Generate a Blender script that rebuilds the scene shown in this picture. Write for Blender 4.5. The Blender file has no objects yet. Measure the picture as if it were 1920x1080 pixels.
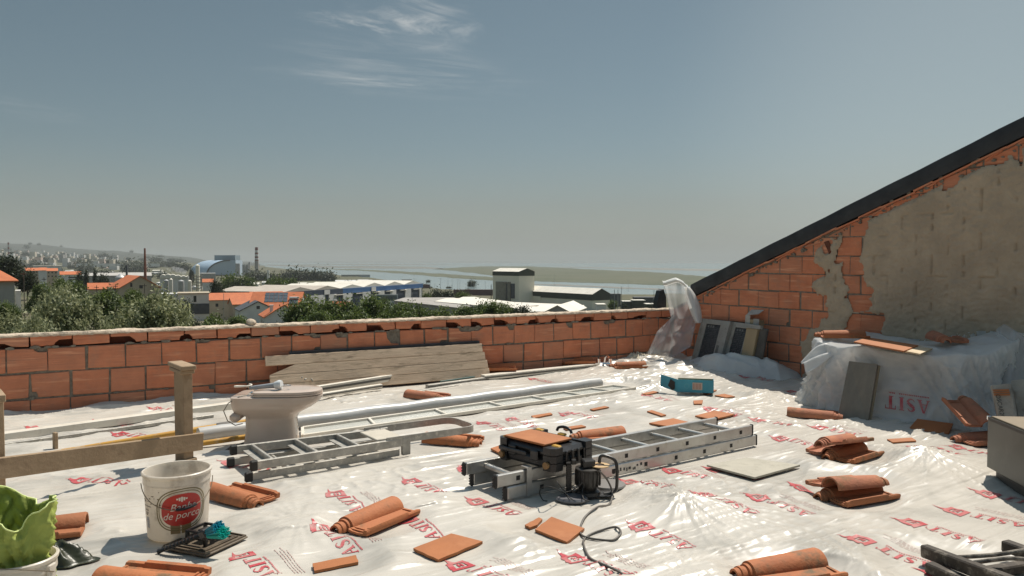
import bpy, bmesh, math, random
import numpy as np
from mathutils import Matrix, Vector, noise as mnoise
C = bpy.context.scene
COL = C.collection
R = math.radians
random.seed(7)
rng = np.random.RandomState(7)
F, CAMH = 1450.0, 1.35
PITCH = -math.atan(53 / F)
cam_d = bpy.data.cameras.new('camera')
cam = bpy.data.objects.new('camera', cam_d)
COL.objects.link(cam)
cam_d.sensor_width = 36.0
cam_d.lens = 36.0 * F / 1920.0
cam_d.clip_start, cam_d.clip_end = 0.05, 60000
cam.location = (0, 0, CAMH)
cam.rotation_euler = (R(90) + PITCH, 0, 0)
C.camera = cam
C.view_settings.view_transform = 'Standard'
C.view_settings.look = 'None'
C.view_settings.exposure = 0.62
C.view_settings.gamma = 1.0
SUN_EL, SUN_AZ = R(59), math.atan2(0.60, 0.80)     # azimuth from +Y towards +X
sd = bpy.data.lights.new('sun', 'SUN')
sd.energy, sd.angle, sd.color = 3.6, R(0.53), (1.0, 0.93, 0.82)
sun = bpy.data.objects.new('sun', sd)
COL.objects.link(sun)
sv = Vector((math.sin(SUN_AZ) * math.cos(SUN_EL), math.cos(SUN_AZ) * math.cos(SUN_EL), math.sin(SUN_EL)))
sun.rotation_euler = sv.to_track_quat('Z', 'Y').to_euler()
sun.location = (4, 6, 12)
def nn(nt, typ, **kw):
 n = nt.nodes.new(typ)
 for k, v in kw.items():
  if k in n.inputs:
   n.inputs[k].default_value = v
  else:
   setattr(n, k, v)
 return n
W = bpy.data.worlds.new('World')
C.world = W
W.use_nodes = True
nt = W.node_tree
nt.nodes.clear()
L = nt.links.new
out = nn(nt, 'ShaderNodeOutputWorld')
bg = nn(nt, 'ShaderNodeBackground', Strength=0.10)
L(bg.outputs[0], out.inputs[0])
sky = nn(nt, 'ShaderNodeTexSky', sky_type='NISHITA', sun_disc=False, sun_elevation=SUN_EL, sun_rotation=SUN_AZ,
         altitude=40.0, air_density=1.0, dust_density=0.6, ozone_density=1.5)
hsv = nn(nt, 'ShaderNodeHueSaturation', Hue=0.468, Saturation=0.76, Value=0.322)
L(sky.outputs[0], hsv.inputs['Color'])
tc = nn(nt, 'ShaderNodeTexCoord')
def dirvec(px, py):
 x, z = (px - 960) / F, (540 - py) / F
 v = Vector((x, math.cos(PITCH) - z * math.sin(PITCH), math.sin(PITCH) + z * math.cos(PITCH)))
 return v.normalized()
def cloud(prev, px, py, ax, ay, sx, sy, rot, scale, amt, seed, col=(6.2, 6.0, 5.6, 1)):
 """a wisp of cirrus: a soft elliptical region of the sky filled with stretched noise"""
 c = dirvec(px, py)
 rt = c.cross(Vector((0, 0, 1))).normalized()
 up = rt.cross(c)
 rx = rt * math.cos(rot) + up * math.sin(rot)
 ry = up * math.cos(rot) - rt * math.sin(rot)
 d1 = nn(nt, 'ShaderNodeVectorMath', operation='DOT_PRODUCT'); d1.inputs[1].default_value = rx / ax
 d2 = nn(nt, 'ShaderNodeVectorMath', operation='DOT_PRODUCT'); d2.inputs[1].default_value = ry / ay
 L(tc.outputs['Generated'], d1.inputs[0]); L(tc.outputs['Generated'], d2.inputs[0])
 cb = nn(nt, 'ShaderNodeCombineXYZ')
 L(d1.outputs['Value'], cb.inputs[0]); L(d2.outputs['Value'], cb.inputs[1])
 ln = nn(nt, 'ShaderNodeVectorMath', operation='LENGTH'); 
 mul = nn(nt, 'ShaderNodeVectorMath', operation='MULTIPLY'); mul.inputs[1].default_value = (sx, sy, 1)
 L(cb.outputs[0], mul.inputs[0])
 ad = nn(nt, 'ShaderNodeVectorMath', operation='ADD'); ad.inputs[1].default_value = (seed, seed * 2.3, seed)
 L(mul.outputs[0], ad.inputs[0])
 no = nn(nt, 'ShaderNodeTexNoise', Scale=scale, Detail=9.0, Roughness=0.62, Distortion=0.9)
 L(ad.outputs[0], no.inputs['Vector'])
 n2 = nn(nt, 'ShaderNodeTexNoise', Scale=1.3, Detail=4.0); L(ad.outputs[0], n2.inputs['Vector'])
 sb = nn(nt, 'ShaderNodeVectorMath', operation='SUBTRACT'); sb.inputs[1].default_value = (.5, .5, .5)
 L(n2.outputs['Color'], sb.inputs[0])
 sc_ = nn(nt, 'ShaderNodeVectorMath', operation='SCALE'); sc_.inputs['Scale'].default_value = 1.5
 L(sb.outputs[0], sc_.inputs[0])
 ad2 = nn(nt, 'ShaderNodeVectorMath', operation='ADD'); L(cb.outputs[0], ad2.inputs[0]); L(sc_.outputs[0], ad2.inputs[1])
 L(ad2.outputs[0], ln.inputs[0])
 m = nn(nt, 'ShaderNodeMapRange', interpolation_type='SMOOTHSTEP'); m.inputs[1].default_value = 1.15; m.inputs[2].default_value = 0.1
 L(ln.outputs['Value'], m.inputs[0])
 r = nn(nt, 'ShaderNodeMapRange', interpolation_type='SMOOTHSTEP'); r.inputs[1].default_value = .38; r.inputs[2].default_value = .78
 L(no.outputs[0], r.inputs[0])
 p = nn(nt, 'ShaderNodeMath', operation='MULTIPLY'); L(m.outputs[0], p.inputs[0]); L(r.outputs[0], p.inputs[1])
 p2 = nn(nt, 'ShaderNodeMath', operation='MULTIPLY'); L(p.outputs[0], p2.inputs[0]); p2.inputs[1].default_value = amt
 fr = nn(nt, 'ShaderNodeVectorMath', operation='DOT_PRODUCT'); fr.inputs[1].default_value = c
 L(tc.outputs['Generated'], fr.inputs[0])
 g = nn(nt, 'ShaderNodeMath', operation='GREATER_THAN'); g.inputs[1].default_value = 0.5; L(fr.outputs['Value'], g.inputs[0])
 p3 = nn(nt, 'ShaderNodeMath', operation='MULTIPLY'); L(p2.outputs[0], p3.inputs[0]); L(g.outputs[0], p3.inputs[1])
 mx = nn(nt, 'ShaderNodeMix', data_type='RGBA')
 L(p3.outputs[0], mx.inputs[0]); L(prev, mx.inputs[6]); mx.inputs[7].default_value = col
 return mx.outputs[2]
s_out = hsv.outputs[0]
s_out = cloud(s_out, 790, 48, .075, .030, .9, 1.1, R(-8), 1.1, .62, 3.1)
s_out = cloud(s_out, 675, 45, .07, .012, 1.0, .8, R(-6), 1.3, .5, 5.7)
s_out = cloud(s_out, 760, 130, .16, .045, .8, 2.2, R(-4), 1.3, .2, 9.2)
s_out = cloud(s_out, 700, 153, .10, .008, .6, .8, R(-2), 1.2, .28, 1.4)
s_out = cloud(s_out, 60, 205, .07, .012, .8, 1.0, R(-4), 1.4, .08, 12.4)
sh = nn(nt, 'ShaderNodeSeparateXYZ'); L(tc.outputs['Generated'], sh.inputs[0])       # grey summer murk low over the horizon
hr = nn(nt, 'ShaderNodeMapRange', interpolation_type='SMOOTHSTEP'); hr.inputs[1].default_value = .15; hr.inputs[2].default_value = .0; hr.inputs[4].default_value = .7
L(sh.outputs[2], hr.inputs[0])
hm = nn(nt, 'ShaderNodeMix', data_type='RGBA'); hm.inputs[7].default_value = (2.02, 2.24, 2.08, 1)
L(hr.outputs[0], hm.inputs[0]); L(s_out, hm.inputs[6]); s_out = hm.outputs[2]
gd = Vector((math.sin(SUN_AZ) * .985, math.cos(SUN_AZ) * .985, .14)).normalized()   # pale glow of the haze under the sun
gl = nn(nt, 'ShaderNodeVectorMath', operation='DOT_PRODUCT'); gl.inputs[1].default_value = gd; L(tc.outputs['Generated'], gl.inputs[0])
gr = nn(nt, 'ShaderNodeMapRange', interpolation_type='SMOOTHSTEP'); gr.inputs[1].default_value = .89; gr.inputs[2].default_value = 1.0; gr.inputs[4].default_value = .26
L(gl.outputs['Value'], gr.inputs[0])
gm = nn(nt, 'ShaderNodeMix', data_type='RGBA'); gm.inputs[7].default_value = (4.0, 4.35, 4.2, 1)
L(gr.outputs[0], gm.inputs[0]); L(s_out, gm.inputs[6])
sx = nn(nt, 'ShaderNodeSeparateXYZ'); L(tc.outputs['Generated'], sx.inputs[0])       # unseen upper sky brightened, added to lift the shadow fill
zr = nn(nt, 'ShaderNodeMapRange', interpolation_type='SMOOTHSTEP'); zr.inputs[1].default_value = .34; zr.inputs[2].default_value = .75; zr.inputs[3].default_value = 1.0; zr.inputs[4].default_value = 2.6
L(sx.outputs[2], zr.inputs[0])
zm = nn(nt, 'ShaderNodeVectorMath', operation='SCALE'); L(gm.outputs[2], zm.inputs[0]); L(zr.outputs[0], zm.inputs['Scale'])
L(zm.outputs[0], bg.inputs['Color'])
def ray(px, py):
 x, z = (px - 960) / F, (540 - py) / F
 return x, math.cos(PITCH) - z * math.sin(PITCH), math.sin(PITCH) + z * math.cos(PITCH)
def G(px, py, z=0.0):
 a, b, c = ray(px, py)
 k = (z - CAMH) / c
 return Vector((a * k, b * k, z))
def D(px, py, d):
 a, b, c = ray(px, py)
 k = d / b
 return Vector((a * k, d, CAMH + c * k))
def _h(i, j, s):
 n = (i * 374761393 + j * 668265263 + s * 974634777).astype(np.int64) & 0x7fffffff
 n = (n ^ (n >> 13)) * 1274126177 & 0x7fffffff
 n = (n ^ (n >> 16)) & 0xffff
 return n / 65535.0 * 2 * math.pi
def pn(x, y, s=0):
 x = np.asarray(x, float); y = np.asarray(y, float)
 i = np.floor(x).astype(np.int64); j = np.floor(y).astype(np.int64)
 fx, fy = x - i, y - j
 u = fx * fx * fx * (fx * (fx * 6 - 15) + 10); v = fy * fy * fy * (fy * (fy * 6 - 15) + 10)
 def g(a, b):
  t = _h(i + a, j + b, s)
  return np.cos(t) * (fx - a) + np.sin(t) * (fy - b)
 return ((g(0, 0) * (1 - u) + g(1, 0) * u) * (1 - v) + (g(0, 1) * (1 - u) + g(1, 1) * u) * v) * 1.5
def sstep(a, b, x):
 t = np.clip((np.asarray(x, float) - a) / (b - a), 0, 1)
 return t * t * (3 - 2 * t)
class MB:
 def __init__(s):
  s.v, s.f, s.m, s.t = [], [], [], []
  s.mi = 0
  s.tint = 0.5
 def add(s, V, Fc, M=None):
  o = len(s.v)
  if M is not None:
   V = [M @ Vector(p) for p in V]
  s.v += [tuple(p) for p in V]
  s.f += [tuple(i + o for i in q) for q in Fc]
  s.m += [s.mi] * len(Fc)
  s.t += [s.tint] * len(Fc)
  return s
 def box(s, a, b, M=None, bev=0.0):
  (x0, y0, z0), (x1, y1, z1) = a, b
  if bev <= 0:
   V = [(x, y, z) for x in (x0, x1) for y in (y0, y1) for z in (z0, z1)]
   return s.add(V, [(0, 1, 3, 2), (4, 6, 7, 5), (0, 4, 5, 1), (2, 3, 7, 6), (0, 2, 6, 4), (1, 5, 7, 3)], M)
  e = min(bev, (x1 - x0) * .45, (y1 - y0) * .45, (z1 - z0) * .45)
  bm = bmesh.new()
  V = [bm.verts.new((x, y, z)) for x in (x0, x1) for y in (y0, y1) for z in (z0, z1)]
  for q in [(0, 1, 3, 2), (4, 6, 7, 5), (0, 4, 5, 1), (2, 3, 7, 6), (0, 2, 6, 4), (1, 5, 7, 3)]:
   bm.faces.new([V[i] for i in q])
  bmesh.ops.bevel(bm, geom=bm.edges[:], offset=e, segments=1, affect='EDGES')
  bm.verts.index_update()
  s.add([v.co[:] for v in bm.verts], [[v.index for v in fc.verts] for fc in bm.faces], M)
  bm.free()
  return s
 def tube(s, pts, r, n=8, caps=True, M=None, flat=1.0):
  pts = [Vector(p) for p in pts]
  k = len(pts)
  if not hasattr(r, '__len__'):
   r = [r] * k
  V, Fc = [], []
  T = []
  for i in range(k):
   t = pts[min(i + 1, k - 1)] - pts[max(i - 1, 0)]
   T.append(t.normalized() if t.length > 1e-9 else Vector((0, 0, 1)))
  up = Vector((0, 0, 1)) if abs(T[0].z) < .95 else Vector((1, 0, 0))
  a = (up - T[0] * up.dot(T[0])).normalized()
  for i in range(k):
   a = (a - T[i] * a.dot(T[i]))
   a = a.normalized() if a.length > 1e-6 else T[i].orthogonal().normalized()
   b = T[i].cross(a)
   for j in range(n):
    w = 2 * math.pi * (j + .5) / n
    V.append(pts[i] + a * (math.cos(w) * r[i] * flat) + b * (math.sin(w) * r[i]))
  for i in range(k - 1):
   for j in range(n):
    Fc.append((i * n + j, i * n + (j + 1) % n, (i + 1) * n + (j + 1) % n, (i + 1) * n + j))
  if caps:
   Fc.append(tuple(reversed(range(n))))
   Fc.append(tuple(range((k - 1) * n, k * n)))
  return s.add(V, Fc, M)
 def lathe(s, prof, n=24, M=None, a0=0.0, a1=2 * math.pi, sx=1.0, sy=1.0):
  full = abs(a1 - a0 - 2 * math.pi) < 1e-6
  m = n if full else n + 1
  V, Fc = [], []
  for (r, z) in prof:
   for j in range(m):
    w = a0 + (a1 - a0) * j / n
    V.append((r * math.cos(w) * sx, r * math.sin(w) * sy, z))
  for i in range(len(prof) - 1):
   for j in range(n):
    j2 = (j + 1) % m
    Fc.append((i * m + j, i * m + j2, (i + 1) * m + j2, (i + 1) * m + j))
  return s.add(V, Fc, M)
 def prism(s, P, z0, z1, M=None):
  n = len(P)
  V = [(x, y, z0) for x, y in P] + [(x, y, z1) for x, y in P]
  Fc = [tuple(reversed(range(n))), tuple(range(n, 2 * n))] + [(i, (i + 1) % n, n + (i + 1) % n, n + i) for i in range(n)]
  return s.add(V, Fc, M)
 def grid(s, fn, nu, nv, M=None, flip=False, closed_u=False):
  m = nu if closed_u else nu + 1
  V = [fn(i / nu, j / nv) for j in range(nv + 1) for i in range(m)]
  Fc = []
  for j in range(nv):
   for i in range(nu):
    i2 = (i + 1) % m
    q = (j * m + i, j * m + i2, (j + 1) * m + i2, (j + 1) * m + i)
    Fc.append(q[::-1] if flip else q)
  return s.add(V, Fc, M)
 def build(s, name, mats, parent=None, world=False, smooth=None, loc=None, origin='base'):
  V = np.array(s.v, float).reshape(-1, 3)
  me = bpy.data.meshes.new(name)
  o = bpy.data.objects.new(name, me)
  COL.objects.link(o)
  if parent is not None:
   o.parent = parent
   if world:
    Mi = np.array(wmat(parent).inverted())
    V = V @ Mi[:3, :3].T + Mi[:3, 3]
  elif loc is not None:
   o.location = loc
  elif origin == 'base' and len(V):
   c = Vector(((V[:, 0].min() + V[:, 0].max()) / 2, (V[:, 1].min() + V[:, 1].max()) / 2, V[:, 2].min()))
   V = V - np.array(c)
   o.location = c
  me.from_pydata(V.tolist(), [], s.f)
  if not isinstance(mats, (list, tuple)):
   mats = [mats]
  for m_ in mats:
   me.materials.append(m_)
  if len(mats) > 1:
   me.polygons.foreach_set('material_index', s.m)
  if len(set(s.t)) > 1:
   at = me.attributes.new('tint', 'FLOAT', 'FACE')
   at.data.foreach_set('value', s.t)
  if smooth is not None:
   me.polygons.foreach_set('use_smooth', [True] * len(me.polygons))
   if smooth < 179:
    me.set_sharp_from_angle(angle=R(smooth))
  me.update()
  return o
def wmat(o):
 M = Matrix.LocRotScale(o.location, o.rotation_euler, o.scale)
 return wmat(o.parent) @ M if o.parent else M
def npmesh(name, V, Fq, mat, parent=None, smooth=True, tint=None):
 """big mesh straight from numpy arrays (quads)"""
 me = bpy.data.meshes.new(name)
 V = np.asarray(V, float)
 o = bpy.data.objects.new(name, me)
 COL.objects.link(o)
 if parent is not None:
  o.parent = parent
  Mi = np.array(wmat(parent).inverted())
  V = V @ Mi[:3, :3].T + Mi[:3, 3]
 n, k = Fq.shape
 me.vertices.add(len(V)); me.vertices.foreach_set('co', V.ravel())
 me.loops.add(n * k); me.loops.foreach_set('vertex_index', Fq.ravel().astype(np.int32))
 me.polygons.add(n)
 me.polygons.foreach_set('loop_start', np.arange(0, n * k, k, dtype=np.int32))
 me.polygons.foreach_set('use_smooth', np.full(n, smooth))
 me.materials.append(mat)
 if tint is not None:
  at = me.attributes.new('tint', 'FLOAT', 'FACE')
  at.data.foreach_set('value', np.asarray(tint, np.float32))
 me.update(calc_edges=True)
 return o
def tag(o, label=None, cat=None, group=None, kind=None):
 if label: o['label'] = label
 if cat: o['category'] = cat
 if group: o['group'] = group
 if kind: o['kind'] = kind
 return o
def thing(name, label, cat, loc=(0, 0, 0), rz=0.0, group=None, rot=None):
 o = bpy.data.objects.new(name, None)
 o.empty_display_size = .05
 COL.objects.link(o)
 o.location = loc
 o.rotation_euler = rot if rot else (0, 0, rz)
 return tag(o, label, cat, group)
def dup(root, loc=None, rot=None, label=None, scale=None):
 def cp(o, par):
  c = o.copy(); COL.objects.link(c); c.parent = par
  for ch in o.children:
   cp(ch, c)
  return c
 r = cp(root, None)
 if loc is not None: r.location = loc
 if rot is not None: r.rotation_euler = rot
 if scale is not None: r.scale = scale
 if label: r['label'] = label
 return r
def mat(name, c1, c2=None, scale=4.0, rough=.6, metal=0.0, bump=0.0, bscale=40.0, c3=None, dscale=9.0, damt=.35,
  stretch=(1, 1, 1), spec=.5, tint=None, coat=0.0, trans=None, alpha=1.0, ovar=None, contrast=(.35, .65), bdist=.01):
 """procedural principled material: colour mottled between c1 and c2, stains of c3, fine bump; tint = (colour, amount) by face"""
 m = bpy.data.materials.new(name)
 m.use_nodes = True
 t = m.node_tree
 t.nodes.clear()
 K = t.links.new
 o = nn(t, 'ShaderNodeOutputMaterial')
 b = nn(t, 'ShaderNodeBsdfPrincipled', Roughness=rough, Metallic=metal)
 b.inputs['Specular IOR Level'].default_value = spec
 b.inputs['Coat Weight'].default_value = coat
 b.inputs['Alpha'].default_value = alpha
 tcn = nn(t, 'ShaderNodeTexCoord')
 mp = nn(t, 'ShaderNodeMapping'); mp.inputs['Scale'].default_value = stretch
 K(tcn.outputs['Object'], mp.inputs[0])
 oi = nn(t, 'ShaderNodeObjectInfo')
 ofs = nn(t, 'ShaderNodeVectorMath', operation='SCALE'); ofs.inputs[0].default_value = (13, 29, 7); K(oi.outputs['Random'], ofs.inputs['Scale'])
 vec = nn(t, 'ShaderNodeVectorMath', operation='ADD'); K(mp.outputs[0], vec.inputs[0]); K(ofs.outputs[0], vec.inputs[1])
 V = vec.outputs[0]
 c1 = (*c1, 1)
 colr = None
 if c2 is not None:
  no = nn(t, 'ShaderNodeTexNoise', Scale=scale, Detail=6.0, Roughness=.6); K(V, no.inputs['Vector'])
  rm = nn(t, 'ShaderNodeMapRange'); rm.inputs[1].default_value, rm.inputs[2].default_value = contrast
  K(no.outputs[0], rm.inputs[0])
  mx = nn(t, 'ShaderNodeMix', data_type='RGBA'); mx.inputs[6].default_value = c1; mx.inputs[7].default_value = (*c2, 1)
  K(rm.outputs[0], mx.inputs[0])
  colr = mx.outputs[2]
 if c3 is not None:
  no = nn(t, 'ShaderNodeTexNoise', Scale=dscale, Detail=8.0, Roughness=.68); K(V, no.inputs['Vector'])
  rm = nn(t, 'ShaderNodeMapRange', interpolation_type='SMOOTHSTEP'); rm.inputs[1].default_value = .5; rm.inputs[2].default_value = .72
  rm.inputs[4].default_value = damt * 1.6
  K(no.outputs[0], rm.inputs[0])
  mx = nn(t, 'ShaderNodeMix', data_type='RGBA'); mx.inputs[7].default_value = (*c3, 1)
  if colr: K(colr, mx.inputs[6])
  else: mx.inputs[6].default_value = c1
  K(rm.outputs[0], mx.inputs[0])
  colr = mx.outputs[2]
 if tint is not None:
  at = nn(t, 'ShaderNodeAttribute', attribute_name='tint')
  rm = nn(t, 'ShaderNodeMath', operation='MULTIPLY'); K(at.outputs['Fac'], rm.inputs[0]); rm.inputs[1].default_value = tint[1]
  mx = nn(t, 'ShaderNodeMix', data_type='RGBA'); mx.inputs[7].default_value = (*tint[0], 1)
  if colr: K(colr, mx.inputs[6])
  else: mx.inputs[6].default_value = c1
  K(rm.outputs[0], mx.inputs[0])
  colr = mx.outputs[2]
 if ovar is not None:
  rm = nn(t, 'ShaderNodeMath', operation='MULTIPLY'); K(oi.outputs['Random'], rm.inputs[0]); rm.inputs[1].default_value = ovar[1]
  mx = nn(t, 'ShaderNodeMix', data_type='RGBA'); mx.inputs[7].default_value = (*ovar[0], 1)
  if colr: K(colr, mx.inputs[6])
  else: mx.inputs[6].default_value = c1
  K(rm.outputs[0], mx.inputs[0])
  colr = mx.outputs[2]
 if colr: K(colr, b.inputs['Base Color'])
 else: b.inputs['Base Color'].default_value = c1
 if bump > 0:
  no = nn(t, 'ShaderNodeTexNoise', Scale=bscale, Detail=5.0, Roughness=.6); K(V, no.inputs['Vector'])
  bp = nn(t, 'ShaderNodeBump', Strength=bump, Distance=bdist); K(no.outputs[0], bp.inputs['Height'])
  K(bp.outputs[0], b.inputs['Normal'])
 sh = b.outputs[0]
 if trans:
  tr = nn(t, 'ShaderNodeBsdfTranslucent')
  if colr: K(colr, tr.inputs[0])
  else: tr.inputs[0].default_value = c1
  ms = nn(t, 'ShaderNodeMixShader'); ms.inputs[0].default_value = trans
  K(sh, ms.inputs[1]); K(tr.outputs[0], ms.inputs[2])
  sh = ms.outputs[0]
 K(sh, o.inputs[0])
 m['bsdf'] = b.name
 return m
# ================================================================== roof deck, plastic sheet, two brick walls
A1 = G(0, 785); B1 = G(1240, 680)
D1 = (B1 - A1).normalized(); N1 = Vector((D1.y, -D1.x, 0))          # left parapet: direction, normal towards the camera
C2 = G(1262, 679)
D2 = Vector((.532, -.847, 0)).normalized(); N2 = Vector((D2.y, -D2.x, 0))
if N2.x > 0: N2 = -N2
SC = (C2 - A1).dot(D1)                                               # where the gable meets the parapet
UZ = Vector((0, 0, 1))
def wall_s(px, P, d):
 a, b, _ = ray(px, 600)
 return (P.y * a - P.x * b) / (d.x * b - d.y * a)
def fr(P, d, n):      # wall frame: x along the wall, y out of the face, z up
 return Matrix(((d.x, n.x, 0, P.x), (d.y, n.y, 0, P.y), (0, 0, 1, 0), (0, 0, 0, 1)))
F1, F2 = fr(A1, D1, N1), fr(C2, D2, N2)
S_DIR = Vector((.84, .54)); U_DIR = Vector((-.54, .84))
TENTS = [(G(1277, 932, .09), .10, .26, 13, .5), (G(1735, 850, .08), .09, .22, 11, 1.3), (G(1500, 890, .05), .035, .25, 9, 2.2),
         (G(1360, 700, .05), .05, .4, 9, .2), (G(1000, 1010, .03), .03, .22, 9, 4.2), (G(1180, 715, .04), .05, .35, 8, 3.3),
         (G(1440, 740, .05), .05, .3, 9, 1.9), (G(560, 985, .02), .025, .3, 8, .9), (G(1620, 1060, .03), .04, .3, 9, 5.),
         (G(1290, 1075, .02), .03, .25, 9, 2.7)]
FLAT = []        # (x, y, radius) kept low under things standing on the sheet
def sheet_h(x, y):
 s = x * .84 + y * .54
 t = -x * .54 + y * .84
 w = .35 * pn(s * .8, t * .8, 3)
 z = .016 * pn(s * .5, t * .9, 1) + .008 * pn(s * 1.1, t * 2.6, 2) + .012
 m1 = sstep(-.25, .45, pn(x * .55, y * .55, 9))
 r1 = (1 - np.abs(pn(s * .5 + w, t * 4.2 + w, 4))) ** 7
 z = z + .017 * r1 * m1
 r2 = (1 - np.abs(pn(s * .75 + w * 2, t * 9 + w * 3, 5))) ** 8
 m2 = sstep(-.35, .35, pn(x * .9 + 4, y * .9, 10))
 z = z + .011 * r2 * m2
 r3 = (1 - np.abs(pn(s * 1.5 + 2 * w, t * 17 + 5 * w, 6))) ** 7
 z = z + .0048 * r3
 tt = np.mod(t + .03 * pn(s * .7, t * 0 + .5, 17) + .35, 1.35)
 z = z + .009 * np.exp(-tt / .3) * sstep(0, .012, tt)
 m3 = sstep(.0, .5, pn(x * 1.0, y * 1.0 + 7, 11))
 r4 = (1 - np.abs(pn(x * 7 + w * 4, y * 8, 7))) ** 3 * (1 - np.abs(pn(x * 5, y * 6 + 3 * w, 8))) ** 2
 z = z + .016 * r4 * m3
 fl = np.ones_like(z)
 for (fx, fy, rr) in FLAT:
  d = np.hypot(x - fx, y - fy)
  fl = np.minimum(fl, sstep(rr * .8, rr * .8 + .16, d))
 z = z * (0.12 + .88 * fl)
 for (p, h, rr, n, ph) in TENTS:
  d = np.hypot(x - p.x, y - p.y)
  th = np.arctan2(y - p.y, x - p.x)
  wv = pn(np.cos(th) * n * .45 + 3 * ph, np.sin(th) * n * .45 + ph, 12)
  rdg = (1 - np.abs(wv)) ** 4
  rad = sstep(0, rr * .5, d) * np.exp(-d / (rr * 1.5))
  z = z + fl * (h * np.exp(-(d / rr) ** 1.15) * (1 + .25 * pn(np.cos(th) * 2 + ph, np.sin(th) * 2, 14)) + .016 * rdg * rad * (h / .08) ** .5)
 dw = (x - A1.x) * N1.x + (y - A1.y) * N1.y
 sw = (x - A1.x) * D1.x + (y - A1.y) * D1.y
 z = z + sstep(.75, .0, dw) * sstep(2.9, 1.6, sw) * (.018 + .04 * pn(sw * 1.6, dw * 5, 21) + .035 * (1 - np.abs(pn(sw * 1.2, dw * 9 + sw, 22))) ** 3)
 cx, cy = G(1215, 690)[:2]
 dc = np.hypot((x - cx), (y - cy))
 z = z + np.exp(-(dc / .9) ** 2) * (.05 + .06 * (1 - np.abs(pn(x * 4, y * 4, 23))) ** 2 + .012 * pn(x * 9, y * 9, 24))
 d3 = (x - C2.x) * N2.x + (y - C2.y) * N2.y
 z = z + sstep(.9, 0, d3) * .05 * (1 - np.abs(pn(x * 3, y * 3, 25))) ** 2
 return z
GX0, GY0, GST = -5.6, 1.3, .0105
GNX, GNY = 1146, 884
def make_sheet_grid():
 xs = GX0 + GST * np.arange(GNX + 1); ys = GY0 + GST * np.arange(GNY + 1)
 X, Y = np.meshgrid(xs, ys)
 return X, Y, sheet_h(X, Y)
SHEET = {}
def H(x, y):
 Z = SHEET['Z']
 i = (np.asarray(x, float) - GX0) / GST; j = (np.asarray(y, float) - GY0) / GST
 i = np.clip(i, 0, GNX - 1.001); j = np.clip(j, 0, GNY - 1.001)
 a = i.astype(int); b = j.astype(int)
 u, v = i - a, j - b
 return (Z[b, a] * (1 - u) + Z[b, a + 1] * u) * (1 - v) + (Z[b + 1, a] * (1 - u) + Z[b + 1, a + 1] * u) * v
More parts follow.
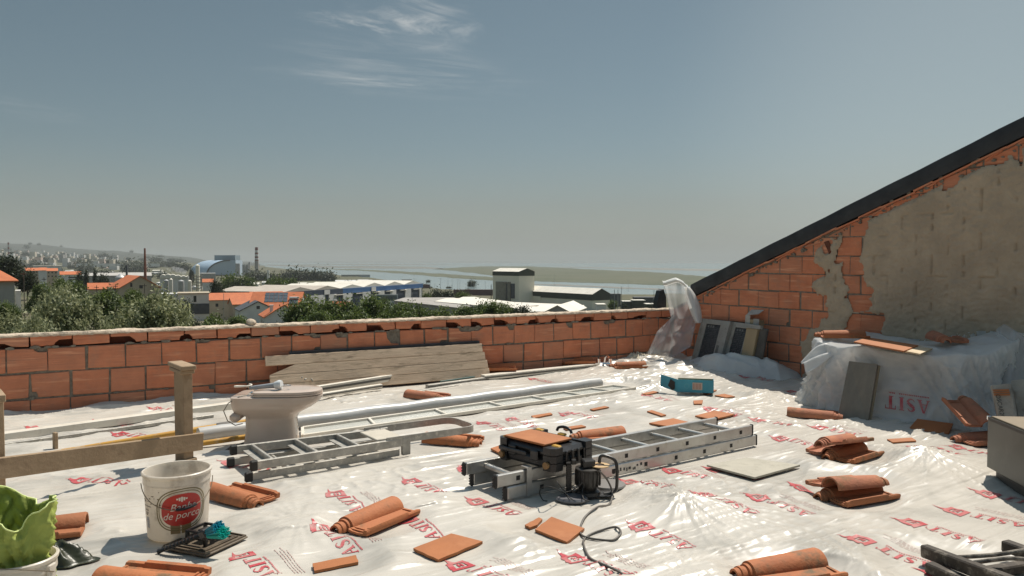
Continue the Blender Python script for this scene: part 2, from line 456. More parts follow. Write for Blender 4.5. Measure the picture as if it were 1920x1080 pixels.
def film_mat(name, base, rough=.3, trans=.0, bump=.5, grey=(.40, .40, .385), spec=.5, alpha=1.0, fold=(2.2, 26)):
 m = bpy.data.materials.new(name); m.use_nodes = True
 t = m.node_tree; t.nodes.clear(); K = t.links.new
 o = nn(t, 'ShaderNodeOutputMaterial')
 b = nn(t, 'ShaderNodeBsdfPrincipled'); b.inputs['Specular IOR Level'].default_value = spec
 tcn = nn(t, 'ShaderNodeTexCoord')
 rot = nn(t, 'ShaderNodeMapping'); rot.inputs['Rotation'].default_value = (0, 0, -math.atan2(.54, .84))
 K(tcn.outputs['Object'], rot.inputs[0])
 st = nn(t, 'ShaderNodeMapping'); st.inputs['Scale'].default_value = (fold[0], fold[1], fold[1]); K(rot.outputs[0], st.inputs[0])
 n1 = nn(t, 'ShaderNodeTexNoise', Scale=1.7, Detail=7.0, Roughness=.6, Distortion=.6); K(tcn.outputs['Object'], n1.inputs['Vector'])
 r1 = nn(t, 'ShaderNodeMapRange', interpolation_type='SMOOTHSTEP'); r1.inputs[1].default_value = .42; r1.inputs[2].default_value = .72; r1.inputs[4].default_value = .75
 K(n1.outputs[0], r1.inputs[0])
 mx = nn(t, 'ShaderNodeMix', data_type='RGBA'); mx.inputs[6].default_value = (*base, 1); mx.inputs[7].default_value = (*grey, 1)
 K(r1.outputs[0], mx.inputs[0]); 
 n2 = nn(t, 'ShaderNodeTexNoise', Scale=.5, Detail=5.0, Roughness=.7); K(st.outputs[0], n2.inputs['Vector'])
 r2 = nn(t, 'ShaderNodeMapRange'); r2.inputs[1].default_value = .52; r2.inputs[2].default_value = .75; r2.inputs[4].default_value = .45
 K(n2.outputs[0], r2.inputs[0])
 mx2 = nn(t, 'ShaderNodeMix', data_type='RGBA'); mx2.inputs[7].default_value = (min(1, base[0] * 1.22), min(1, base[1] * 1.22), min(1, base[2] * 1.22), 1)
 K(mx.outputs[2], mx2.inputs[6]); K(r2.outputs[0], mx2.inputs[0])
 K(mx2.outputs[2], b.inputs['Base Color'])
 rr = nn(t, 'ShaderNodeMapRange'); rr.inputs[3].default_value = rough * .75; rr.inputs[4].default_value = rough * 1.5
 K(n1.outputs[0], rr.inputs[0]); K(rr.outputs[0], b.inputs['Roughness'])
 n3 = nn(t, 'ShaderNodeTexNoise', noise_type='RIDGED_MULTIFRACTAL', normalize=True, Scale=.8, Detail=4.0, Roughness=.5, Distortion=.3); K(st.outputs[0], n3.inputs['Vector'])
 n4 = nn(t, 'ShaderNodeTexVoronoi', Scale=13.0, feature='SMOOTH_F1'); K(tcn.outputs['Object'], n4.inputs['Vector'])
 ad = nn(t, 'ShaderNodeMath', operation='MULTIPLY_ADD'); K(n4.outputs[0], ad.inputs[0]); ad.inputs[1].default_value = .22; K(n3.outputs[0], ad.inputs[2])
 bp = nn(t, 'ShaderNodeBump', Strength=bump, Distance=.012); K(ad.outputs[0], bp.inputs['Height']); K(bp.outputs[0], b.inputs['Normal'])
 sh = b.outputs[0]
 if trans:
  tr = nn(t, 'ShaderNodeBsdfTranslucent'); K(mx2.outputs[2], tr.inputs[0]); K(bp.outputs[0], tr.inputs['Normal'])
  ms = nn(t, 'ShaderNodeMixShader'); ms.inputs[0].default_value = trans; K(sh, ms.inputs[1]); K(tr.outputs[0], ms.inputs[2]); sh = ms.outputs[0]
 if alpha < 1:
  tp = nn(t, 'ShaderNodeBsdfTransparent')
  ms = nn(t, 'ShaderNodeMixShader'); ms.inputs[0].default_value = alpha; K(tp.outputs[0], ms.inputs[1]); K(sh, ms.inputs[2]); sh = ms.outputs[0]
 K(sh, o.inputs[0])
 return m
M_SHEET = film_mat('sheet_film', (.52, .483, .425), rough=.28, bump=.75, grey=(.30, .285, .25))
M_PRINT = mat('red_print', (.46, .055, .065), (.52, .30, .27), 9, rough=.35, contrast=(.42, .75))
M_SMALL = mat('small_print_ink', (.34, .17, .14), (.52, .42, .38), 12, rough=.4, contrast=(.35, .65))
M_MORTAR = mat('mortar', (.15, .125, .098), (.26, .225, .175), 22, rough=.95, bump=.8, bscale=70)
M_CAP = mat('mortar_cap', (.62, .52, .40), (.42, .33, .25), 14, rough=.95, bump=.9, bscale=60, c3=(.30, .24, .18), dscale=30)
def brick_mat():
 m = mat('hollow_brick', (.66, .235, .118), (.53, .18, .09), 7, rough=.85, c3=(.36, .22, .15), dscale=6, damt=.28, tint=((.42, .22, .14), .65))
 t = m.node_tree; K = t.links.new
 b = t.nodes[m['bsdf']]
 tcn = nn(t, 'ShaderNodeTexCoord')
 st = nn(t, 'ShaderNodeMapping'); st.inputs['Scale'].default_value = (1.6, 1.6, 26); K(tcn.outputs['Object'], st.inputs[0])
 n1 = nn(t, 'ShaderNodeTexNoise', Scale=1.0, Detail=3.0); K(st.outputs[0], n1.inputs['Vector'])
 bp = nn(t, 'ShaderNodeBump', Strength=1.0, Distance=.014); K(n1.outputs[0], bp.inputs['Height']); K(bp.outputs[0], b.inputs['Normal'])
 old = b.inputs['Base Color'].links[0].from_socket
 st2 = nn(t, 'ShaderNodeMapping'); st2.inputs['Scale'].default_value = (2.2, 2.2, 27); K(tcn.outputs['Object'], st2.inputs[0])
 n2 = nn(t, 'ShaderNodeTexNoise', Scale=1.0, Detail=4.0); K(st2.outputs[0], n2.inputs['Vector'])
 r = nn(t, 'ShaderNodeMapRange', interpolation_type='SMOOTHSTEP'); r.inputs[1].default_value = .55; r.inputs[2].default_value = .72; r.inputs[4].default_value = .7
 K(n2.outputs[0], r.inputs[0])
 mx = nn(t, 'ShaderNodeMix', data_type='RGBA'); mx.inputs[7].default_value = (.78, .38, .22, 1); K(old, mx.inputs[6]); K(r.outputs[0], mx.inputs[0])
 K(mx.outputs[2], b.inputs['Base Color'])
 return m
M_BRICK = brick_mat()
M_HOLE_SHADE = mat('hole_shade', (.16, .055, .03), (.10, .04, .025), 20, rough=.95)  # clay colour darkened to stand in for shade inside the holes
def rbrick(mb, s0, s1, z0, z1, depth, chips=(), jit=.004, Fm=None, clip=None):
 """one hollow brick as a prism of its face outline, with chipped corners"""
 j = lambda: random.uniform(-jit, jit)
 c = {'bl': None, 'br': None, 'tr': None, 'tl': None}
 for k, w, h in chips: c[k] = (w, h)
 def corner(k, x, z, dx, dz):
  if c[k] is None:
   e = .004
   return [(x, z + dz * e), (x + dx * e, z)] if k in ('bl', 'tr') else [(x + dx * e, z), (x, z + dz * e)]
  w, h = c[k]
  k1, k2, k3 = random.uniform(.5, .8), random.uniform(.85, 1.05), random.uniform(.25, .6)
  pts = [(x, z + dz * h), (x + dx * w * k1, z + dz * h * k2), (x + dx * w * .93, z + dz * h * k3), (x + dx * w, z)]
  return pts if k in ('bl', 'tr') else pts[::-1]
 P = corner('bl', s0 + j(), z0 + j(), 1, 1) + corner('br', s1 + j(), z0 + j(), -1, 1) + corner('tr', s1 + j(), z1 + j(), -1, -1) + corner('tl', s0 + j(), z1 + j(), 1, -1)
 if clip:
  Q = []
  for i in range(len(P)):
   a, b = P[i], P[(i + 1) % len(P)]
   fa, fb = clip(a[0]) - a[1], clip(b[0]) - b[1]
   if fa >= 0: Q.append(a)
   if fa * fb < 0:
    u = fa / (fa - fb); Q.append((a[0] + (b[0] - a[0]) * u, a[1] + (b[1] - a[1]) * u))
  P = Q
  if len(P) < 3: return
 y = random.uniform(-.003, .004)
 M = Fm @ Matrix(((1, 0, 0, 0), (0, 0, 1, y), (0, 1, 0, 0), (0, 0, 0, 1)))
 mb.tint = random.choice([.02, .1, .2, .3, .35, .5, .15, .85])
 n = len(P)
 V = [(x, z, -depth) for x, z in P] + [(x, z, -.004) for x, z in P]
 cx = sum(p[0] for p in P) / n; cz = sum(p[1] for p in P) / n
 V += [(cx + (x - cx) * (1 - .006 / max(.05, abs(x - cx))), cz + (z - cz) * (1 - .006 / max(.03, abs(z - cz))), 0) for x, z in P]
 Fc = [tuple(range(n))] + [(i, n + i, n + (i + 1) % n, (i + 1) % n) for i in range(n)] + [(n + i, 2 * n + i, 2 * n + (i + 1) % n, n + (i + 1) % n) for i in range(n)]
 Fc.append(tuple(range(3 * n - 1, 2 * n - 1, -1)))
 mb.add(V, Fc, M)
TH = .12
def parapet():
 root = thing('parapet_wall', 'low unrendered parapet wall of orange hollow clay bricks with pale mortar along its top', 'wall', A1 + D1 * 3.5, math.atan2(D1.y, D1.x))
 mb = MB()
 holes = [wall_s(p, A1, D1) for p in (5, 116, 238, 349, 452, 547, 637, 711, 781, 851, 897, 945, 1000, 1040, 1097, 1150, 1199)]
 wd = [.12, .13, .15, .12, .1, .14, .17, .10, .13, .17, .1, .12, .15, .12, .14, .1, .2]
 zj = [-.075, .150, .372, .592]
 for c in range(3):
  s = -3.0 + (0, .16, -.02)[c] - (.135, .0, 0.0)[c]
  s += [.0, .03, .02][c]
  while s < SC - .02:
   ln = (.305 - .0055 * max(0, s)) * random.uniform(.985, 1.015)
   g = random.choice([.008, .012, .016, .022])
   ch = []
   if random.random() < .13: ch.append((random.choice(['br', 'tr', 'tl', 'bl']), random.uniform(.03, .1), random.uniform(.02, .08)))
   if c == 2 and random.random() < .35: ch.append((random.choice(['tr', 'tl']), random.uniform(.06, .16), random.uniform(.015, .05)))
   if c == 2 and 3.1 < s < 3.35: ch = [('tr', .14, .14)]
   e = min(s + ln - g, SC - .01)
   if e - s > .04:
    rbrick(mb, s, e, zj[c] + random.uniform(.005, .012), zj[c + 1] - random.uniform(.006, .014), .10, ch, .005, F1)
   s += ln
 s = -2.9
 k = 0
 while s < SC - .02:
  ln = (.315 - .0055 * max(0, s)) * random.uniform(.9, 1.08)
  e = min(s + ln - .01, SC - .01)
  hit = [(h, w) for h, w in zip(holes, wd) if s - .05 < h < e + .05]
  ch = []
  for h, w in hit:
   q0, q1 = max(s, h - w / 2), min(e, h + w / 2)
   if q1 - q0 < .02: continue
   if q0 - s < e - q1: ch.append(('bl', q1 - s, random.uniform(.03, .06)))
   else: ch.append(('br', e - q0, random.uniform(.03, .06)))
  ch = list({c_[0]: c_ for c_ in ch}.values())
  if e - s > .05:
   rbrick(mb, s, e, .600 + random.uniform(-.002, .004), .690, .10, ch, .004, F1)
  s += ln
 mb.build('brick', M_BRICK, root, world=True)
 mb = MB()
 mb.box((-3.0, -TH, -.2), (SC + .1, -.011, .586), F1)
 mb.build('mortar_joint', M_MORTAR, root, world=True)
 mb = MB(); mb.box((-3.0, -TH + .002, .588), (SC + .1, -.085, .688), F1); mb.build('brick_hollow', M_HOLE_SHADE, root, world=True)
 mb = MB()
 for i in range(90):
  s = random.uniform(-.3, SC); z = random.choice([.150, .372, .592, .592, .592])
  r = random.uniform(.008, .022)
  bl = [(math.cos(a) * r * random.uniform(1.2, 2.6), math.sin(a) * r * random.uniform(.5, .9)) for a in np.linspace(0, 2 * math.pi, 8)[:-1]]
  mb.prism(bl, -.004, random.uniform(.004, .011), F1 @ Matrix.Translation((s, 0, z)) @ Matrix(((1, 0, 0, 0), (0, 0, 1, 0), (0, 1, 0, 0), (0, 0, 0, 1))))
 mb.build('mortar_lump', M_MORTAR, root, world=True)
 n = 700; m = 9
 s = np.linspace(-3.0, SC + .05, n + 1)
 prof = [(.006, -.006), (.010, .006), (0, .018), (-.02, .022), (-.05, .026), (-.08, .024), (-.105, .020), (-TH - .004, .012), (-TH - .006, -.01)]
 V = np.zeros((m, n + 1, 3))
 for i, (y, z) in enumerate(prof):
  a = pn(s * 9, np.full_like(s, i * 1.3), 31); b = pn(s * 28, np.full_like(s, i * 1.7), 32)
  lump = np.clip(pn(s * 3.1, np.full_like(s, i * .3), 33), 0, 1)
  zz = .690 + z + (.004 * a + .005 * b + .010 * lump * (i not in (0, 8))) * (1 if i not in (8,) else 0)
  yy = y + .006 * pn(s * 14, np.full_like(s, i * .9 + 5), 34)
  V[i, :, 0] = A1.x + D1.x * s + N1.x * yy; V[i, :, 1] = A1.y + D1.y * s + N1.y * yy; V[i, :, 2] = zz
 idx = np.arange(m * (n + 1)).reshape(m, n + 1)
 Fq = np.stack([idx[:-1, :-1], idx[:-1, 1:], idx[1:, 1:], idx[1:, :-1]], -1).reshape(-1, 4)
 npmesh('mortar_cap', V.reshape(-1, 3), Fq, M_CAP, root, smooth=False)
 return root
RK = lambda t: .904 + .3965 * (t - .43)
def gable():
 root = thing('gable_wall', 'tall sloping gable wall of hollow bricks, mostly smeared with grey brown mortar', 'wall', C2 + D2 * 2.5, math.atan2(D2.y, D2.x))
 T1 = 7.2
 mb = MB()
 clip = lambda t: RK(t) - .035 - .012 * math.sin(t * 9) - .01 * math.sin(t * 23)
 for r in range(18):
  z0 = .013 + .1965 * r
  t = -.05 - (.145 if r % 2 else 0)
  while t < T1:
   ln = .29 * random.uniform(.985, 1.015)
   t0 = max(t, .0)
   if clip(t + ln) > z0 + .02 and t + ln - t0 > .05:
    ch = []
    if random.random() < .14: ch.append((random.choice(['br', 'tr', 'tl', 'bl']), random.uniform(.03, .07), random.uniform(.02, .06)))
    rbrick(mb, t0, t + ln - random.choice([.01, .014, .02]), z0 + .007, z0 + .189, .1, ch, .005, F2, clip)
   t += ln
 mb.build('brick', M_BRICK, root, world=True)
 mb = MB()
 P = [(-.0, -.2), (T1, -.2), (T1, RK(T1) - .012), (0, RK(0) - .012)]
 mb.prism(P, -.007, -.2, F2 @ Matrix(((1, 0, 0, 0), (0, 0, 1, 0), (0, 1, 0, 0), (0, 0, 0, 1))))
 mb.build('mortar_joint', M_MORTAR, root, world=True)
 st = .0115
 ts = np.arange(1.2, T1, st); zs = np.arange(-.05, RK(T1), st)
 T_, Z_ = np.meshgrid(ts, zs)
 def px2(px, py):
  a, b, c = ray(px, py)
  t = (C2.y * a - C2.x * b) / (D2.x * b - D2.y * a)
  k = (C2.y + D2.y * t) / b
  return t, CAMH + c * k
 edge = [px2(*q) for q in [(1500, 700), (1505, 655), (1520, 630), (1545, 600), (1548, 585), (1535, 560), (1530, 530), (1550, 505), (1530, 490), (1530, 470), (1545, 455), (1555, 442)]]
 ez = np.array([e[1] for e in edge]); et = np.array([e[0] for e in edge]); o_ = np.argsort(ez)
 bt = np.interp(Z_, ez[o_], et[o_])
 jag = .16 * pn(T_ * 2.6, Z_ * 2.6, 41) + .10 * pn(T_ * 8, Z_ * 8, 42) + .05 * pn(T_ * 22, Z_ * 22, 40)
 cov = T_ + jag > bt
 def poly_mask(pp):
  q = [px2(*p) for p in pp]
  ins = np.zeros_like(T_, bool)
  tt, zz = T_ + jag * .5, Z_ + jag * .35
  for i in range(len(q)):
   (x0, y0), (x1, y1) = q[i], q[(i + 1) % len(q)]
   cr = ((y0 > zz) != (y1 > zz)) & (tt < (x1 - x0) * (zz - y0) / (y1 - y0 + 1e-9) + x0)
   ins ^= cr
  return ins
 for pp in ([(1576, 446), (1618, 444), (1622, 520), (1610, 560), (1590, 556), (1574, 482)], [(1572, 430), (1632, 412), (1622, 442), (1575, 444)],
               [(1592, 612), (1600, 588), (1655, 590), (1654, 628), (1592, 628)], [(1597, 545), (1625, 548), (1626, 582), (1600, 584)],
               [(1853, 287), (1888, 280), (1889, 302), (1855, 309)], [(1898, 270), (1925, 258), (1925, 305), (1900, 303)], [(1776, 338), (1787, 334), (1786, 350), (1777, 352)], [(1790, 332), (1812, 324), (1806, 338), (1790, 341)]):
  cov &= ~poly_mask(pp)
 cov &= (Z_ < RK(T_) - .05 - .03 * np.abs(pn(T_ * 5, Z_ * 2, 43)) - .02)
 cov &= ~poly_mask([(1546, 454), (1555, 451), (1564, 470), (1556, 476)])
 c_ = cov.astype(float)
 for _ in range(14): c_[1:-1, 1:-1] = (c_[:-2, 1:-1] + c_[2:, 1:-1] + c_[1:-1, :-2] + c_[1:-1, 2:] + c_[1:-1, 1:-1]) / 5
 thk = sstep(.55, 1, c_)
 off = .008 + .022 * thk + .006 * pn(T_ * 6, Z_ * 6, 44) + .007 * pn(T_ * 22, Z_ * 26, 45) + .004 * pn(T_ * 47, Z_ * 50, 46)
 rr = np.floor((Z_ - .013) / .1965)
 fz = (Z_ - .013) / .1965 - rr
 sh = np.where(rr % 2 > 0, .145, 0) + .05
 ft = (T_ + sh) / .29; ci = np.floor(ft); ft = ft - ci
 hv = ((np.sin(ci * 12.9898 + rr * 78.233) * 43758.5453) % 1)
 hh = ((np.sin(ci * 39.34 + rr * 11.135) * 24634.63) % 1)
 vj = np.exp(-((np.minimum(ft, 1 - ft) * .29 + .004 * pn(T_ * 20, Z_ * 20, 47)) / .0075) ** 2) * (hv > .3) * sstep(.15, .55, pn(T_ * 3, Z_ * 14, 48) + .35)
 hj = np.exp(-((np.minimum(fz, 1 - fz) * .1965) / .006) ** 2) * (hh > .45) * sstep(.0, .5, pn(T_ * 9, Z_ * 3, 49))
 off = off - .030 * vj * thk - .016 * hj * thk
 off = np.maximum(off, .0055)
 P = np.array(C2)[None, None] + np.array(D2)[None, None] * T_[..., None] + np.array(N2)[None, None] * off[..., None]
 P[..., 2] = Z_
 ny, nx = T_.shape
 idx = np.arange(ny * nx).reshape(ny, nx)
 okq = cov[:-1, :-1] & cov[1:, :-1] & cov[:-1, 1:] & cov[1:, 1:]
 Fq = np.stack([idx[:-1, :-1], idx[1:, :-1], idx[1:, 1:], idx[:-1, 1:]], -1)[okq]
 used, inv = np.unique(Fq, return_inverse=True)
 sp = [px2(*q) for q in ((1546, 454), (1555, 451), (1564, 470), (1556, 476))]
 MB().add([C2 + D2 * a_ + N2 * .012 + UZ * b_ for a_, b_ in sp], [(0, 1, 2, 3)]).build('slot_shade', M_HOLE_SHADE, root, world=True)  # dark plate proud of the bricks, painted in place of the slot's shade
 M_REN = mat('mortar_render', (.50, .40, .29), (.40, .315, .225), 3.5, rough=.95, bump=.7, bscale=90, c3=(.40, .33, .25), dscale=7, damt=.5)
 npmesh('mortar_render', P.reshape(-1, 3)[used], inv.reshape(-1, 4).astype(np.int32), M_REN, root, smooth=True)
 mb = MB()
 t = 0.3
 ang = math.atan(.3965)
 while t < T1:
  ln = random.uniform(.12, .42)
  M = F2 @ Matrix.Translation((t, 0, RK(t) - random.uniform(.008, .02))) @ Matrix.Rotation(-ang + random.uniform(-.03, .03), 4, 'Y')
  mb.tint = random.random() * .5
  mb.box((0, -.1, -.011), (ln, random.uniform(.012, .03), .004), M)
  if random.random() < .6:
   M = F2 @ Matrix.Translation((t + .1, 0, RK(t + .1) - random.uniform(.03, .055))) @ Matrix.Rotation(-ang + random.uniform(-.2, .15), 4, 'Y')
   mb.tint = random.random()
   mb.box((0, -.1, -.012), (random.uniform(.06, .22), random.uniform(.006, .018), .004), M)
  t += ln * .9
 mb.build('broken_tile_edge', M_BRICK, root, world=True)
 mb = MB()
 for i in range(150):
  t = random.uniform(.3, T1); r = random.uniform(.006, .02)
  mb.prism([(math.cos(a) * r * random.uniform(.7, 1.8), math.sin(a) * r * random.uniform(.6, 1.1)) for a in np.linspace(0, 6.28, 8)[:-1]], -.01, random.uniform(.004, .02),
                 F2 @ Matrix.Translation((t, 0, RK(t) - random.uniform(-.005, .09))) @ Matrix(((1, 0, 0, 0), (0, 0, 1, 0), (0, 1, 0, 0), (0, 0, 0, 1))))
 mb.build('mortar_lump', M_MORTAR, root, world=True)
 M_BLK = mat('black_felt', (.016, .018, .022), (.03, .032, .036), 5, rough=.55, bump=.35, bscale=25, c3=(.06, .062, .065), dscale=4, damt=.3)
 n = 60
 V, Fc = [], []
 for i in range(n + 1):
  t = .33 + (T1 - .33) * i / n
  w = .002 * math.sin(t * 5.1) + .002 * math.sin(t * 13)
  zl, zu = RK(t) + .004 + w * .4, RK(t) + .166 + w * .5
  for (y, z) in ((.022 + w, zl), (.034 + w, (zl + zu) / 2), (.024 + w, zu), (-.06, zu + .014), (-3.2, zu + .012), (-3.2, zl)):
   V.append(F2 @ Vector((t, y, z)))
 for i in range(n):
  for j in range(6):
   Fc.append((i * 6 + j, i * 6 + (j + 1) % 6, i * 6 + 6 + (j + 1) % 6, i * 6 + 6 + j))
 Fc += [tuple(range(6)), tuple(range(n * 6, n * 6 + 6))]
 mb = MB().add(V, Fc)
 mb.build('roof_edge', M_BLK, root, world=True, smooth=30)
 return root
def deck():
 Z = {}
 X, Y, Zz = make_sheet_grid()
 SHEET['Z'] = Zz
 d1 = (X - A1.x) * N1.x + (Y - A1.y) * N1.y
 d2 = (X - C2.x) * N2.x + (Y - C2.y) * N2.y
 ok = (d1 > -.03) & (d2 > -.03)
 ny, nx = X.shape
 idx = np.arange(ny * nx).reshape(ny, nx)
 okq = ok[:-1, :-1] & ok[1:, :-1] & ok[:-1, 1:] & ok[1:, 1:]
 Fq = np.stack([idx[:-1, :-1], idx[:-1, 1:], idx[1:, 1:], idx[1:, :-1]], -1)[okq]
 used, inv = np.unique(Fq, return_inverse=True)
 P = np.stack([X, Y, Zz], -1).reshape(-1, 3)[used]
 root = thing('plastic_sheet', 'wrinkled white plastic film with red lettering spread over the whole roof deck', 'plastic sheet', (0, 5, 0))
 npmesh('film', P, inv.reshape(-1, 4).astype(np.int32), M_SHEET, root)
 mb = MB()
 a = A1 + D1 * -3 - N1 * TH; b = A1 + D1 * (SC + .12) - N1 * TH; c = C2 + D2 * 7.2 - N2 * .2
 P2 = [(a.x, a.y), (-6.9, 1.0), (-6.9, -2), (c.x, -2), (c.x, c.y), (b.x + .2, b.y - .1), (b.x, b.y)]
 mb.prism(P2, -.35, -.10)
 tag(mb.build('roof_slab', mat('concrete_slab', (.30, .28, .25), (.22, .2, .18), 3, rough=.9, bump=.5)), kind='structure')
 cx = sum(p[0] for p in P2) / len(P2); cy = sum(p[1] for p in P2) / len(P2)
 mb = MB(); mb.prism([(cx + (x - cx) * .985, cy + (y - cy) * .985) for x, y in P2], -9.5, -.352)
 tag(mb.build('house', mat('old_render', (.5, .46, .40), (.42, .38, .33), 2, rough=.9, bump=.4)), 'rendered walls of the house under the roof deck', 'house')
 return root
def print_template():
 polys = []
 q = lambda *p: polys.append(list(p))
 q((.36, .00), (.395, .00), (.395, .15), (.36, .165))
 q((.395, .118), (.50, .085), (.50, .125), (.395, .158))
 q((.47, .0), (.50, .0), (.50, .125), (.47, .115))
 q((.395, .0), (.47, .0), (.47, .03), (.395, .03))
 q((.50, .06), (.535, .075), (.60, .075), (.50, .105))
 q((.41, .045), (.455, .045), (.455, .058), (.41, .062))
 q((.41, .07), (.455, .066), (.455, .08), (.41, .086))
 h = .095
 q((.000, 0), (.012, 0), (.042, h), (.034, h)); q((.034, h), (.048, h), (.085, 0), (.062, 0)); q((.018, .03), (.062, .03), (.06, .036), (.02, .036))
 q((-.006, 0), (.022, 0), (.022, .005), (-.006, .005)); q((.052, 0), (.092, 0), (.092, .005), (.052, .005))
 sp = [(.160, .074), (.152, .088), (.135, .092), (.117, .085), (.113, .070), (.124, .057), (.146, .043), (.160, .030), (.156, .013), (.138, .005), (.118, .009), (.110, .024)]
 wd = [.004, .006, .009, .015, .019, .022, .022, .020, .015, .009, .006, .004]
 for i in range(len(sp) - 1):
  (x0, y0), (x1, y1) = sp[i], sp[i + 1]
  dx, dy = x1 - x0, y1 - y0; l = math.hypot(dx, dy); nx_, ny_ = -dy / l, dx / l
  a, b = wd[i] / 2, wd[i + 1] / 2
  q((x0 - nx_ * a, y0 - ny_ * a), (x1 - nx_ * b, y1 - ny_ * b), (x1 + nx_ * b, y1 + ny_ * b), (x0 + nx_ * a, y0 + ny_ * a))
 q((.195, 0), (.218, 0), (.218, h), (.195, h)); q((.186, 0), (.227, 0), (.227, .005), (.186, .005)); q((.186, h - .005), (.227, h - .005), (.227, h), (.186, h))
 q((.278, 0), (.301, 0), (.301, h), (.278, h)); q((.25, h - .007), (.33, h - .007), (.33, h), (.25, h)); q((.268, 0), (.311, 0), (.311, .005), (.268, .005))
 q((.25, h - .028), (.254, h - .028), (.258, h), (.25, h)); q((.326, h - .028), (.33, h - .028), (.33, h), (.322, h))
 x = .0
 rr = random.Random(3)
 while x < .31:
  w = rr.uniform(.006, .012); q((x, -.028), (x + w, -.028), (x + w, -.018), (x, -.018)); x += w + rr.uniform(.003, .005)
 small = []
 for k in range(4):
  x = .03
  while x < .38 - .05 * (k % 2):
   w = rr.uniform(.012, .035); small.append([(x, -.115 - k * .02), (x + w, -.115 - k * .02), (x + w, -.110 - k * .02), (x, -.110 - k * .02)]); x += w + .006
 return [flat_polys(polys), flat_polys(small)]
def flat_polys(polys):
 bm = bmesh.new()
 for P in polys:
  try: bm.faces.new([bm.verts.new((x, y, 0)) for x, y in P])
  except ValueError: pass
 bmesh.ops.triangulate(bm, faces=bm.faces[:])
 for it in range(4):
  e = [e for e in bm.edges if e.calc_length() > .016]
  if not e: break
  bmesh.ops.subdivide_edges(bm, edges=e, cuts=1)
  bmesh.ops.triangulate(bm, faces=[f for f in bm.faces if len(f.verts) > 3])
 bm.verts.index_update()
 V = np.array([v.co[:] for v in bm.verts]); Fc = [[v.index for v in f.verts] for f in bm.faces]
 bm.free()
 return V, Fc
PRINTS = [(602, 1000), (762, 972), (893, 938), (1200, 998), (1075, 1052), (1318, 948), (1418, 944), (1708, 985), (1612, 1022), (1500, 922),
          (628, 932), (770, 905), (872, 880), (960, 792), (1062, 778), (1715, 845), (1790, 843), (1462, 822), (1535, 805), (150, 905), (452, 1048),
          (432, 872), (62, 806), (188, 793), (292, 772), (225, 815), (905, 797), (1060, 690), (920, 690), (1000, 712), (1330, 770), (1420, 790), (1480, 740),
          (1850, 930), (1790, 960), (1340, 878), (1258, 880), (1180, 902), (1210, 745), (1395, 715), (860, 1060), (1760, 1075), (1125, 690)]
def prints(root):
 tmpl = print_template()
 for i, (px, py) in enumerate(PRINTS):
  o = G(px, py, .01)
  left = px < 520 and py < 1000
  u = Vector((-.54, .84, 0)); v = Vector((-.84, -.54, 0))
  a = random.uniform(-.12, .12)
  if left: a += .55
  c_, s_ = math.cos(a), math.sin(a)
  u = Vector((u.x * c_ - u.y * s_, u.x * s_ + u.y * c_, 0)); v = Vector((-u.y, u.x, 0))
  for nm, (V0, Fc), m_ in (('red_print', tmpl[0], M_PRINT), ('small_print', tmpl[1], M_SMALL)):
   if nm == 'small_print' and i % 2: continue
   L0 = V0.copy(); L0[:, 0] -= .44; L0[:, 1] -= .07
   k = .74
   x = o.x + (u.x * L0[:, 0] + v.x * L0[:, 1]) * k; y = o.y + (u.y * L0[:, 0] + v.y * L0[:, 1]) * k
   z = H(x, y) + .0028
   me = bpy.data.meshes.new(nm)
   me.from_pydata((np.stack([x, y, z], -1) - np.array(root.location)).tolist(), [], Fc)
   me.materials.append(m_)
   me.polygons.foreach_set('use_smooth', [True] * len(me.polygons))
   ob = bpy.data.objects.new(nm, me); COL.objects.link(ob); ob.parent = root
# ================================================================== things lying on the deck
def Rz(a): return Matrix.Rotation(a, 4, 'Z')
def Rx(a): return Matrix.Rotation(a, 4, 'X')
def Ry(a): return Matrix.Rotation(a, 4, 'Y')
def Tr(*p): return Matrix.Translation(p)
M_TILE = mat('tile_clay', (.46, .16, .058), (.37, .115, .04), 5, rough=.78, bump=.35, bscale=60, c3=(.13, .09, .045), dscale=6, damt=.8, ovar=((.27, .10, .04), .75))
M_TILE2 = mat('tile_clay_old', (.42, .16, .08), (.33, .125, .07), 7, rough=.85, bump=.45, bscale=60, c3=(.14, .11, .05), dscale=9, damt=.65)
M_TERRA = mat('terracotta_slab', (.37, .128, .038), (.32, .108, .032), 5, rough=.72, bump=.15, bscale=90, c3=(.45, .18, .07), dscale=6, damt=.25)
M_ALU = mat('aluminium', (.56, .55, .52), (.44, .43, .41), 8, rough=.38, metal=.75, bump=.06, bscale=50, c3=(.36, .33, .28), dscale=14, damt=.45, stretch=(1, 1, 1))
M_ALUOLD = mat('aluminium_weathered', (.42, .40, .36), (.30, .285, .255), 14, rough=.55, metal=.45, bump=.1, bscale=50, c3=(.62, .58, .5), dscale=24, damt=.55)
M_BLACK = mat('black_plastic', (.012, .012, .013), (.022, .022, .023), 6, rough=.34, bump=.1, bscale=80, c3=(.10, .095, .09), dscale=9, damt=.12)
M_RUBBER = mat('black_rubber', (.022, .021, .020), rough=.7)
M_WHITEP = mat('white_plastic', (.84, .79, .71), (.77, .71, .62), 4, rough=.38, c3=(.33, .27, .2), dscale=12, damt=.3, trans=.4)
M_CREAM = mat('cream_lacquer', (.72, .67, .58), (.64, .59, .5), 6, rough=.4, c3=(.40, .35, .28), dscale=16, damt=.25)
M_WOOD = mat('pine_timber', (.35, .25, .155), (.25, .17, .10), 2.5, rough=.8, bump=.35, bscale=30, stretch=(1, 1, 1), c3=(.16, .10, .055), dscale=8, damt=.35)
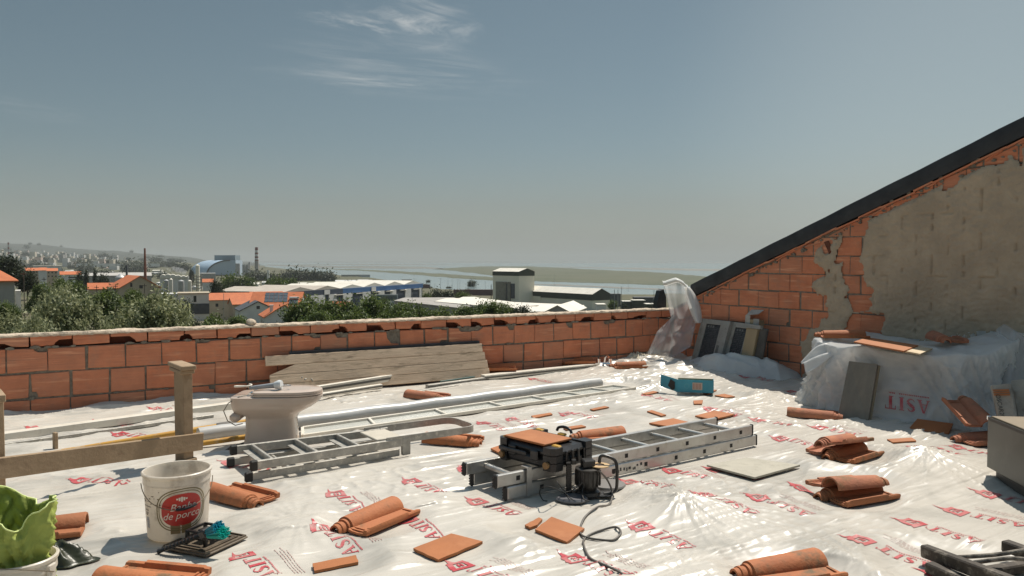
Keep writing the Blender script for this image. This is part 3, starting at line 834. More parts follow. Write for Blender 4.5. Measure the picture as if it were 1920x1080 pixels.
M_PLANK = mat('scaffold_plank', (.72, .55, .39), (.58, .43, .30), 5, rough=.85, bump=.4, bscale=22, stretch=(.5, 3, 3), c3=(.13, .09, .05), dscale=7, damt=.45)
def tile_mesh():
 mb = MB()
 n = 14
 secs = [(-.225, .034, .024), (-.205, .036, .025), (-.203, .041, .028), (-.190, .042, .030), (-.188, .037, .029), (-.172, .038, .030), (-.170, .046, .033), (-.155, .047, .034), (-.152, .056, .044),
   (-.10, .058, .046), (.0, .061, .049), (.10, .064, .052), (.208, .067, .055), (.215, .064, .055)]
 cy = .055
 V, Fc = [], []
 for x, ro, ri in secs:
  for j in range(n + 1):
   a = math.pi * (1.04 * j / n - .02)
   V.append((x, cy + math.cos(a) * ro, .006 + math.sin(a) * ro * .98))
  for j in range(n, -1, -1):
   a = math.pi * (1.04 * j / n - .02)
   V.append((x, cy + math.cos(a) * ri, .006 + math.sin(a) * ri * .98))
 m = 2 * (n + 1)
 for i in range(len(secs) - 1):
  for j in range(m):
   Fc.append((i * m + j, i * m + (j + 1) % m, (i + 1) * m + (j + 1) % m, (i + 1) * m + j))
 for i, rv in ((0, 0), (len(secs) - 1, 1)):
  for j in range(n):
   q = (i * m + j, i * m + m - 1 - j, i * m + m - 2 - j, i * m + j + 1)
   Fc.append(q if rv else q[::-1])
 mb.add(V, Fc)
 def pan(u, v):
  return None
 prof = [(.004, .010), (-.02, .004), (-.06, .002), (-.092, .005), (-.10, .026), (-.118, .030), (-.122, .020), (-.118, -.004), (-.06, -.009), (.004, -.004)]
 xs = [-.185, -.165, -.16, .12, .125, .20, .215]
 sc = [.8, .85, 1, 1, .72, .72, .66]
 V, Fc = [], []
 for x, s in zip(xs, sc):
  for (y, z) in prof:
   V.append((x, y, .010 + (z if z < .012 else z * s)))
 k = len(prof)
 for i in range(len(xs) - 1):
  for j in range(k):
   Fc.append((i * k + j, (i + 1) * k + j, (i + 1) * k + (j + 1) % k, i * k + (j + 1) % k))
 Fc += [tuple(range(k)), tuple(reversed(range((len(xs) - 1) * k, len(xs) * k)))]
 mb.add(V, Fc)
 for x in (-.172, -.148): mb.box((x, -.095, .008), (x + .010, .0, .020))
 mb.box((.196, -.095, .008), (.210, .0, .019))
 return mb
TILES = [  # px, py of the middle of the tile on the deck, yaw, lift, pitch, roll, old?, label
 (452, 938, 146, .01, 0, 0, 0, 'clay roof tile lying just right of the tall white bucket'),
 (703, 984, 57, .01, 0, 0, 0, 'clay roof tile with a cut barrel lying alone between the bucket and the square loose slab'),
 (1603, 938, 24, .01, 0, 0, 0, 'lower clay roof tile of the pair with its flat pan facing the camera, right of centre'),
 (1592, 930, 206, .058, -4, 7, 1, 'upper mossy clay roof tile laid head to tail on another, in front of the draped heap'),
 (1596, 860, 38, .01, 0, 0, 0, 'lower clay roof tile of the pile nearest the draped heap'),
 (1572, 850, 218, .012, 0, 0, 1, 'second clay roof tile at the left foot of the pile nearest the draped heap'),
 (1580, 856, 40, .085, 6, -14, 1, 'topmost clay roof tile tilted on the pile nearest the draped heap'),
 (1475, 1085, 20, .01, 0, 0, 0, 'clay roof tile cut by the bottom edge of the picture, right of the cable'),
 (290, 1098, 168, .01, 0, 0, 0, 'clay roof tile cut by the bottom edge of the picture, below the black vent base'),
 (66, 1008, 20, .01, 0, 0, 0, 'clay roof tile half hidden behind the lime green cloth'),
 (1127, 826, 22, .01, 0, 0, 0, 'clay roof tile lying behind the black tool case'),
 (853, 832, 160, .01, 0, 0, 0, 'clay roof tile under the rounded end of the stepladder'),
 (803, 748, 150, .01, 0, 0, 1, 'dark weathered clay roof tile between the planks and the long grey pipe'),
 (932, 708, 8, .09, 0, 0, 0, 'clay roof tile against the parapet beside the end of the plank stack'),
 (1080, 694, 12, .085, 0, 0, 0, 'clay roof tile against the parapet, left of the chrome tap'),
 (1180, 699, 10, .06, 0, 0, 0, 'clay roof tile in front of the crumpled white rags'),
 (1165, 682, 0, .06, 0, 0, 1, 'clay roof tile mostly hidden behind the white rags near the corner'),
 (1527, 783, 156, .01, 0, 0, 1, 'shaded clay roof tile at the left foot of the draped heap'),
 (1848, 832, 10, .01, 0, 0, 1, 'shaded clay roof tile beside the grey stone box'),
]
for px, py, *_ in TILES: 
 g_ = G(px, py); FLAT.append((g_.x, g_.y, .2))
def tiles():
 proto = None
 for (px, py, yaw, lift, pit, rol, old, lab) in TILES:
  g_ = G(px, py)
  if proto is None:
   o = tile_mesh().build('roof_tile', M_TILE, smooth=35, loc=(0, 0, 0)); proto = o
  else:
   o = proto.copy(); COL.objects.link(o)
  hz = float(H(g_.x, g_.y)) if lift < .02 else 0
  o.location = (g_.x, g_.y, lift + hz)
  o.rotation_euler = (Rz(R(yaw)) @ Ry(R(pit)) @ Rx(R(rol))).to_euler()
  if old:
   o.material_slots[0].link = 'OBJECT'; o.material_slots[0].material = M_TILE2
  tag(o, lab, 'roof tile', 'loose clay roof tiles')
SLABS = [  # corner pixels (in order), thickness, label
 ([(775, 1036), (846, 1008), (905, 1023), (822, 1058)], .012, 'large square terracotta slab lying flat near the bottom centre'),
 ([(1003, 999), (1034, 975), (1096, 997), (1063, 1023)], .012, 'terracotta slab with one broken corner under the bend of the cable'),
 ([(984, 990), (1010, 976), (1017, 979), (1007, 990), (994, 995)], .012, 'small curved shard broken from the slab under the cable'),
 ([(586, 1064), (667, 1048), (672, 1061), (590, 1078)], .012, 'narrow terracotta strip at the bottom, left of the large square slab'),
 ([(1217, 798), (1262, 789), (1302, 799), (1262, 806)], .012, 'terracotta slab half hidden behind the far end of the long ladder'),
 ([(1303, 785), (1340, 775), (1378, 782), (1336, 792)], .012, 'terracotta slab lying just beyond the far end of the long ladder'),
 ([(1106, 770), (1134, 764), (1142, 766), (1113, 772)], .010, 'small terracotta strip right of the centre, in front of the white frame'),
 ([(996, 783), (1032, 777), (1036, 780), (1001, 787)], .010, 'thin terracotta strip lying behind the black tool case, left of a red print'),
 ([(1056, 805), (1090, 800), (1099, 803), (1062, 809)], .010, 'pale terracotta strip directly behind the tool case'),
 ([(1213, 774), (1222, 772), (1249, 781), (1240, 783)], .010, 'narrow terracotta strip pointing at the far end of the long ladder'),
 ([(1300, 754), (1318, 753), (1316, 760), (1301, 760)], .010, 'tiny terracotta square below the blue carton'),
 ([(1203, 741), (1225, 736), (1235, 738), (1212, 743)], .010, 'thin sliver of tile left of the blue carton'),
 ([(1318, 739), (1336, 733), (1344, 734), (1326, 742)], .010, 'small pale tile scrap right of the blue carton'),
 ([(1663, 827), (1710, 824), (1718, 830), (1674, 833)], .010, 'thin terracotta slab behind the pile of three tiles'),
 ([(1340, 744), (1358, 741), (1378, 746), (1362, 748)], .010, 'pale tile scrap in the film beside the blue carton'),
 ([(920, 846), (950, 836), (985, 848), (955, 864)], .012, 'terracotta slab sticking out from under the black tool case'),
]
for P_, *_ in SLABS:
 c_ = G(sum(p[0] for p in P_) / len(P_), sum(p[1] for p in P_) / len(P_)); FLAT.append((c_.x, c_.y, .16))
def slab_at(P, th, label, mat_=None, lift=None, name='terracotta_slab'):
 g_ = [G(px, py) for px, py in P]
 hz = [float(H(v.x, v.y)) for v in g_]
 z0 = (sum(hz) / len(hz) + .003) if lift is None else lift
 mb = MB()
 c = sum(g_, Vector()) / len(g_)
 n = len(g_)
 out_ = []
 for i in range(n):
  a, b = g_[i], g_[(i + 1) % n]
  for k in range(5):
   q = a.lerp(b, k / 5)
   if k: q = q + (q - c).normalized() * random.uniform(-.0025, .0025)
   out_.append((q.x, q.y))
 if (g_[1] - g_[0]).cross(g_[2] - g_[1]).z < 0: out_ = out_[::-1]
 mb.prism(out_, z0, z0 + th)
 o = mb.build(name, mat_ or M_TERRA)
 return tag(o, label, 'tile slab', 'loose terracotta slabs')
def slabs():
 for P, th, lab in SLABS: slab_at(P, th, lab)
def text_mesh(s, size=.1, shear=0.0, align='CENTER'):
 cu = bpy.data.curves.new('lettering', 'FONT')
 cu.body = s; cu.size = size; cu.shear = shear; cu.align_x = align; cu.align_y = 'CENTER'; cu.resolution_u = 3
 o = bpy.data.objects.new('lettering', cu); COL.objects.link(o)
 bpy.context.view_layer.update()
 me = bpy.data.meshes.new_from_object(o.evaluated_get(bpy.context.evaluated_depsgraph_get()))
 V = [v.co.copy() for v in me.vertices]; Fc = [tuple(p.vertices) for p in me.polygons]
 bpy.data.objects.remove(o); bpy.data.curves.remove(cu); bpy.data.meshes.remove(me)
 return V, Fc
def bucket_body(mb, r0, r1, h, hollow=True, n=48):
 prof = [(0, .0), (r0 - .006, 0), (r0, .006)]
 for i in range(1, 9): prof.append((r0 + (r1 - r0) * i / 9, h * i / 9 * .93 + .006))
 prof += [(r1 - .002, h - .055), (r1 + .001, h - .053), (r1 + .001, h - .046), (r1, h - .02), (r1 + .006, h - .016), (r1 + .008, h - .004), (r1 + .003, h), (r1 - .003, h - .001), (r1 - .006, h - .02), (r0 - .004, .008), (0, .008)]
 mb.lathe(prof, n)
def big_bucket():
 g_ = G(334, 1003)
 r1, r0, h = .153, .137, .318
 root = thing('bucket', 'tall white plastic bucket with a red oval label and a wire handle', 'bucket', (g_.x, g_.y, .012))
 mb = MB(); bucket_body(mb, r0, r1, h)
 mb.build('body', M_WHITEP, root, smooth=40)
 def wrap(a, z, e=.0012):
  r = r0 + (r1 - r0) * min(1, z / (h * .93)) + e
  return (r * math.cos(a), r * math.sin(a), z)
 a_c = R(-59)                     # towards the camera and right
 rm = r0 + .008
 def oval(w0, h0, w1, h1, e, tilt=.22, n=56):
  V, Fc = [], []
  for ring, (w, hh) in enumerate(((w0, h0), (w1, h1))):
   for j in range(n):
    t = 2 * math.pi * j / n
    ex = 2 / 2.5
    x = w * abs(math.cos(t)) ** ex * (1 if math.cos(t) >= 0 else -1); y = hh * abs(math.sin(t)) ** ex * (1 if math.sin(t) >= 0 else -1)
    V.append(wrap(a_c + x / rm, .155 + y + tilt * x * .25, e))
  for j in range(n): Fc.append((j, (j + 1) % n, n + (j + 1) % n, n + j))
  return V, Fc
 M_RED = mat('label_red', (.56, .035, .025), (.50, .03, .022), 9, rough=.35)
 M_OLV = mat('label_line', (.19, .15, .06), rough=.45)
 mb = MB()
 V, Fc = oval(.096, .080, .0005, .0005, .0012); 
 mb2 = MB()
 prev = None
 for k in range(6):
  s0, s1 = 1 - k / 6, 1 - (k + 1) / 6
  V, Fc = oval(.092 * s0, .076 * s0, max(.0004, .092 * s1), max(.0004, .076 * s1), .0014); mb2.add(V, Fc)
 lb = mb2.build('label', M_RED, root)
 mb3 = MB()
 V, Fc = oval(.106, .090, .102, .086, .0012); mb3.add(V, Fc)
 V, Fc = oval(.117, .101, .112, .096, .0012); mb3.add(V, Fc)
 mb3.build('label_border', M_OLV, lb)
 M_LET = mat('label_lettering', (.82, .72, .60), rough=.45)
 mbt = MB()
 for s, z, x0, sz in (('Banha', .168, .004, .048), ('de porco', .128, -.002, .046)):
  V, Fc = text_mesh(s, sz, .3)
  mbt.add([wrap(a_c + (v.x + x0) / rm, z + v.y + .055 * v.x, .0024) for v in V], Fc)
 for k in range(5):
  a = (k - 2) * .010
  mbt.add([wrap(a_c + (a + dx) / rm, .205 + dz, .0024) for dx, dz in ((-.0035, -.012 + abs(a) * .5), (.0035, -.012 + abs(a) * .5), (.0045, .012 - abs(a) * .3), (-.0045, .012 - abs(a) * .3))], [(0, 1, 2, 3)])
 mbt.build('label_lettering', M_LET, lb)
 mbg = MB()
 for x in (-.03, .02): mbg.add([wrap(a_c + (x + dx) / rm, z, .0016) for dx, z in ((-.022, .04), (.022, .04), (.022, .085), (-.022, .085))], [(0, 1, 2, 3)])
 mbg.build('label_picture', mat('label_brown', (.28, .19, .09), rough=.5), lb)
 a_l = R(-131)
 mbs = MB(); rr = random.Random(5)
 for row, z in ((0, .19), (1, .168), (2, .165), (3, .145), (4, .132)):
  x = -.03 + (.012 if row > 2 else 0)
  while x < .03 - (.022 if row > 2 else 0):
   w = rr.uniform(.003, .008); hh = .007 if row > 2 else .003
   mbs.add([wrap(a_l + (x + dx) / rm, z + dz, .0012) for dx, dz in ((0, 0), (w, 0), (w, hh), (0, hh))], [(0, 1, 2, 3)]); x += w + .003
 mbs.build('small_print', mat('label_ink', (.10, .09, .09), rough=.5), root)
 mbb = MB()
 for k in range(9): mbb.add([wrap(a_l + (-.012 + k * .0028 + dx) / rm, z, .0012) for dx, z in ((0, .062), (.0016, .062), (.0016, .115), (0, .115))], [(0, 1, 2, 3)])
 mbb.build('barcode', mat('label_blue', (.10, .17, .30), rough=.5), root)
 mbd = MB()
 for i in range(26):
  a = random.uniform(R(-150), R(-95)); z = random.choice([random.uniform(.17, .23), random.uniform(.02, .3)]); r = random.uniform(.001, .006)
  mbd.add([wrap(a + math.cos(t) * r * random.uniform(.6, 1.8) / rm, z + math.sin(t) * r * random.uniform(.4, 1), .001) for t in np.linspace(0, 6.28, 8)[:-1]], [tuple(range(7))])
 mbd.build('mortar_spatter', mat('spatter', (.20, .155, .11), rough=.9), root)
 mbh = MB()
 a0, a1 = R(-148), R(20)
 pts = [];
 for i in range(31):
  t = i / 30; a = a0 + (a1 - a0) * t
  dz = math.sin(math.pi * t) ** .85
  z = .268 - .108 * dz
  p = Vector(wrap(a, z, .010 + .006 * dz)); pts.append(p)
 mbh.tube(pts, .0022, 6)
 hd = mbh.build('handle', mat('steel_wire', (.22, .18, .13), rough=.5, metal=.6), root, smooth=60)
 mg = MB(); i0 = 15; mg.tube([pts[i] for i in range(i0 - 1, i0 + 6)], .0065, 10); mg.build('grip', M_BLACK, hd, smooth=50)
 return root
def small_bucket():
 g_ = G(40, 1152)
 root = thing('bucket', 'white plastic bucket at the bottom left corner stuffed with a lime green cloth', 'bucket', (g_.x, g_.y, .01))
 mb = MB(); bucket_body(mb, .105, .122, .215)
 mb.build('body', M_WHITEP, root, smooth=40)
 mb = MB(); mb.box((.117, -.02, .13), (.132, .02, .19), Rz(R(-5)), .004); mb.build('handle_lug', M_WHITEP, root)
 mh = MB()
 mh.tube([(.135 * math.cos(a), .135 * math.sin(a), .16 - .06 * math.sin((a - R(-5)) / R(175) * math.pi)) for a in np.linspace(R(-5), R(-180), 20)], .0022, 6)
 mh.build('handle', bpy.data.materials['steel_wire'], root, smooth=60)
 M_LIME = mat('lime_cloth', (.37, .43, .10), (.31, .37, .08), 4, rough=.75, bump=.25, bscale=60, c3=(.46, .52, .2), dscale=3, damt=.3, trans=.15)
 n = 96
 P = []
 for j in range(40):
  v = j / 39
  ring = []
  for i in range(n):
   a = 2 * math.pi * i / n
   gs = lambda c_, w_: math.exp(-(((a - R(c_) + math.pi) % (2 * math.pi) - math.pi) / R(w_)) ** 2)
   top = .36 + .075 * gs(12, 50) + .10 * gs(150, 46) - .045 * gs(-50, 20) + .025 * gs(-98, 16) - .02 * gs(-140, 20)
   z = .10 + (top - .10) * v
   fold = .020 * math.sin(3 * a + 1.2) * v + .012 * math.sin(7 * a + 2 * v + .6) * (.3 + v) + .006 * math.sin(13 * a + 5 * v) + .022 * (1 - abs(float(pn(a * 2.2, v * 3 + a, 63)))) ** 6 + .012 * (1 - abs(float(pn(a * 4.5, v * 5 - a, 64)))) ** 6
   r = .095 + .02 * v * v + fold * (1 - .2 * v) - .03 * gs(-50, 18) * v + .012 * gs(-98, 12) * v
   sl = .022 * math.exp(-((z - .215) / .03) ** 2)
   ring.append(((r - sl) * math.cos(a) - .012 * v, (r - sl) * math.sin(a), z))
  P.append(ring)
 V = [p for r_ in P for p in r_]
 Fc = [(j * n + i, j * n + (i + 1) % n, (j + 1) * n + (i + 1) % n, (j + 1) * n + i) for j in range(39) for i in range(n)]
 mb = MB().add(V, Fc)
 cl = mb.build('cloth', M_LIME, None, smooth=180, loc=(g_.x, g_.y, .012))
 so = cl.modifiers.new('thickness', 'SOLIDIFY'); so.thickness = .003
 tag(cl, 'stiff lime green cloth standing folded out of the white bucket at the bottom left', 'cloth')
 rim = [Vector(p) for p in P[-1]]; mb = MB(); mb.tube(rim + [rim[0]], .003, 5, False); mb.build('hem', mat('lime_hem', (.60, .68, .28), rough=.8), cl, smooth=180)
 c = G(96, 1058)
 M_OLIVE = mat('olive_cloth', (.030, .034, .014), (.018, .02, .009), 6, rough=.38, bump=.3, bscale=30)
 def fn(u, v):
  a = 2 * math.pi * u; r = v * .16 * (1 + .2 * math.sin(3 * a + 1) + .1 * math.sin(7 * a))
  x, y = r * math.cos(a), r * math.sin(a) * .75
  z = .06 * (1 - v ** 2.5) + .05 * (1 - abs(float(pn(x * 15, y * 15, 61)))) ** 3 * (1 - v * v) - .02 * v
  return (x, y, max(z, .0))
 mb = MB(); mb.grid(fn, 60, 24, closed_u=True)
 tag(mb.build('cloth', M_OLIVE, None, smooth=180, loc=(c.x, c.y, .012)), 'crumpled dark olive cloth lying beside the lime green one', 'cloth')
def vent_and_brush():
 P = [G(330, 1016), G(385, 985), G(456, 1034), G(372, 1064)]
 c = sum(P, Vector()) / 4
 ax = ((P[2] - P[3]) + (P[1] - P[0])).normalized(); yaw = math.atan2(ax.y, ax.x)
 root = thing('vent_base', 'dark square plastic vent base with a broken raised frame beside the bucket', 'vent base', (c.x, c.y, .012), yaw)
 M_DUSTY = mat('dusty_black_plastic', (.085, .062, .04), (.13, .098, .066), 9, rough=.6, c3=(.2, .16, .11), dscale=18, damt=.5)
 a = .135
 mb = MB(); mb.box((-a, -a, 0), (a, a, .010), None, .003)
 mb.build('plate', M_DUSTY, root)
 mb = MB()
 for s in (1, .80, .72):
  w = a * s - .006
  for q in (((-w, -w), (w, -w + .007)), ((-w, w - .007), (w, w)), ((-w, -w + .008), (-w + .007, w - .008)), ((w - .007, -w + .008), (w, w - .008))):
   mb.box((q[0][0], q[0][1], .0102), (q[1][0], q[1][1], .017))
 mb.build('rib', M_DUSTY, root)
 mb = MB()
 w = .055
 for (x, y) in ((-w, -w), (w, -w), (w, w), (-w, w)): mb.box((x - .008, y - .008, .0105), (x + .008, y + .008, .075), None, .002)
 for z in (.066, .035):
  mb.box((-w, -w - .005, z), (w, -w + .005, z + .01)); mb.box((-w, w - .005, z), (w, w + .005, z + .01)); mb.box((-w - .005, -w + .006, z), (-w + .005, w - .006, z + .01)); mb.box((w - .005, -w + .006, z), (w + .005, w - .006, z + .01))
 mb.box((-w + .02, -w - .007, .011), (-w + .05, -w - .0055, .06)); mb.box((w + .0055, -.03, .012), (w + .0075, .02, .06))
 mb.box((-.02, -.03, .05), (.03, .03, .068), None, .004)
 mb.build('raised_frame', M_BLACK, root)
 mb = MB(); mb.lathe([(0, 0), (.012, 0), (.014, .01), (.010, .02), (0, .022)], 14, Tr(.075, .03, .012)); mb.build('cap', mat('red_cap', (.5, .02, .03), rough=.4), root, smooth=40)
 p0 = G(297, 1034, .02); p1 = G(385, 1000, .10)
 p1 = Vector((p1.x, p1.y, .10))
 d = (p1 - p0); ln = d.length
 yaw = math.atan2(d.y, d.x); pit = -math.asin(d.z / ln)
 root = thing('brush', 'scrubbing brush with turquoise bristles and a black handle leaning on the vent base', 'brush', p0, 0, None, (Rz(yaw) @ Ry(pit)).to_euler())
 mb = MB()
 mb.tube([(-.005, 0, 0), (.0, 0, 0), (.02, 0, 0), (ln * .6, 0, .0), (ln * .98, 0, .0)], [.008, .015, .0135, .0125, .016], 10, True, None, .75)
 for k in range(9): mb.box((.035 + k * .017, -.0145, -.002), (.041 + k * .017, .0145, .0115))
 hd = mb.build('handle', M_BLACK, root, smooth=40)
 mb = MB()
 Mh = Tr(ln, 0, .0) @ Rz(R(-24)) @ Ry(R(-8))
 mb.box((-.02, -.026, -.018), (.022, .026, .022), Mh, .006)
 mb.build('head', M_BLACK, root)
 for nm, col, off, tl in (('teal_bristles', (.0, .20, .28), 0, .075), ('green_bristles', (.0, .30, .25), 1, .08)):
  mb = MB()
  for i in range(190):
   a = random.uniform(0, 6.28); r = math.sqrt(random.random())
   y, z = math.cos(a) * r * .022, math.sin(a) * r * .016 - (.012 * off)
   sp = 1.75
   p = [Mh @ Vector((.018, y, z)), Mh @ Vector((.018 + tl * random.uniform(.9, 1.02) + .012 * off, y * sp, z * sp - .012 * off))]
   mb.tube(p, [.0014, .0017], 4, True)
  mb.build('bristles', mat(nm, col, tuple(c_ * 1.5 for c_ in col), 60, rough=.45), root)
 return root
def timber(mb, a, b, w, h, up=UZ, bev=.004):
 a, b = Vector(a), Vector(b)
 x = (b - a).normalized(); y = up.cross(x).normalized(); z = x.cross(y)
 M = Matrix(((x.x, y.x, z.x, a.x), (x.y, y.y, z.y, a.y), (x.z, y.z, z.z, a.z), (0, 0, 0, 1)))
 mb.box((0, -w / 2, -h / 2), ((b - a).length, w / 2, h / 2), M, bev)
def trestle():
 g0 = G(346, 872); g1 = G(-2, 960)
 root = thing('trestle', 'rough timber trestle with two posts, a low cross rail and a capped post', 'trestle', (g0.x, g0.y, .012))
 d = (g1 - g0); d.normalize(); side = Vector((-d.y, d.x, 0))
 mb = MB(); timber(mb, g0 + UZ * .01, g0 + UZ * .615, .10, .07, up=d); mb.build('post', M_WOOD, root, world=True)
 mb = MB(); timber(mb, (g1.x, g1.y, .01), (g1.x, g1.y, .60), .06, .05, up=d); mb.build('post', M_WOOD, root, world=True)
 cdir = Vector((.62, -.78, 0))
 c = g0 + UZ * .655
 mb = MB(); timber(mb, c - cdir * .16 - UZ * .030, c + cdir * .10 - UZ * .030, .09, .026); mb.build('cap_board', M_WOOD, root, world=True)
 mb = MB(); timber(mb, c - cdir * .19, c + cdir * .13, .095, .028); mb.build('cap_board', M_WOOD, root, world=True)
 mb = MB(); c = Vector((g1.x, g1.y, .622)); timber(mb, c - cdir * .15 , c + cdir * .1, .07, .04); mb.build('cap_board', M_WOOD, root, world=True)
 r0 = g0 + UZ * .17 - side * .0 + side * .045; r1 = g1 + UZ * .155 + side * .045
 if (r0 - Vector((0, 0, 0))).length > g0.length + .2: side = -side
 sd = side if side.y < 0 else -side
 mb = MB(); timber(mb, g0 + UZ * .145 + sd * .052 - d * .10, g1 + UZ * .25 + sd * .052 + d * .05, .026, .115); mb.build('rail', M_WOOD, root, world=True)
 mb = MB(); timber(mb, g0 + d * .12 + sd * .04 + UZ * .025, g0 - d * .05 + sd * .04 + UZ * .025, .05, .05); mb.build('foot', M_WOOD, root, world=True)
 p = G(104, 842); 
 mb = MB(); timber(mb, (p.x, p.y, 0), (p.x, p.y, .12), .035, .025, up=d)
 tag(mb.build('timber_peg', M_WOOD), 'short dark timber peg standing behind the trestle rail', 'peg')
 return root
def toilet():
 g_ = G(515, 838)
 yaw = R(2)
 root = thing('toilet_pan', 'pink beige ceramic toilet pan with its seat lid closed, standing on the film', 'toilet', (g_.x, g_.y, .012), yaw)
 M_CER = mat('pink_ceramic', (.56, .455, .375), (.53, .425, .35), 2, rough=.22, coat=.3, c3=(.45, .34, .27), dscale=5, damt=.25)
 H_ = .375
 def sec(x0, x1, w, e, n=40, cx=None):
  """rounded plan outline between x0 (back) and x1 (front)"""
  P = []
  cxm = (x0 + x1) / 2; hx = (x1 - x0) / 2
  for j in range(n):
   t = 2 * math.pi * j / n
   ct, st = math.cos(t), math.sin(t)
   eb = .22 if ct < 0 else e          # square back, round front
   x = cxm + hx * (1 if ct >= 0 else -1) * abs(ct) ** eb
   y = w * (1 if st >= 0 else -1) * abs(st) ** (eb if ct < 0 else e)
   P.append((x, y))
  return P
 L_ = [(0, -.195, .165, .105, .4), (.004, -.20, .17, .11, .4), (.10, -.185, .16, .105, .42), (.20, -.178, .155, .105, .45), (.232, -.18, .175, .112, .55), (.255, -.25, .205, .145, .62), (.29, -.262, .275, .165, .75), (.325, -.268, .325, .176, .85),
          (.355, -.27, .345, .180, .9), (H_ - .004, -.27, .346, .180, .9), (H_, -.265, .34, .175, .9)]
 n = 40
 V, Fc = [], []
 for (z, x0, x1, w, e) in L_:
  V += [(x, y, z) for x, y in sec(x0, x1, w, e, n)]
 for i in range(len(L_) - 1):
  Fc += [(i * n + j, i * n + (j + 1) % n, (i + 1) * n + (j + 1) % n, (i + 1) * n + j) for j in range(n)]
 Fc += [tuple(reversed(range(n))), tuple(range((len(L_) - 1) * n, len(L_) * n))]
 MB().add(V, Fc).build('bowl', M_CER, root, smooth=50)
 mb = MB()
 mb.box((-.198, -.035, .05), (-.17, .035, .215), None, .012)
 mb.build('outlet_recess', mat('dark_recess', (.10, .065, .045), rough=.8), root)
 mb = MB(); mb.box((-.272, -.165, .20), (-.20, -.03, .262), None, .02); mb.box((-.272, .03, .20), (-.20, .165, .262), None, .02); mb.build('back_bracket', M_CER, root, smooth=40)
 P = sec(-.12, .345, .172, .9, 48)
 mb = MB()
 mb.prism(P, H_ + .0035, H_ + .014); 
 sd_ = mb.build('seat', M_CER, root)
 V, Fc = [], []
 n = 48
 for z, s in ((H_ + .016, .985), (H_ + .022, .995), (H_ + .032, .985), (H_ + .037, .94), (H_ + .041, .6)):
  V += [((x - .11) * s + .11, y * s, z) for x, y in P]
 for i in range(4): Fc += [(i * n + j, i * n + (j + 1) % n, (i + 1) * n + (j + 1) % n, (i + 1) * n + j) for j in range(n)]
 Fc += [tuple(reversed(range(n))), tuple(range(4 * n, 5 * n))]
 MB().add(V, Fc).build('lid', M_CER, root, smooth=45)
 M_CHR = mat('chrome', (.75, .75, .74), rough=.12, metal=1.0)
 for y in (-.07, .07):
  mb = MB(); mb.tube([(-.145, y - .03, H_ + .014), (-.145, y + .03, H_ + .014)], .011, 10); mb.build('hinge', M_CHR, root, smooth=40)
 mb = MB(); mb.tube([(-.16, -.12, .385), (-.2, -.16, .38), (-.27, -.17, .34), (-.31, -.15, .28), (-.30, -.1, .2), (-.26, -.06, .16), (-.21, -.05, .17)], .0035, 6)
 mb.build('wire_hook', mat('dull_wire', (.3, .27, .22), rough=.5, metal=.7), root, smooth=60)
 zt = .012 + H_ + .043
 a = Vector((g_.x - .155, g_.y - .06, zt + .008)); b = Vector((g_.x + .03, g_.y - .075, zt + .03))
 rt = thing('hand_shower', 'grey hand shower with a short coiled hose lying on the toilet lid', 'shower head', a)
 mb = MB(); mb.tube([a, a.lerp(b, .2), a.lerp(b, .7), b], [.010, .014, .017, .020], 12)
 M_GREYP = mat('grey_plastic', (.30, .32, .34), (.38, .4, .41), 8, rough=.3)
 mb.build('handle', M_GREYP, rt, world=True, smooth=50)
 mb = MB(); d_ = (b - a).normalized(); mb.tube([b, b + d_ * .03, b + d_ * .05], [.024, .034, .030], 18); mb.build('spray_head', mat('pale_plastic', (.66, .68, .68), rough=.3), rt, world=True, smooth=45)
 mb = MB(); c = b + Vector((.075, .01, -.008)); mb.tube([c + Vector((math.cos(t) * .035, math.sin(t) * .03, .004)) for t in np.linspace(0, 6.28, 22)], .004, 6, False); mb.build('holder_ring', M_CHR, rt, world=True, smooth=60)
 mb = MB(); c = a + Vector((-.05, .01, -.004))
 mb.tube([a] + [c + Vector((math.cos(t) * .06, math.sin(t) * .035, .004 + .003 * t)) for t in np.linspace(.3, 7.2, 30)], .006, 7); mb.build('hose', M_CREAM, rt, world=True, smooth=60)
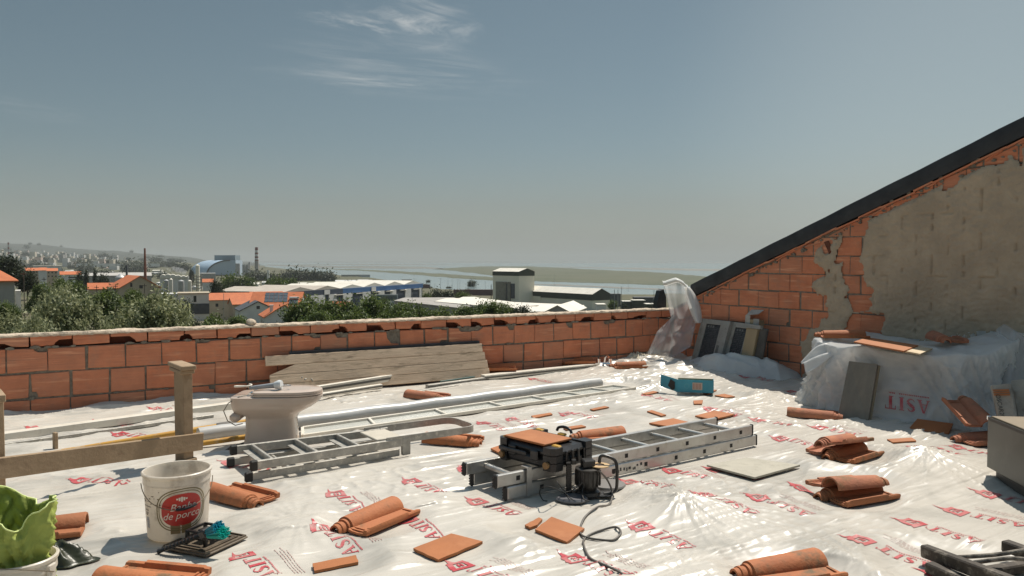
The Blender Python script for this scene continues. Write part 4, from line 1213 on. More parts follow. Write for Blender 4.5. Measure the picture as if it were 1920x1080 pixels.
def hand_tools():
 M_YEL = mat('yellow_shaft', (.55, .30, .04), (.45, .22, .03), 9, rough=.5, c3=(.5, .42, .3), dscale=18, damt=.5)
 M_IRON = mat('dark_iron', (.055, .05, .045), (.09, .08, .07), 8, rough=.6, metal=.5, bump=.3)
 a, b = G(115, 846, .02), G(470, 790, .09)
 root = thing('sledgehammer', 'long tool with a worn yellow shaft and a taped grey grip behind the trestle', 'hammer', a)
 d = b - a
 mb = MB(); mb.tube([a, a.lerp(b, .3), a.lerp(b, .7), b], [.014, .019, .022, .022], 10); mb.build('shaft', M_YEL, root, world=True, smooth=60)
 mb = MB(); mb.tube([a.lerp(b, .80), a.lerp(b, .805), a.lerp(b, .91), a.lerp(b, .915)], [.021, .027, .029, .023], 12); mb.build('grip', mat('grey_tape', (.13, .12, .11), (.25, .23, .2), 12, rough=.7), root, world=True, smooth=50)
 mb = MB(); mb.box((-.03, -.035, -.03), (.03, .035, .03), Tr(*b) @ Rz(R(30)), .008); mb.build('head', mat('rust_brown', (.20, .085, .03), rough=.7), root, world=True)
 a, b = G(375, 832, .03), G(470, 818, .05)
 root = thing('pickaxe', 'tool with a yellow wooden shaft and a black iron head beside the toilet', 'pickaxe', a)
 a2 = a - (b - a) * .6
 mb = MB(); mb.tube([a2, b], [.018, .020], 10); mb.build('shaft', M_YEL, root, world=True, smooth=60)
 mb = MB(); dd = (b - a).normalized(); mb.tube([b - dd * .03, b + dd * .15], .032, 10); mb.box((-.03, -.03, -.045), (.05, .03, -.0), Tr(*(b + dd * .1)), .01); mb.build('head', M_IRON, root, world=True, smooth=40)
 mb = MB(); e = G(418, 848, .004); mb.tube([b + dd * .11 - UZ * .02, e.lerp(b, .3), e], [.012, .010, .006], 8); mb.build('spike', M_IRON, root, world=True, smooth=40)
 c = G(487, 737, .06)
 bm = bmesh.new(); bmesh.ops.create_icosphere(bm, subdivisions=4, radius=.075)
 for v in bm.verts:
  v.co *= 1 + .22 * mnoise.noise(v.co * 18) + .12 * mnoise.noise(v.co * 45)
  v.co.z *= .95
 mb = MB().add([v.co[:] for v in bm.verts], [[v.index for v in f.verts] for f in bm.faces], Tr(*c)); bm.free()
 tag(mb.build('sponge', mat('yellow_sponge', (.52, .32, .04), (.38, .2, .02), 24, rough=.95, bump=.8, bscale=50), smooth=180), 'lumpy yellow sponge by the foot of the parapet', 'sponge')
 c = G(466, 742, .05)
 bm = bmesh.new(); bmesh.ops.create_icosphere(bm, subdivisions=3, radius=.06)
 for v in bm.verts: v.co *= 1 + .25 * mnoise.noise(v.co * 14)
 mb = MB().add([v.co[:] for v in bm.verts], [[v.index for v in f.verts] for f in bm.faces], Tr(*c)); bm.free()
 tag(mb.build('glove', M_BLACK, smooth=180), 'crumpled black glove beside the yellow sponge', 'glove')
def planks():
 s0 = wall_s(493, A1, D1); s1 = wall_s(897, A1, D1)
 rows = [(s0 + .00, s1 - .00, .303, .395, 0), (s0 + .03, s1 + .02, .214, .300, 1), (s0 + .03, s1 + .04, .125, .211, 2), (s0 + .05, s1 + .05, .03, .122, 3)]
 labs = ['top plank of the stack leaning on the parapet', 'second plank from the top of the leaning stack, its left end cut slantwise', 'third plank from the top of the stack leaning on the parapet', 'bottom plank of the stack leaning on the parapet']
 for (a, b, z0, z1, k) in rows:
  y0, y1 = .20 - z0 * .3, .20 - z1 * .3
  x = D1; up = Vector((0, 0, z1 - z0)) + N1 * (y1 - y0); hh = up.length; up.normalize(); n = x.cross(up); n = n if n.dot(N1) > 0 else -n
  o = A1 + D1 * a + N1 * y0 + UZ * (z0 + .012)
  M = Matrix(((x.x, n.x, up.x, o.x), (x.y, n.y, up.y, o.y), (x.z, n.z, up.z, o.z), (0, 0, 0, 1)))
  if k == 1:
   mb = MB(); P = [(.0, 0), (b - a, 0), (b - a, hh), (.25, hh)]
   mb.prism(P, 0, .027, M @ Matrix(((1, 0, 0, 0), (0, 0, -1, 0), (0, 1, 0, 0), (0, 0, 0, 1))))
   V = [(Matrix.Identity(4) @ Vector(v)) for v in mb.v]
  else:
   mb = MB(); mb.box((0, -.027, 0), (b - a, 0, hh), M, .003)
  root = thing('plank', labs[k], 'plank', A1 + D1 * ((a + b) / 2) + N1 * y0 + UZ * (z0 + .012), math.atan2(D1.y, D1.x), 'planks leaning on the parapet')
  mb.build('board', M_PLANK, root, world=True)
 mb = MB(); o = A1 + D1 * (s0 + .25) + N1 * .02; mb.box((0, -.012, .39), (s1 - s0 - .25, .012, .432), fr(o, D1, N1), .003)
 tag(mb.build('black_strip', mat('grey_strip', (.05, .05, .052), (.09, .09, .09), 5, rough=.6)), 'long dark grey strip standing behind the top plank', 'strip')
 mb = MB()
 for u in (1.05, 1.55): mb.box((u, .0, .545), (u + .09, .035, .566), fr(A1 + D1 * (s0 + .1) + N1 * .035, D1, N1), .004)
def long_things():
 M_PIPE = mat('grey_pvc', (.40, .40, .385), (.47, .465, .45), 3, rough=.35, c3=(.55, .53, .5), dscale=6, damt=.3)
 a, b = G(372, 816, .058), G(1124, 717.5, .058)
 mb = MB()
 d = (b - a); K_ = 24
 mb.tube([a + d * (i / K_) + Vector((0, 0, .004 * math.sin(i * 1.7))) for i in range(K_ + 1)], .055, 24)
 tag(mb.build('pipe', M_PIPE, smooth=50), 'long thick grey plastic drain pipe lying across the middle of the deck', 'pipe')
 q = [G(567, 803, .03), G(567, 818, .03), G(1192, 728, .03), G(1150, 723.5, .03)]
 fl, nl, nr, frr = q
 root = thing('shower_frame', 'long narrow white frame with cross bars and cloudy panes before the grey pipe', 'frame', (fl + nr) / 2, 0)
 far0, far1, near0, near1 = fl, frr, nl, nr
 for p0, p1 in ((far0, far1), (near0, near1)):
  mb = MB(); timber(mb, p0, p1, .022, .03, bev=.003); mb.build('rail', M_CREAM, root, world=True)
 for t in (.0, .17, .36, .53, .68, .80, .91, 1.0):
  mb = MB(); timber(mb, far0.lerp(far1, t), near0.lerp(near1, max(0, min(1, t + .0))), .024, .024, bev=.003); mb.build('cross_bar', M_CREAM, root, world=True)
 mb = MB(); z = Vector((0, 0, -.006)); mb.add([far0 + z, near0 + z, near1 + z, far1 + z], [(0, 1, 2, 3)])
 mb.build('pane', mat('cloudy_pane', (.50, .50, .46), (.43, .43, .39), 2, rough=.25), root, world=True)
 def prof(p0, z0, p1, z1, w, h, label, m=M_CREAM, groove=True):
  a_, b_ = G(*p0, 0), G(*p1, 0); a_.z = z0; b_.z = z1
  root = thing('profile', label, 'profile', a_.lerp(b_, .5), 0, 'white profiles along the parapet')
  mb = MB(); timber(mb, a_, b_, w, h, bev=.004); mb.build('bar', m, root, world=True)
  if groove:
   sd_ = UZ.cross((b_ - a_).normalized()); sd_ = sd_ if sd_.y < 0 else -sd_
   mb = MB(); timber(mb, a_ + sd_ * (w / 2 + .001), b_ + sd_ * (w / 2 + .001), .004, h * .3, bev=.0); mb.build('groove', mat('groove_dark', (.12, .11, .095), rough=.7), root, world=True)
 prof((-40, 838), .05, (452, 768), .05, .08, .06, 'long white profile running from the left edge towards the toilet', M_CREAM, False)
 prof((-40, 848), .025, (400, 785), .025, .03, .03, 'thinner grey white profile beside the long one at the left edge', M_ALUOLD, False)
 prof((580, 752), .10, (790, 718), .11, .045, .07, 'wide white profile lying against the planks behind the toilet')
 prof((600, 755), .07, (715, 736), .07, .045, .04, 'round edged white profile right behind the toilet lid')
 prof((640, 760), .02, (880, 722), .02, .06, .02, 'flat grey white profile under the others by the planks', M_ALUOLD, False)
 prof((800, 731), .03, (1015, 702), .03, .05, .05, 'grey white profile between the planks and the tile by the parapet', M_ALUOLD)
 prof((905, 716), .05, (1122, 694), .06, .09, .055, 'broad white boxed profile in front of the tiles by the parapet')
 prof((825, 724), .05, (925, 710), .05, .015, .015, 'thin green rod with a black tip by the end of the planks', mat('green_rod', (.03, .10, .09), rough=.4), False)
 c = G(570, 742, .0)
 root = thing('bracket', 'jumble of worn metal brackets hanging in front of the plank stack', 'brackets', (c.x, c.y, .01))
 for k in range(6):
  mb = MB(); M = Tr(c.x + random.uniform(-.06, .07), c.y + .05, .12 + random.uniform(-.05, .07)) @ Rz(random.uniform(0, 3)) @ Rx(random.uniform(-.8, .8))
  mb.box((-.05, -.006, -.016), (.05, .006, .016), M, .004); mb.tube([M @ Vector((.045, -.012, 0)), M @ Vector((.045, .012, 0))], .02, 10)
  mb.build('clip', M_ALUOLD, root, world=True, smooth=40)
 mb = MB(); mb.box((-.10, -.02, 0), (.08, .02, .17), Tr(c.x, c.y + .09, 0) @ Ry(R(12)), .01); mb.build('back_plate', M_ALUOLD, root, world=True)
def rail_box(mb, a, b, w, h, M=None, bev=.004):
 timber(mb, a, b, w, h, bev=bev)
def long_ladder():
 a = G(952, 943); b = G(1418, 838)
 u = (b - a); Ln = u.length; u.normalize(); w = Vector((-u.y, u.x, 0))
 root = thing('extension_ladder', 'two part aluminium extension ladder lying flat in the middle of the deck', 'ladder', a.lerp(b, .5), math.atan2(u.y, u.x))
 wid = .37
 M_SQ = mat('rung_hole', (.02, .019, .018), rough=.8)
 M_STK = mat('sticker_ink', (.05, .05, .05), rough=.6)
 for k, (z0, ofs, L_, dw) in enumerate(((.014, 0.0, Ln, 0), (.089, -.06, Ln + .03, .012))):
  for side in (0, 1):
   p = a + u * ofs + w * (dw + (wid - 2 * dw) * side + (.013 if side == 0 else -.013))
   mb = MB(); timber(mb, p + UZ * (z0 + .036), p + u * L_ + UZ * (z0 + .036), .026, .072, bev=.005)
   rl = mb.build('rail', M_ALU, root, world=True)
   for e0, e1 in ((-.018, .0), (L_, L_ + .012)):
    mb = MB(); timber(mb, p + u * e0 + UZ * (z0 + .036), p + u * e1 + UZ * (z0 + .036), .032, .080, bev=.007)
    if e0 < 0:
     for q_ in range(4): mb.box((-.003, -.012, -.03 + q_ * .016), (.0, .012, -.022 + q_ * .016), Tr(*(p + u * e0 + UZ * (z0 + .036))) @ Rz(math.atan2(u.y, u.x)))
    mb.build('end_cap', M_RUBBER, rl, world=True)
   if side == 0:
    mb = MB()
    for r in range(8):
     t = .14 + .28 * r + (.1 if k == 0 else 0)
     if t > L_ - .03: continue
     q = p + u * t - w * .0135 + UZ * (z0 + .036)
     mb.box((-.013, -.0008, -.013), (.013, .002, .013), Tr(*q) @ Rz(math.atan2(u.y, u.x)))
    mb.build('rung_hole', M_SQ, rl, world=True)
    if k == 0:
     mb = MB(); rr = random.Random(2)
     q = p + u * (Ln * .36) - w * .0137 + UZ * (z0 + .036)
     x = 0
     while x < .26:
      ww = rr.uniform(.006, .02); h0 = rr.choice([-.018, -.01, .0]); mb.box((x, -.0006, h0), (x + ww, .001, h0 + rr.uniform(.01, .024)), Tr(*q) @ Rz(math.atan2(u.y, u.x))); x += ww + rr.uniform(.004, .02)
     mb.build('sticker', M_STK, rl, world=True)
  for r in range(8):
   t = .14 + .28 * r + (.1 if k == 0 else 0)
   if t > L_ - .03: continue
   p = a + u * (ofs + t) + UZ * (z0 + .036)
   mb = MB(); timber(mb, p + w * (dw + .027), p + w * (wid - dw - .027), .03, .026, bev=.005); mb.build('rung', M_ALU, root, world=True)
 mb = MB()
 for (z0, z1) in ((.014, .175),):
  mb.box((.13, -.006, z0), (.165, -.0025, z1), fr(a, u, w) , 0); mb.box((.13, -.006, z1), (.165, .05, z1 + .004), fr(a, u, w))
 mb.build('slide_bracket', M_ALU, root, world=True)
 return a, u, w, Ln
def stepladder():
 a = G(480, 908); b = G(742, 866)
 u = (b - a).normalized(); w = Vector((-u.y, u.x, 0))
 root = thing('stepladder', 'folded weathered aluminium stepladder with a looped handrail lying flat in front of the toilet', 'stepladder', a, math.atan2(u.y, u.x))
 Lr = 1.02; w0, w1 = .46, .36
 def pt(t, s, z): return a + u * (t * Lr) + w * ((w0 + (w1 - w0) * t) * (s - .5) + .5 * w0) + UZ * z
 zu, zl = .115, .045
 for s in (0, 1):      # front legs above, rear legs below
  mb = MB(); timber(mb, pt(0, s, zu), pt(1, s, zu), .022, .055); rl = mb.build('front_leg', M_ALUOLD, root, world=True)
  mb = MB(); timber(mb, pt(-.035, s, zu), pt(.012, s, zu), .030, .065, bev=.008); mb.build('foot', M_RUBBER, rl, world=True)
  s2 = .05 + .9 * s
  mb = MB(); timber(mb, pt(-.02, s2, zl), pt(.96, s2, zl), .02, .05); rl = mb.build('rear_leg', M_ALUOLD, root, world=True)
  mb = MB(); timber(mb, pt(-.06, s2, zl), pt(-.01, s2, zl), .028, .06, bev=.008); mb.build('foot', M_RUBBER, rl, world=True)
  mb = MB(); timber(mb, pt(.97, s, .085), pt(1.03, s, .085), .03, .12); mb.build('hinge_plate', M_ALUOLD, root, world=True)
 for t in (.10, .38, .66):
  mb = MB(); p, q = pt(t, .03, zu + .005), pt(t, .97, zu + .005); timber(mb, p, q, .022, .045); 
  p, q = pt(t - .035, .03, zu - .01), pt(t - .035, .97, zu - .01); timber(mb, p, q, .05, .008, bev=.001)
  mb.build('step', M_ALUOLD, root, world=True)
 for t in (.22, .5, .8):
  mb = MB(); timber(mb, pt(t, .08, zl), pt(t, .92, zl), .02, .03); mb.build('rear_brace', M_ALUOLD, root, world=True)
 mb = MB(); timber(mb, pt(.90, .12, zu + .022), pt(.90, .88, zu + .022), .19, .016); mb.build('platform', mat('platform_board', (.52, .47, .39), (.44, .4, .33), 9, rough=.7), root, world=True)
 pts = []
 A_ = pt(.86, 1, zu + .02); B_ = pt(.86, 0, zu + .02)
 e = u * .62 * 1.0
 c0, c1 = A_ + e, B_ + e
 rr = .09
 pts = [A_, A_.lerp(c0, .5)]
 v = (c1 - c0).normalized(); wd = (c1 - c0).length
 for k in range(7):
  t = math.pi / 2 * k / 6; pts.append(c0 + u * (rr * math.sin(t)) + v * (rr * (1 - math.cos(t))))
 for k in range(7):
  t = math.pi / 2 * k / 6; pts.append(c1 + u * (rr * math.cos(t)) - v * (rr * (1 - math.sin(t))))
 pts += [B_.lerp(c1, .5), B_]
 mb = MB(); V, Fc = [], []
 for i, p in enumerate(pts):
  t = (pts[min(i + 1, len(pts) - 1)] - pts[max(0, i - 1)]).normalized(); n_ = Vector((-t.y, t.x, 0))
  for dy, dz in ((-.006, -.024), (.006, -.024), (.006, .024), (-.006, .024)): V.append(p + n_ * dy + UZ * dz)
 for i in range(len(pts) - 1): Fc += [(i * 4 + j, i * 4 + (j + 1) % 4, i * 4 + 4 + (j + 1) % 4, i * 4 + 4 + j) for j in range(4)]
 Fc += [(3, 2, 1, 0), tuple(range(len(V) - 4, len(V)))]
 mb.add(V, Fc); mb.build('handrail', M_ALUOLD, root, world=True, smooth=50)
def tool_case(a, u, w):
 c = a + u * .27 + w * .16
 yaw = math.atan2(u.y, u.x)
 base = G(1010, 890, .163)
 rc = Vector((.20, 4.565, 0))
 yaw = R(-46)
 root = thing('tool_case', 'bulky black tool case with yellow latches standing on the ladder', 'tool case', (rc.x, rc.y, .163), yaw)
 X, Y, Z = .215, .165, .118
 mb = MB(); mb.box((-X, -Y, .0), (X, Y, Z * .56), None, .018); mb.build('body', M_BLACK, root)
 mb = MB(); mb.box((-X - .004, -Y - .004, Z * .565), (X + .004, Y + .004, Z), None, .02); ld = mb.build('lid', M_BLACK, root)
 for sx in (-1, 1):
  for sy in (-1, 1):
   mb = MB()
   for z0, z1 in ((-.004, .04), (.044, .082), (.086, Z + .010)):
    P = [(-.05, -.05), (.02, -.05), (.05, -.02), (.05, .05), (-.05, .05)]
    mb.prism([(p[0] * .8, p[1] * .8) for p in P], z0, z1, Tr(sx * (X - .026), sy * (Y - .026), 0) @ Rz({(1, -1): 0, (1, 1): math.pi / 2, (-1, 1): math.pi, (-1, -1): -math.pi / 2}[(sx, sy)]))
   mb.build('corner_guard', M_BLACK, root)
 for x in (-.10, .08):
  mb = MB(); mb.box((x - .03, -Y - .022, .04), (x + .03, -Y - .005, .10), None, .006); mb.build('latch', M_BLACK, root)
 mb = MB(); mb.box((-.2, -Y - .035, .06), (.03, -Y - .023, .085), None, .005); mb.build('handle', M_BLACK, root)
 M_YL = mat('latch_yellow', (.52, .29, .03), (.40, .22, .03), 12, rough=.5)
 for (x, y) in ((-X + .035, Y - .03), (0, Y - .02), (X - .03, -Y + .06), (-X + .03, -Y + .03)):
  mb = MB(); mb.box((x - .028, y - .018, Z + .001), (x + .028, y + .018, Z + .016), None, .006); mb.build('yellow_clip', M_YL, root)
 for (x, y) in ((X + .001, -Y + .03),):
  pass
 for x in (-X + .03, X - .035):
  mb = MB(); mb.tube([(x, -Y - .012, .03), (x, -Y - .03, .03)], .02, 14); mb.build('foot_disc', mat('worn_tan', (.30, .17, .07), rough=.6), root, smooth=40)
 for k in range(5):
  mb = MB(); yy = -Y + .05 + k * .05; mb.box((X + .0005, yy, .02), (X + .010, yy + .02, Z - .02), None, .004); mb.build('side_rib', M_BLACK, root)
 for y in (.04, .10):
  mb = MB(); mb.box((-X + .07, y, Z + .0005), (X - .06, y + .025, Z + .009), None, .004); mb.build('lid_rib', M_BLACK, root)
 mb = MB(); n = 14; mb.tube([(-.06 + .12 * i / n, Y - .0, Z + .02 + .03 * math.sin(math.pi * i / n) ** .4) for i in range(n + 1)], .009, 8); mb.build('carry_handle', M_BLACK, root, smooth=50)
 mb = MB(); M = Tr(rc.x, rc.y, .163 + Z + .0125) @ Rz(yaw)
 mb.box((-.185, -.165, 0), (.15, .065, .012), M, .002)
 tag(mb.build('terracotta_slab', M_TERRA), 'terracotta slab lying on the lid of the black tool case', 'tile slab', 'loose terracotta slabs')
def pump():
 c = G(1102, 932)
 root = thing('pump', 'black submersible pump with a bent tubular handle standing in front of the long ladder', 'pump', (c.x, c.y, .012))
 M_P = mat('pump_black', (.014, .013, .012), (.03, .027, .024), 7, rough=.38, c3=(.09, .08, .07), dscale=12, damt=.3)
 mb = MB(); mb.lathe([(0, .0), (.075, 0), (.082, .012), (.078, .03), (.055, .04), (.058, .05), (.074, .075), (.078, .14), (.076, .165), (.08, .168), (.08, .178), (.06, .182), (0, .185)], 32); mb.build('body', M_P, root, smooth=40)
 mb = MB()
 for k in range(16):
  t = 2 * math.pi * k / 16; mb.box((.074, -.003, .07), (.083, .003, .162), Rz(t))
 mb.build('fin', M_P, root)
 mb = MB(); mb.box((-.04, -.035, .182), (.04, .035, .235), Rz(R(15)), .008); mb.build('motor_cap', M_P, root)
 mb = MB(); mb.lathe([(.03, .0), (.062, .0), (.064, .006), (.03, .008)], 28, Tr(.075, .01, .188)); mb.build('outlet_ring', mat('tan_ring', (.50, .34, .17), rough=.5), root, smooth=40)
 mb = MB(); mb.box((-.13, -.06, .0), (.16, .06, .012), None, .004); mb.build('base_plate', M_P, root)
 pts = [(.075, .02, .205), (.078, .02, .245), (.10, .02, .255), (.165, .01, .235), (.185, .0, .205), (.185, -.005, .05), (.17, -.01, .02), (.10, -.02, .012)]
 P2 = []
 for i in range(len(pts) - 1):
  for k in range(4): P2.append(Vector(pts[i]).lerp(Vector(pts[i + 1]), k / 4))
 P2.append(Vector(pts[-1]))
 for _ in range(3): P2 = [P2[0]] + [(P2[i - 1] + P2[i] * 2 + P2[i + 1]) / 4 for i in range(1, len(P2) - 1)] + [P2[-1]]
 mb = MB(); mb.tube(P2, .0105, 10); mb.build('handle', M_P, root, smooth=60)
 mb = MB(); mb.box((-.135, -.012, .0), (-.105, .012, .205), None, .004); mb.box((-.14, -.016, .205), (-.10, .016, .214), None, .003)
 for k in range(12): mb.box((-.138, -.014, .02 + k * .015), (-.102, .014, .027 + k * .015))
 mb.build('float_post', M_P, root)
 mb = MB(); mb.box((-.105, -.03, .205), (-.075, .01, .235), None, .004); mb.build('switch', M_P, root)
 root.scale = (.9, .9, .88)
 d_ = G(1140, 915)
 mb = MB(); mb.lathe([(0, 0), (.10, 0), (.105, .006), (.10, .014), (0, .016)], 32, Tr(d_.x, d_.y, .014)); tag(mb.build('lid_disc', mat('dark_grey_disc', (.16, .15, .14), rough=.6), smooth=40), 'flat grey disc lying behind the pump', 'disc')
 d_ = G(1072, 942)
 mb = MB(); mb.lathe([(0, 0), (.085, 0), (.09, .01), (.08, .02), (0, .022)], 28, Tr(d_.x, d_.y, .012), sy=.8); tag(mb.build('lid_disc', mat('float_grey', (.11, .11, .12), rough=.4), smooth=40), 'rounded dark float lying at the left foot of the pump', 'float')
 def cable(px, r, label, z0=None, m=M_RUBBER):
  P = []
  for (x, y, *zz) in px:
   z = zz[0] if zz else None
   g_ = G(x, y, z or .02)
   if z is None: g_.z = float(H(g_.x, g_.y)) + r + .002
   P.append(g_)
  Q = []
  for i in range(len(P) - 1):
   p0, p1, p2, p3 = P[max(0, i - 1)], P[i], P[i + 1], P[min(len(P) - 1, i + 2)]
   for k in range(10):
    t = k / 10
    Q.append(.5 * ((2 * p1) + (p2 - p0) * t + (2 * p0 - 5 * p1 + 4 * p2 - p3) * t * t + (3 * p1 - p0 - 3 * p2 + p3) * t ** 3))
  Q.append(P[-1])
  mb = MB(); mb.tube(Q, r, 7)
  return tag(mb.build('cable', m, smooth=60), label, 'cable')
 M_CAB = mat('grey_cable', (.085, .075, .065), (.13, .115, .10), 20, rough=.55)
 cable([(1125, 884, .17), (1140, 902, .10), (1148, 925, .03), (1142, 945), (1120, 958), (1098, 970), (1088, 985), (1090, 998), (1102, 1006), (1125, 1014), (1150, 1016), (1164, 1006), (1155, 996), (1130, 994), (1105, 999), (1094, 1012), (1096, 1030), (1106, 1048), (1130, 1064), (1160, 1080), (1185, 1100)], .0055,
          'long grey cable looping from the pump to the bottom edge of the picture', m=M_CAB)
 cable([(1075, 938, .05), (1058, 925, .04), (1046, 918, .10), (1028, 912, .13), (1015, 915, .09), (1012, 925, .05), (1018, 933), (1026, 935)], .003, 'thin black lead looping left of the pump')
 cable([(1092, 905, .12), (1080, 915, .09), (1062, 922, .07), (1048, 908, .12), (1044, 902, .13)], .003, 'thin black lead crossing in front of the ladder rail')
 cable([(1098, 905, .10), (1092, 920, .06), (1094, 935, .04), (1105, 940, .03)], .004, 'short black lead hanging down the front of the pump')
def misc():
 M_BOARD = mat('fibre_cement', (.42, .39, .32), (.36, .335, .275), 5, rough=.85, bump=.2, c3=(.22, .2, .15), dscale=20, damt=.3)
 g_ = [G(1325, 880), G(1400, 866), G(1500, 880), G(1415, 904)]
 mb = MB(); P = [(v.x, v.y) for v in g_]
 P = P if (g_[1] - g_[0]).cross(g_[2] - g_[1]).z > 0 else P[::-1]
 mb.prism(P, .018, .030)
 tag(mb.build('cement_board', M_BOARD), 'flat grey green fibre board lying right of the long ladder', 'board')
 c = G(1288, 738)
 yaw = R(-14)
 root = thing('carton', 'torn blue cardboard carton with a paper label lying on the film', 'carton', (c.x, c.y, .03), yaw)
 M_BLUE = mat('blue_card', (.04, .27, .36), (.03, .21, .29), 6, rough=.5, c3=(.07, .28, .34), dscale=7, damt=.35)
 M_KRAFT = mat('kraft_card', (.44, .31, .18), (.36, .25, .14), 8, rough=.85)
 w, d_, h = .26, .2, .125
 t = .004
 mb = MB(); mb.box((-w * .35, -d_ / 2, .0), (w, -d_ / 2 + t, h)); mb.build('front_side', M_BLUE, root)
 mb = MB(); mb.box((-w * .35, -d_ / 2 + t + .001, 0), (w, d_ / 2, t)); mb.build('bottom_side', M_BLUE, root)
 mb = MB(); mb.box((-w * .35, d_ / 2 - t, t + .001), (w, d_ / 2, h * .9)); mb.build('back_side', M_KRAFT, root)
 mb = MB(); mb.box((w - t, -d_ / 2 + t + .001, t + .001), (w, d_ / 2 - t - .001, h * .95)); mb.build('end_side', M_BLUE, root)
 mb = MB(); mb.add([(-w * .35, -d_ / 2 - .001, .0), (-w * .35, -d_ / 2 - .001, h), (-w * 1.0, -d_ / 2 + .10, h * 1.25), (-w * 1.02, -d_ / 2 + .10, .035)], [(0, 1, 2, 3)]); fl = mb.build('open_flap', M_BLUE, root)
 fl.modifiers.new('thickness', 'SOLIDIFY').thickness = .004
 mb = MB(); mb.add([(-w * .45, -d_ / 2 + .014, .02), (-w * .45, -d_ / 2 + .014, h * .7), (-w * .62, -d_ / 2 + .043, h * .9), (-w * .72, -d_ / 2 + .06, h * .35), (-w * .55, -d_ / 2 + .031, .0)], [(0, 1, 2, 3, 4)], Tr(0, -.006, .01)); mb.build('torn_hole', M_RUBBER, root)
 mb = MB(); mb.box((.055, -d_ / 2 - .0025, .028), (.15, -d_ / 2 - .001, .10)); lb = mb.build('paper_label', mat('label_paper', (.52, .42, .33), rough=.7), root)
 mb = MB()
 for k in range(6): mb.box((.062 + k * .014, -d_ / 2 - .004, .036), (.062 + k * .014 + .005, -d_ / 2 - .003, .092))
 mb.build('label_print', mat('label_print_red', (.30, .07, .06), rough=.6), lb)
 mb = MB(); mb.lathe([(.020, 0), (.026, 0)], 20, Tr(0, -d_ / 2 - .0015, .062) @ Rx(R(90))); mb.build('emblem', mat('pale_blue_ink', (.08, .30, .36), rough=.5), root)
 c = G(1133, 694)
 root = thing('tap', 'small chrome mixer tap standing on the end of the broad white profile', 'tap', (c.x, c.y, .05))
 M_CHR = bpy.data.materials['chrome']
 mb = MB(); mb.tube([(-.07, 0, .02), (.07, 0, .02)], .03, 14); mb.build('body', M_CHR, root, smooth=40)
 for x in (-.07, .07):
  mb = MB(); mb.tube([(x, 0, .015), (x, 0, .09)], .024, 12); mb.build('knob', M_CHR, root, smooth=40)
 mb = MB(); mb.tube([(0, 0, .04), (.01, 0, .11), (.03, -.03, .135), (.04, -.07, .12)], .014, 10); mb.build('spout', M_CHR, root, smooth=50)
 M_RAG = mat('cream_rag', (.62, .56, .44), (.52, .46, .35), 8, rough=.9, bump=.3)
 for (px, py, rx, ry, hh, lab) in ((1195, 686, .28, .16, .12, 'crumpled cream rag by the corner of the parapet'), (1225, 682, .2, .16, .15, 'second crumpled cream rag, nearest the hanging film'), (1150, 684, .2, .1, .05, 'flat cream rag under the tiles by the parapet')):
  c = G(px, py)
  def fn(u_, v_, rx=rx, ry=ry, hh=hh, px=px):
   a = 2 * math.pi * u_; r = v_ * (1 + .15 * math.sin(3 * a + px) + .1 * math.sin(7 * a))
   x, y = r * rx * math.cos(a), r * ry * math.sin(a)
   f_ = (1 - abs(float(pn(x * 11 + px, y * 13, 71)))) ** 2 + .5 * (1 - abs(float(pn(x * 24 + px, y * 24, 72)))) ** 2
   return (x, y, max(0, hh * (1 - v_ ** 2.2) * (.4 + .55 * f_)) + .02)
  mb = MB(); mb.grid(fn, 72, 22, closed_u=True)
  tag(mb.build('rag', M_RAG, None, smooth=180, loc=(c.x, c.y, .02)), lab, 'rag')
 corner_panels(); hanging_film(); wave_film()
def lean(root_pt, d, n, tilt):
 """frame of a panel leaning back on a wall: x along the wall, z up the panel, y out of it"""
 up = (UZ * math.cos(tilt) - n * math.sin(tilt)).normalized(); nn_ = d.cross(up); nn_ = nn_ if nn_.dot(n) > 0 else -nn_
 return Matrix(((d.x, nn_.x, up.x, root_pt.x), (d.y, nn_.y, up.y, root_pt.y), (d.z, nn_.z, up.z, root_pt.z), (0, 0, 0, 1)))
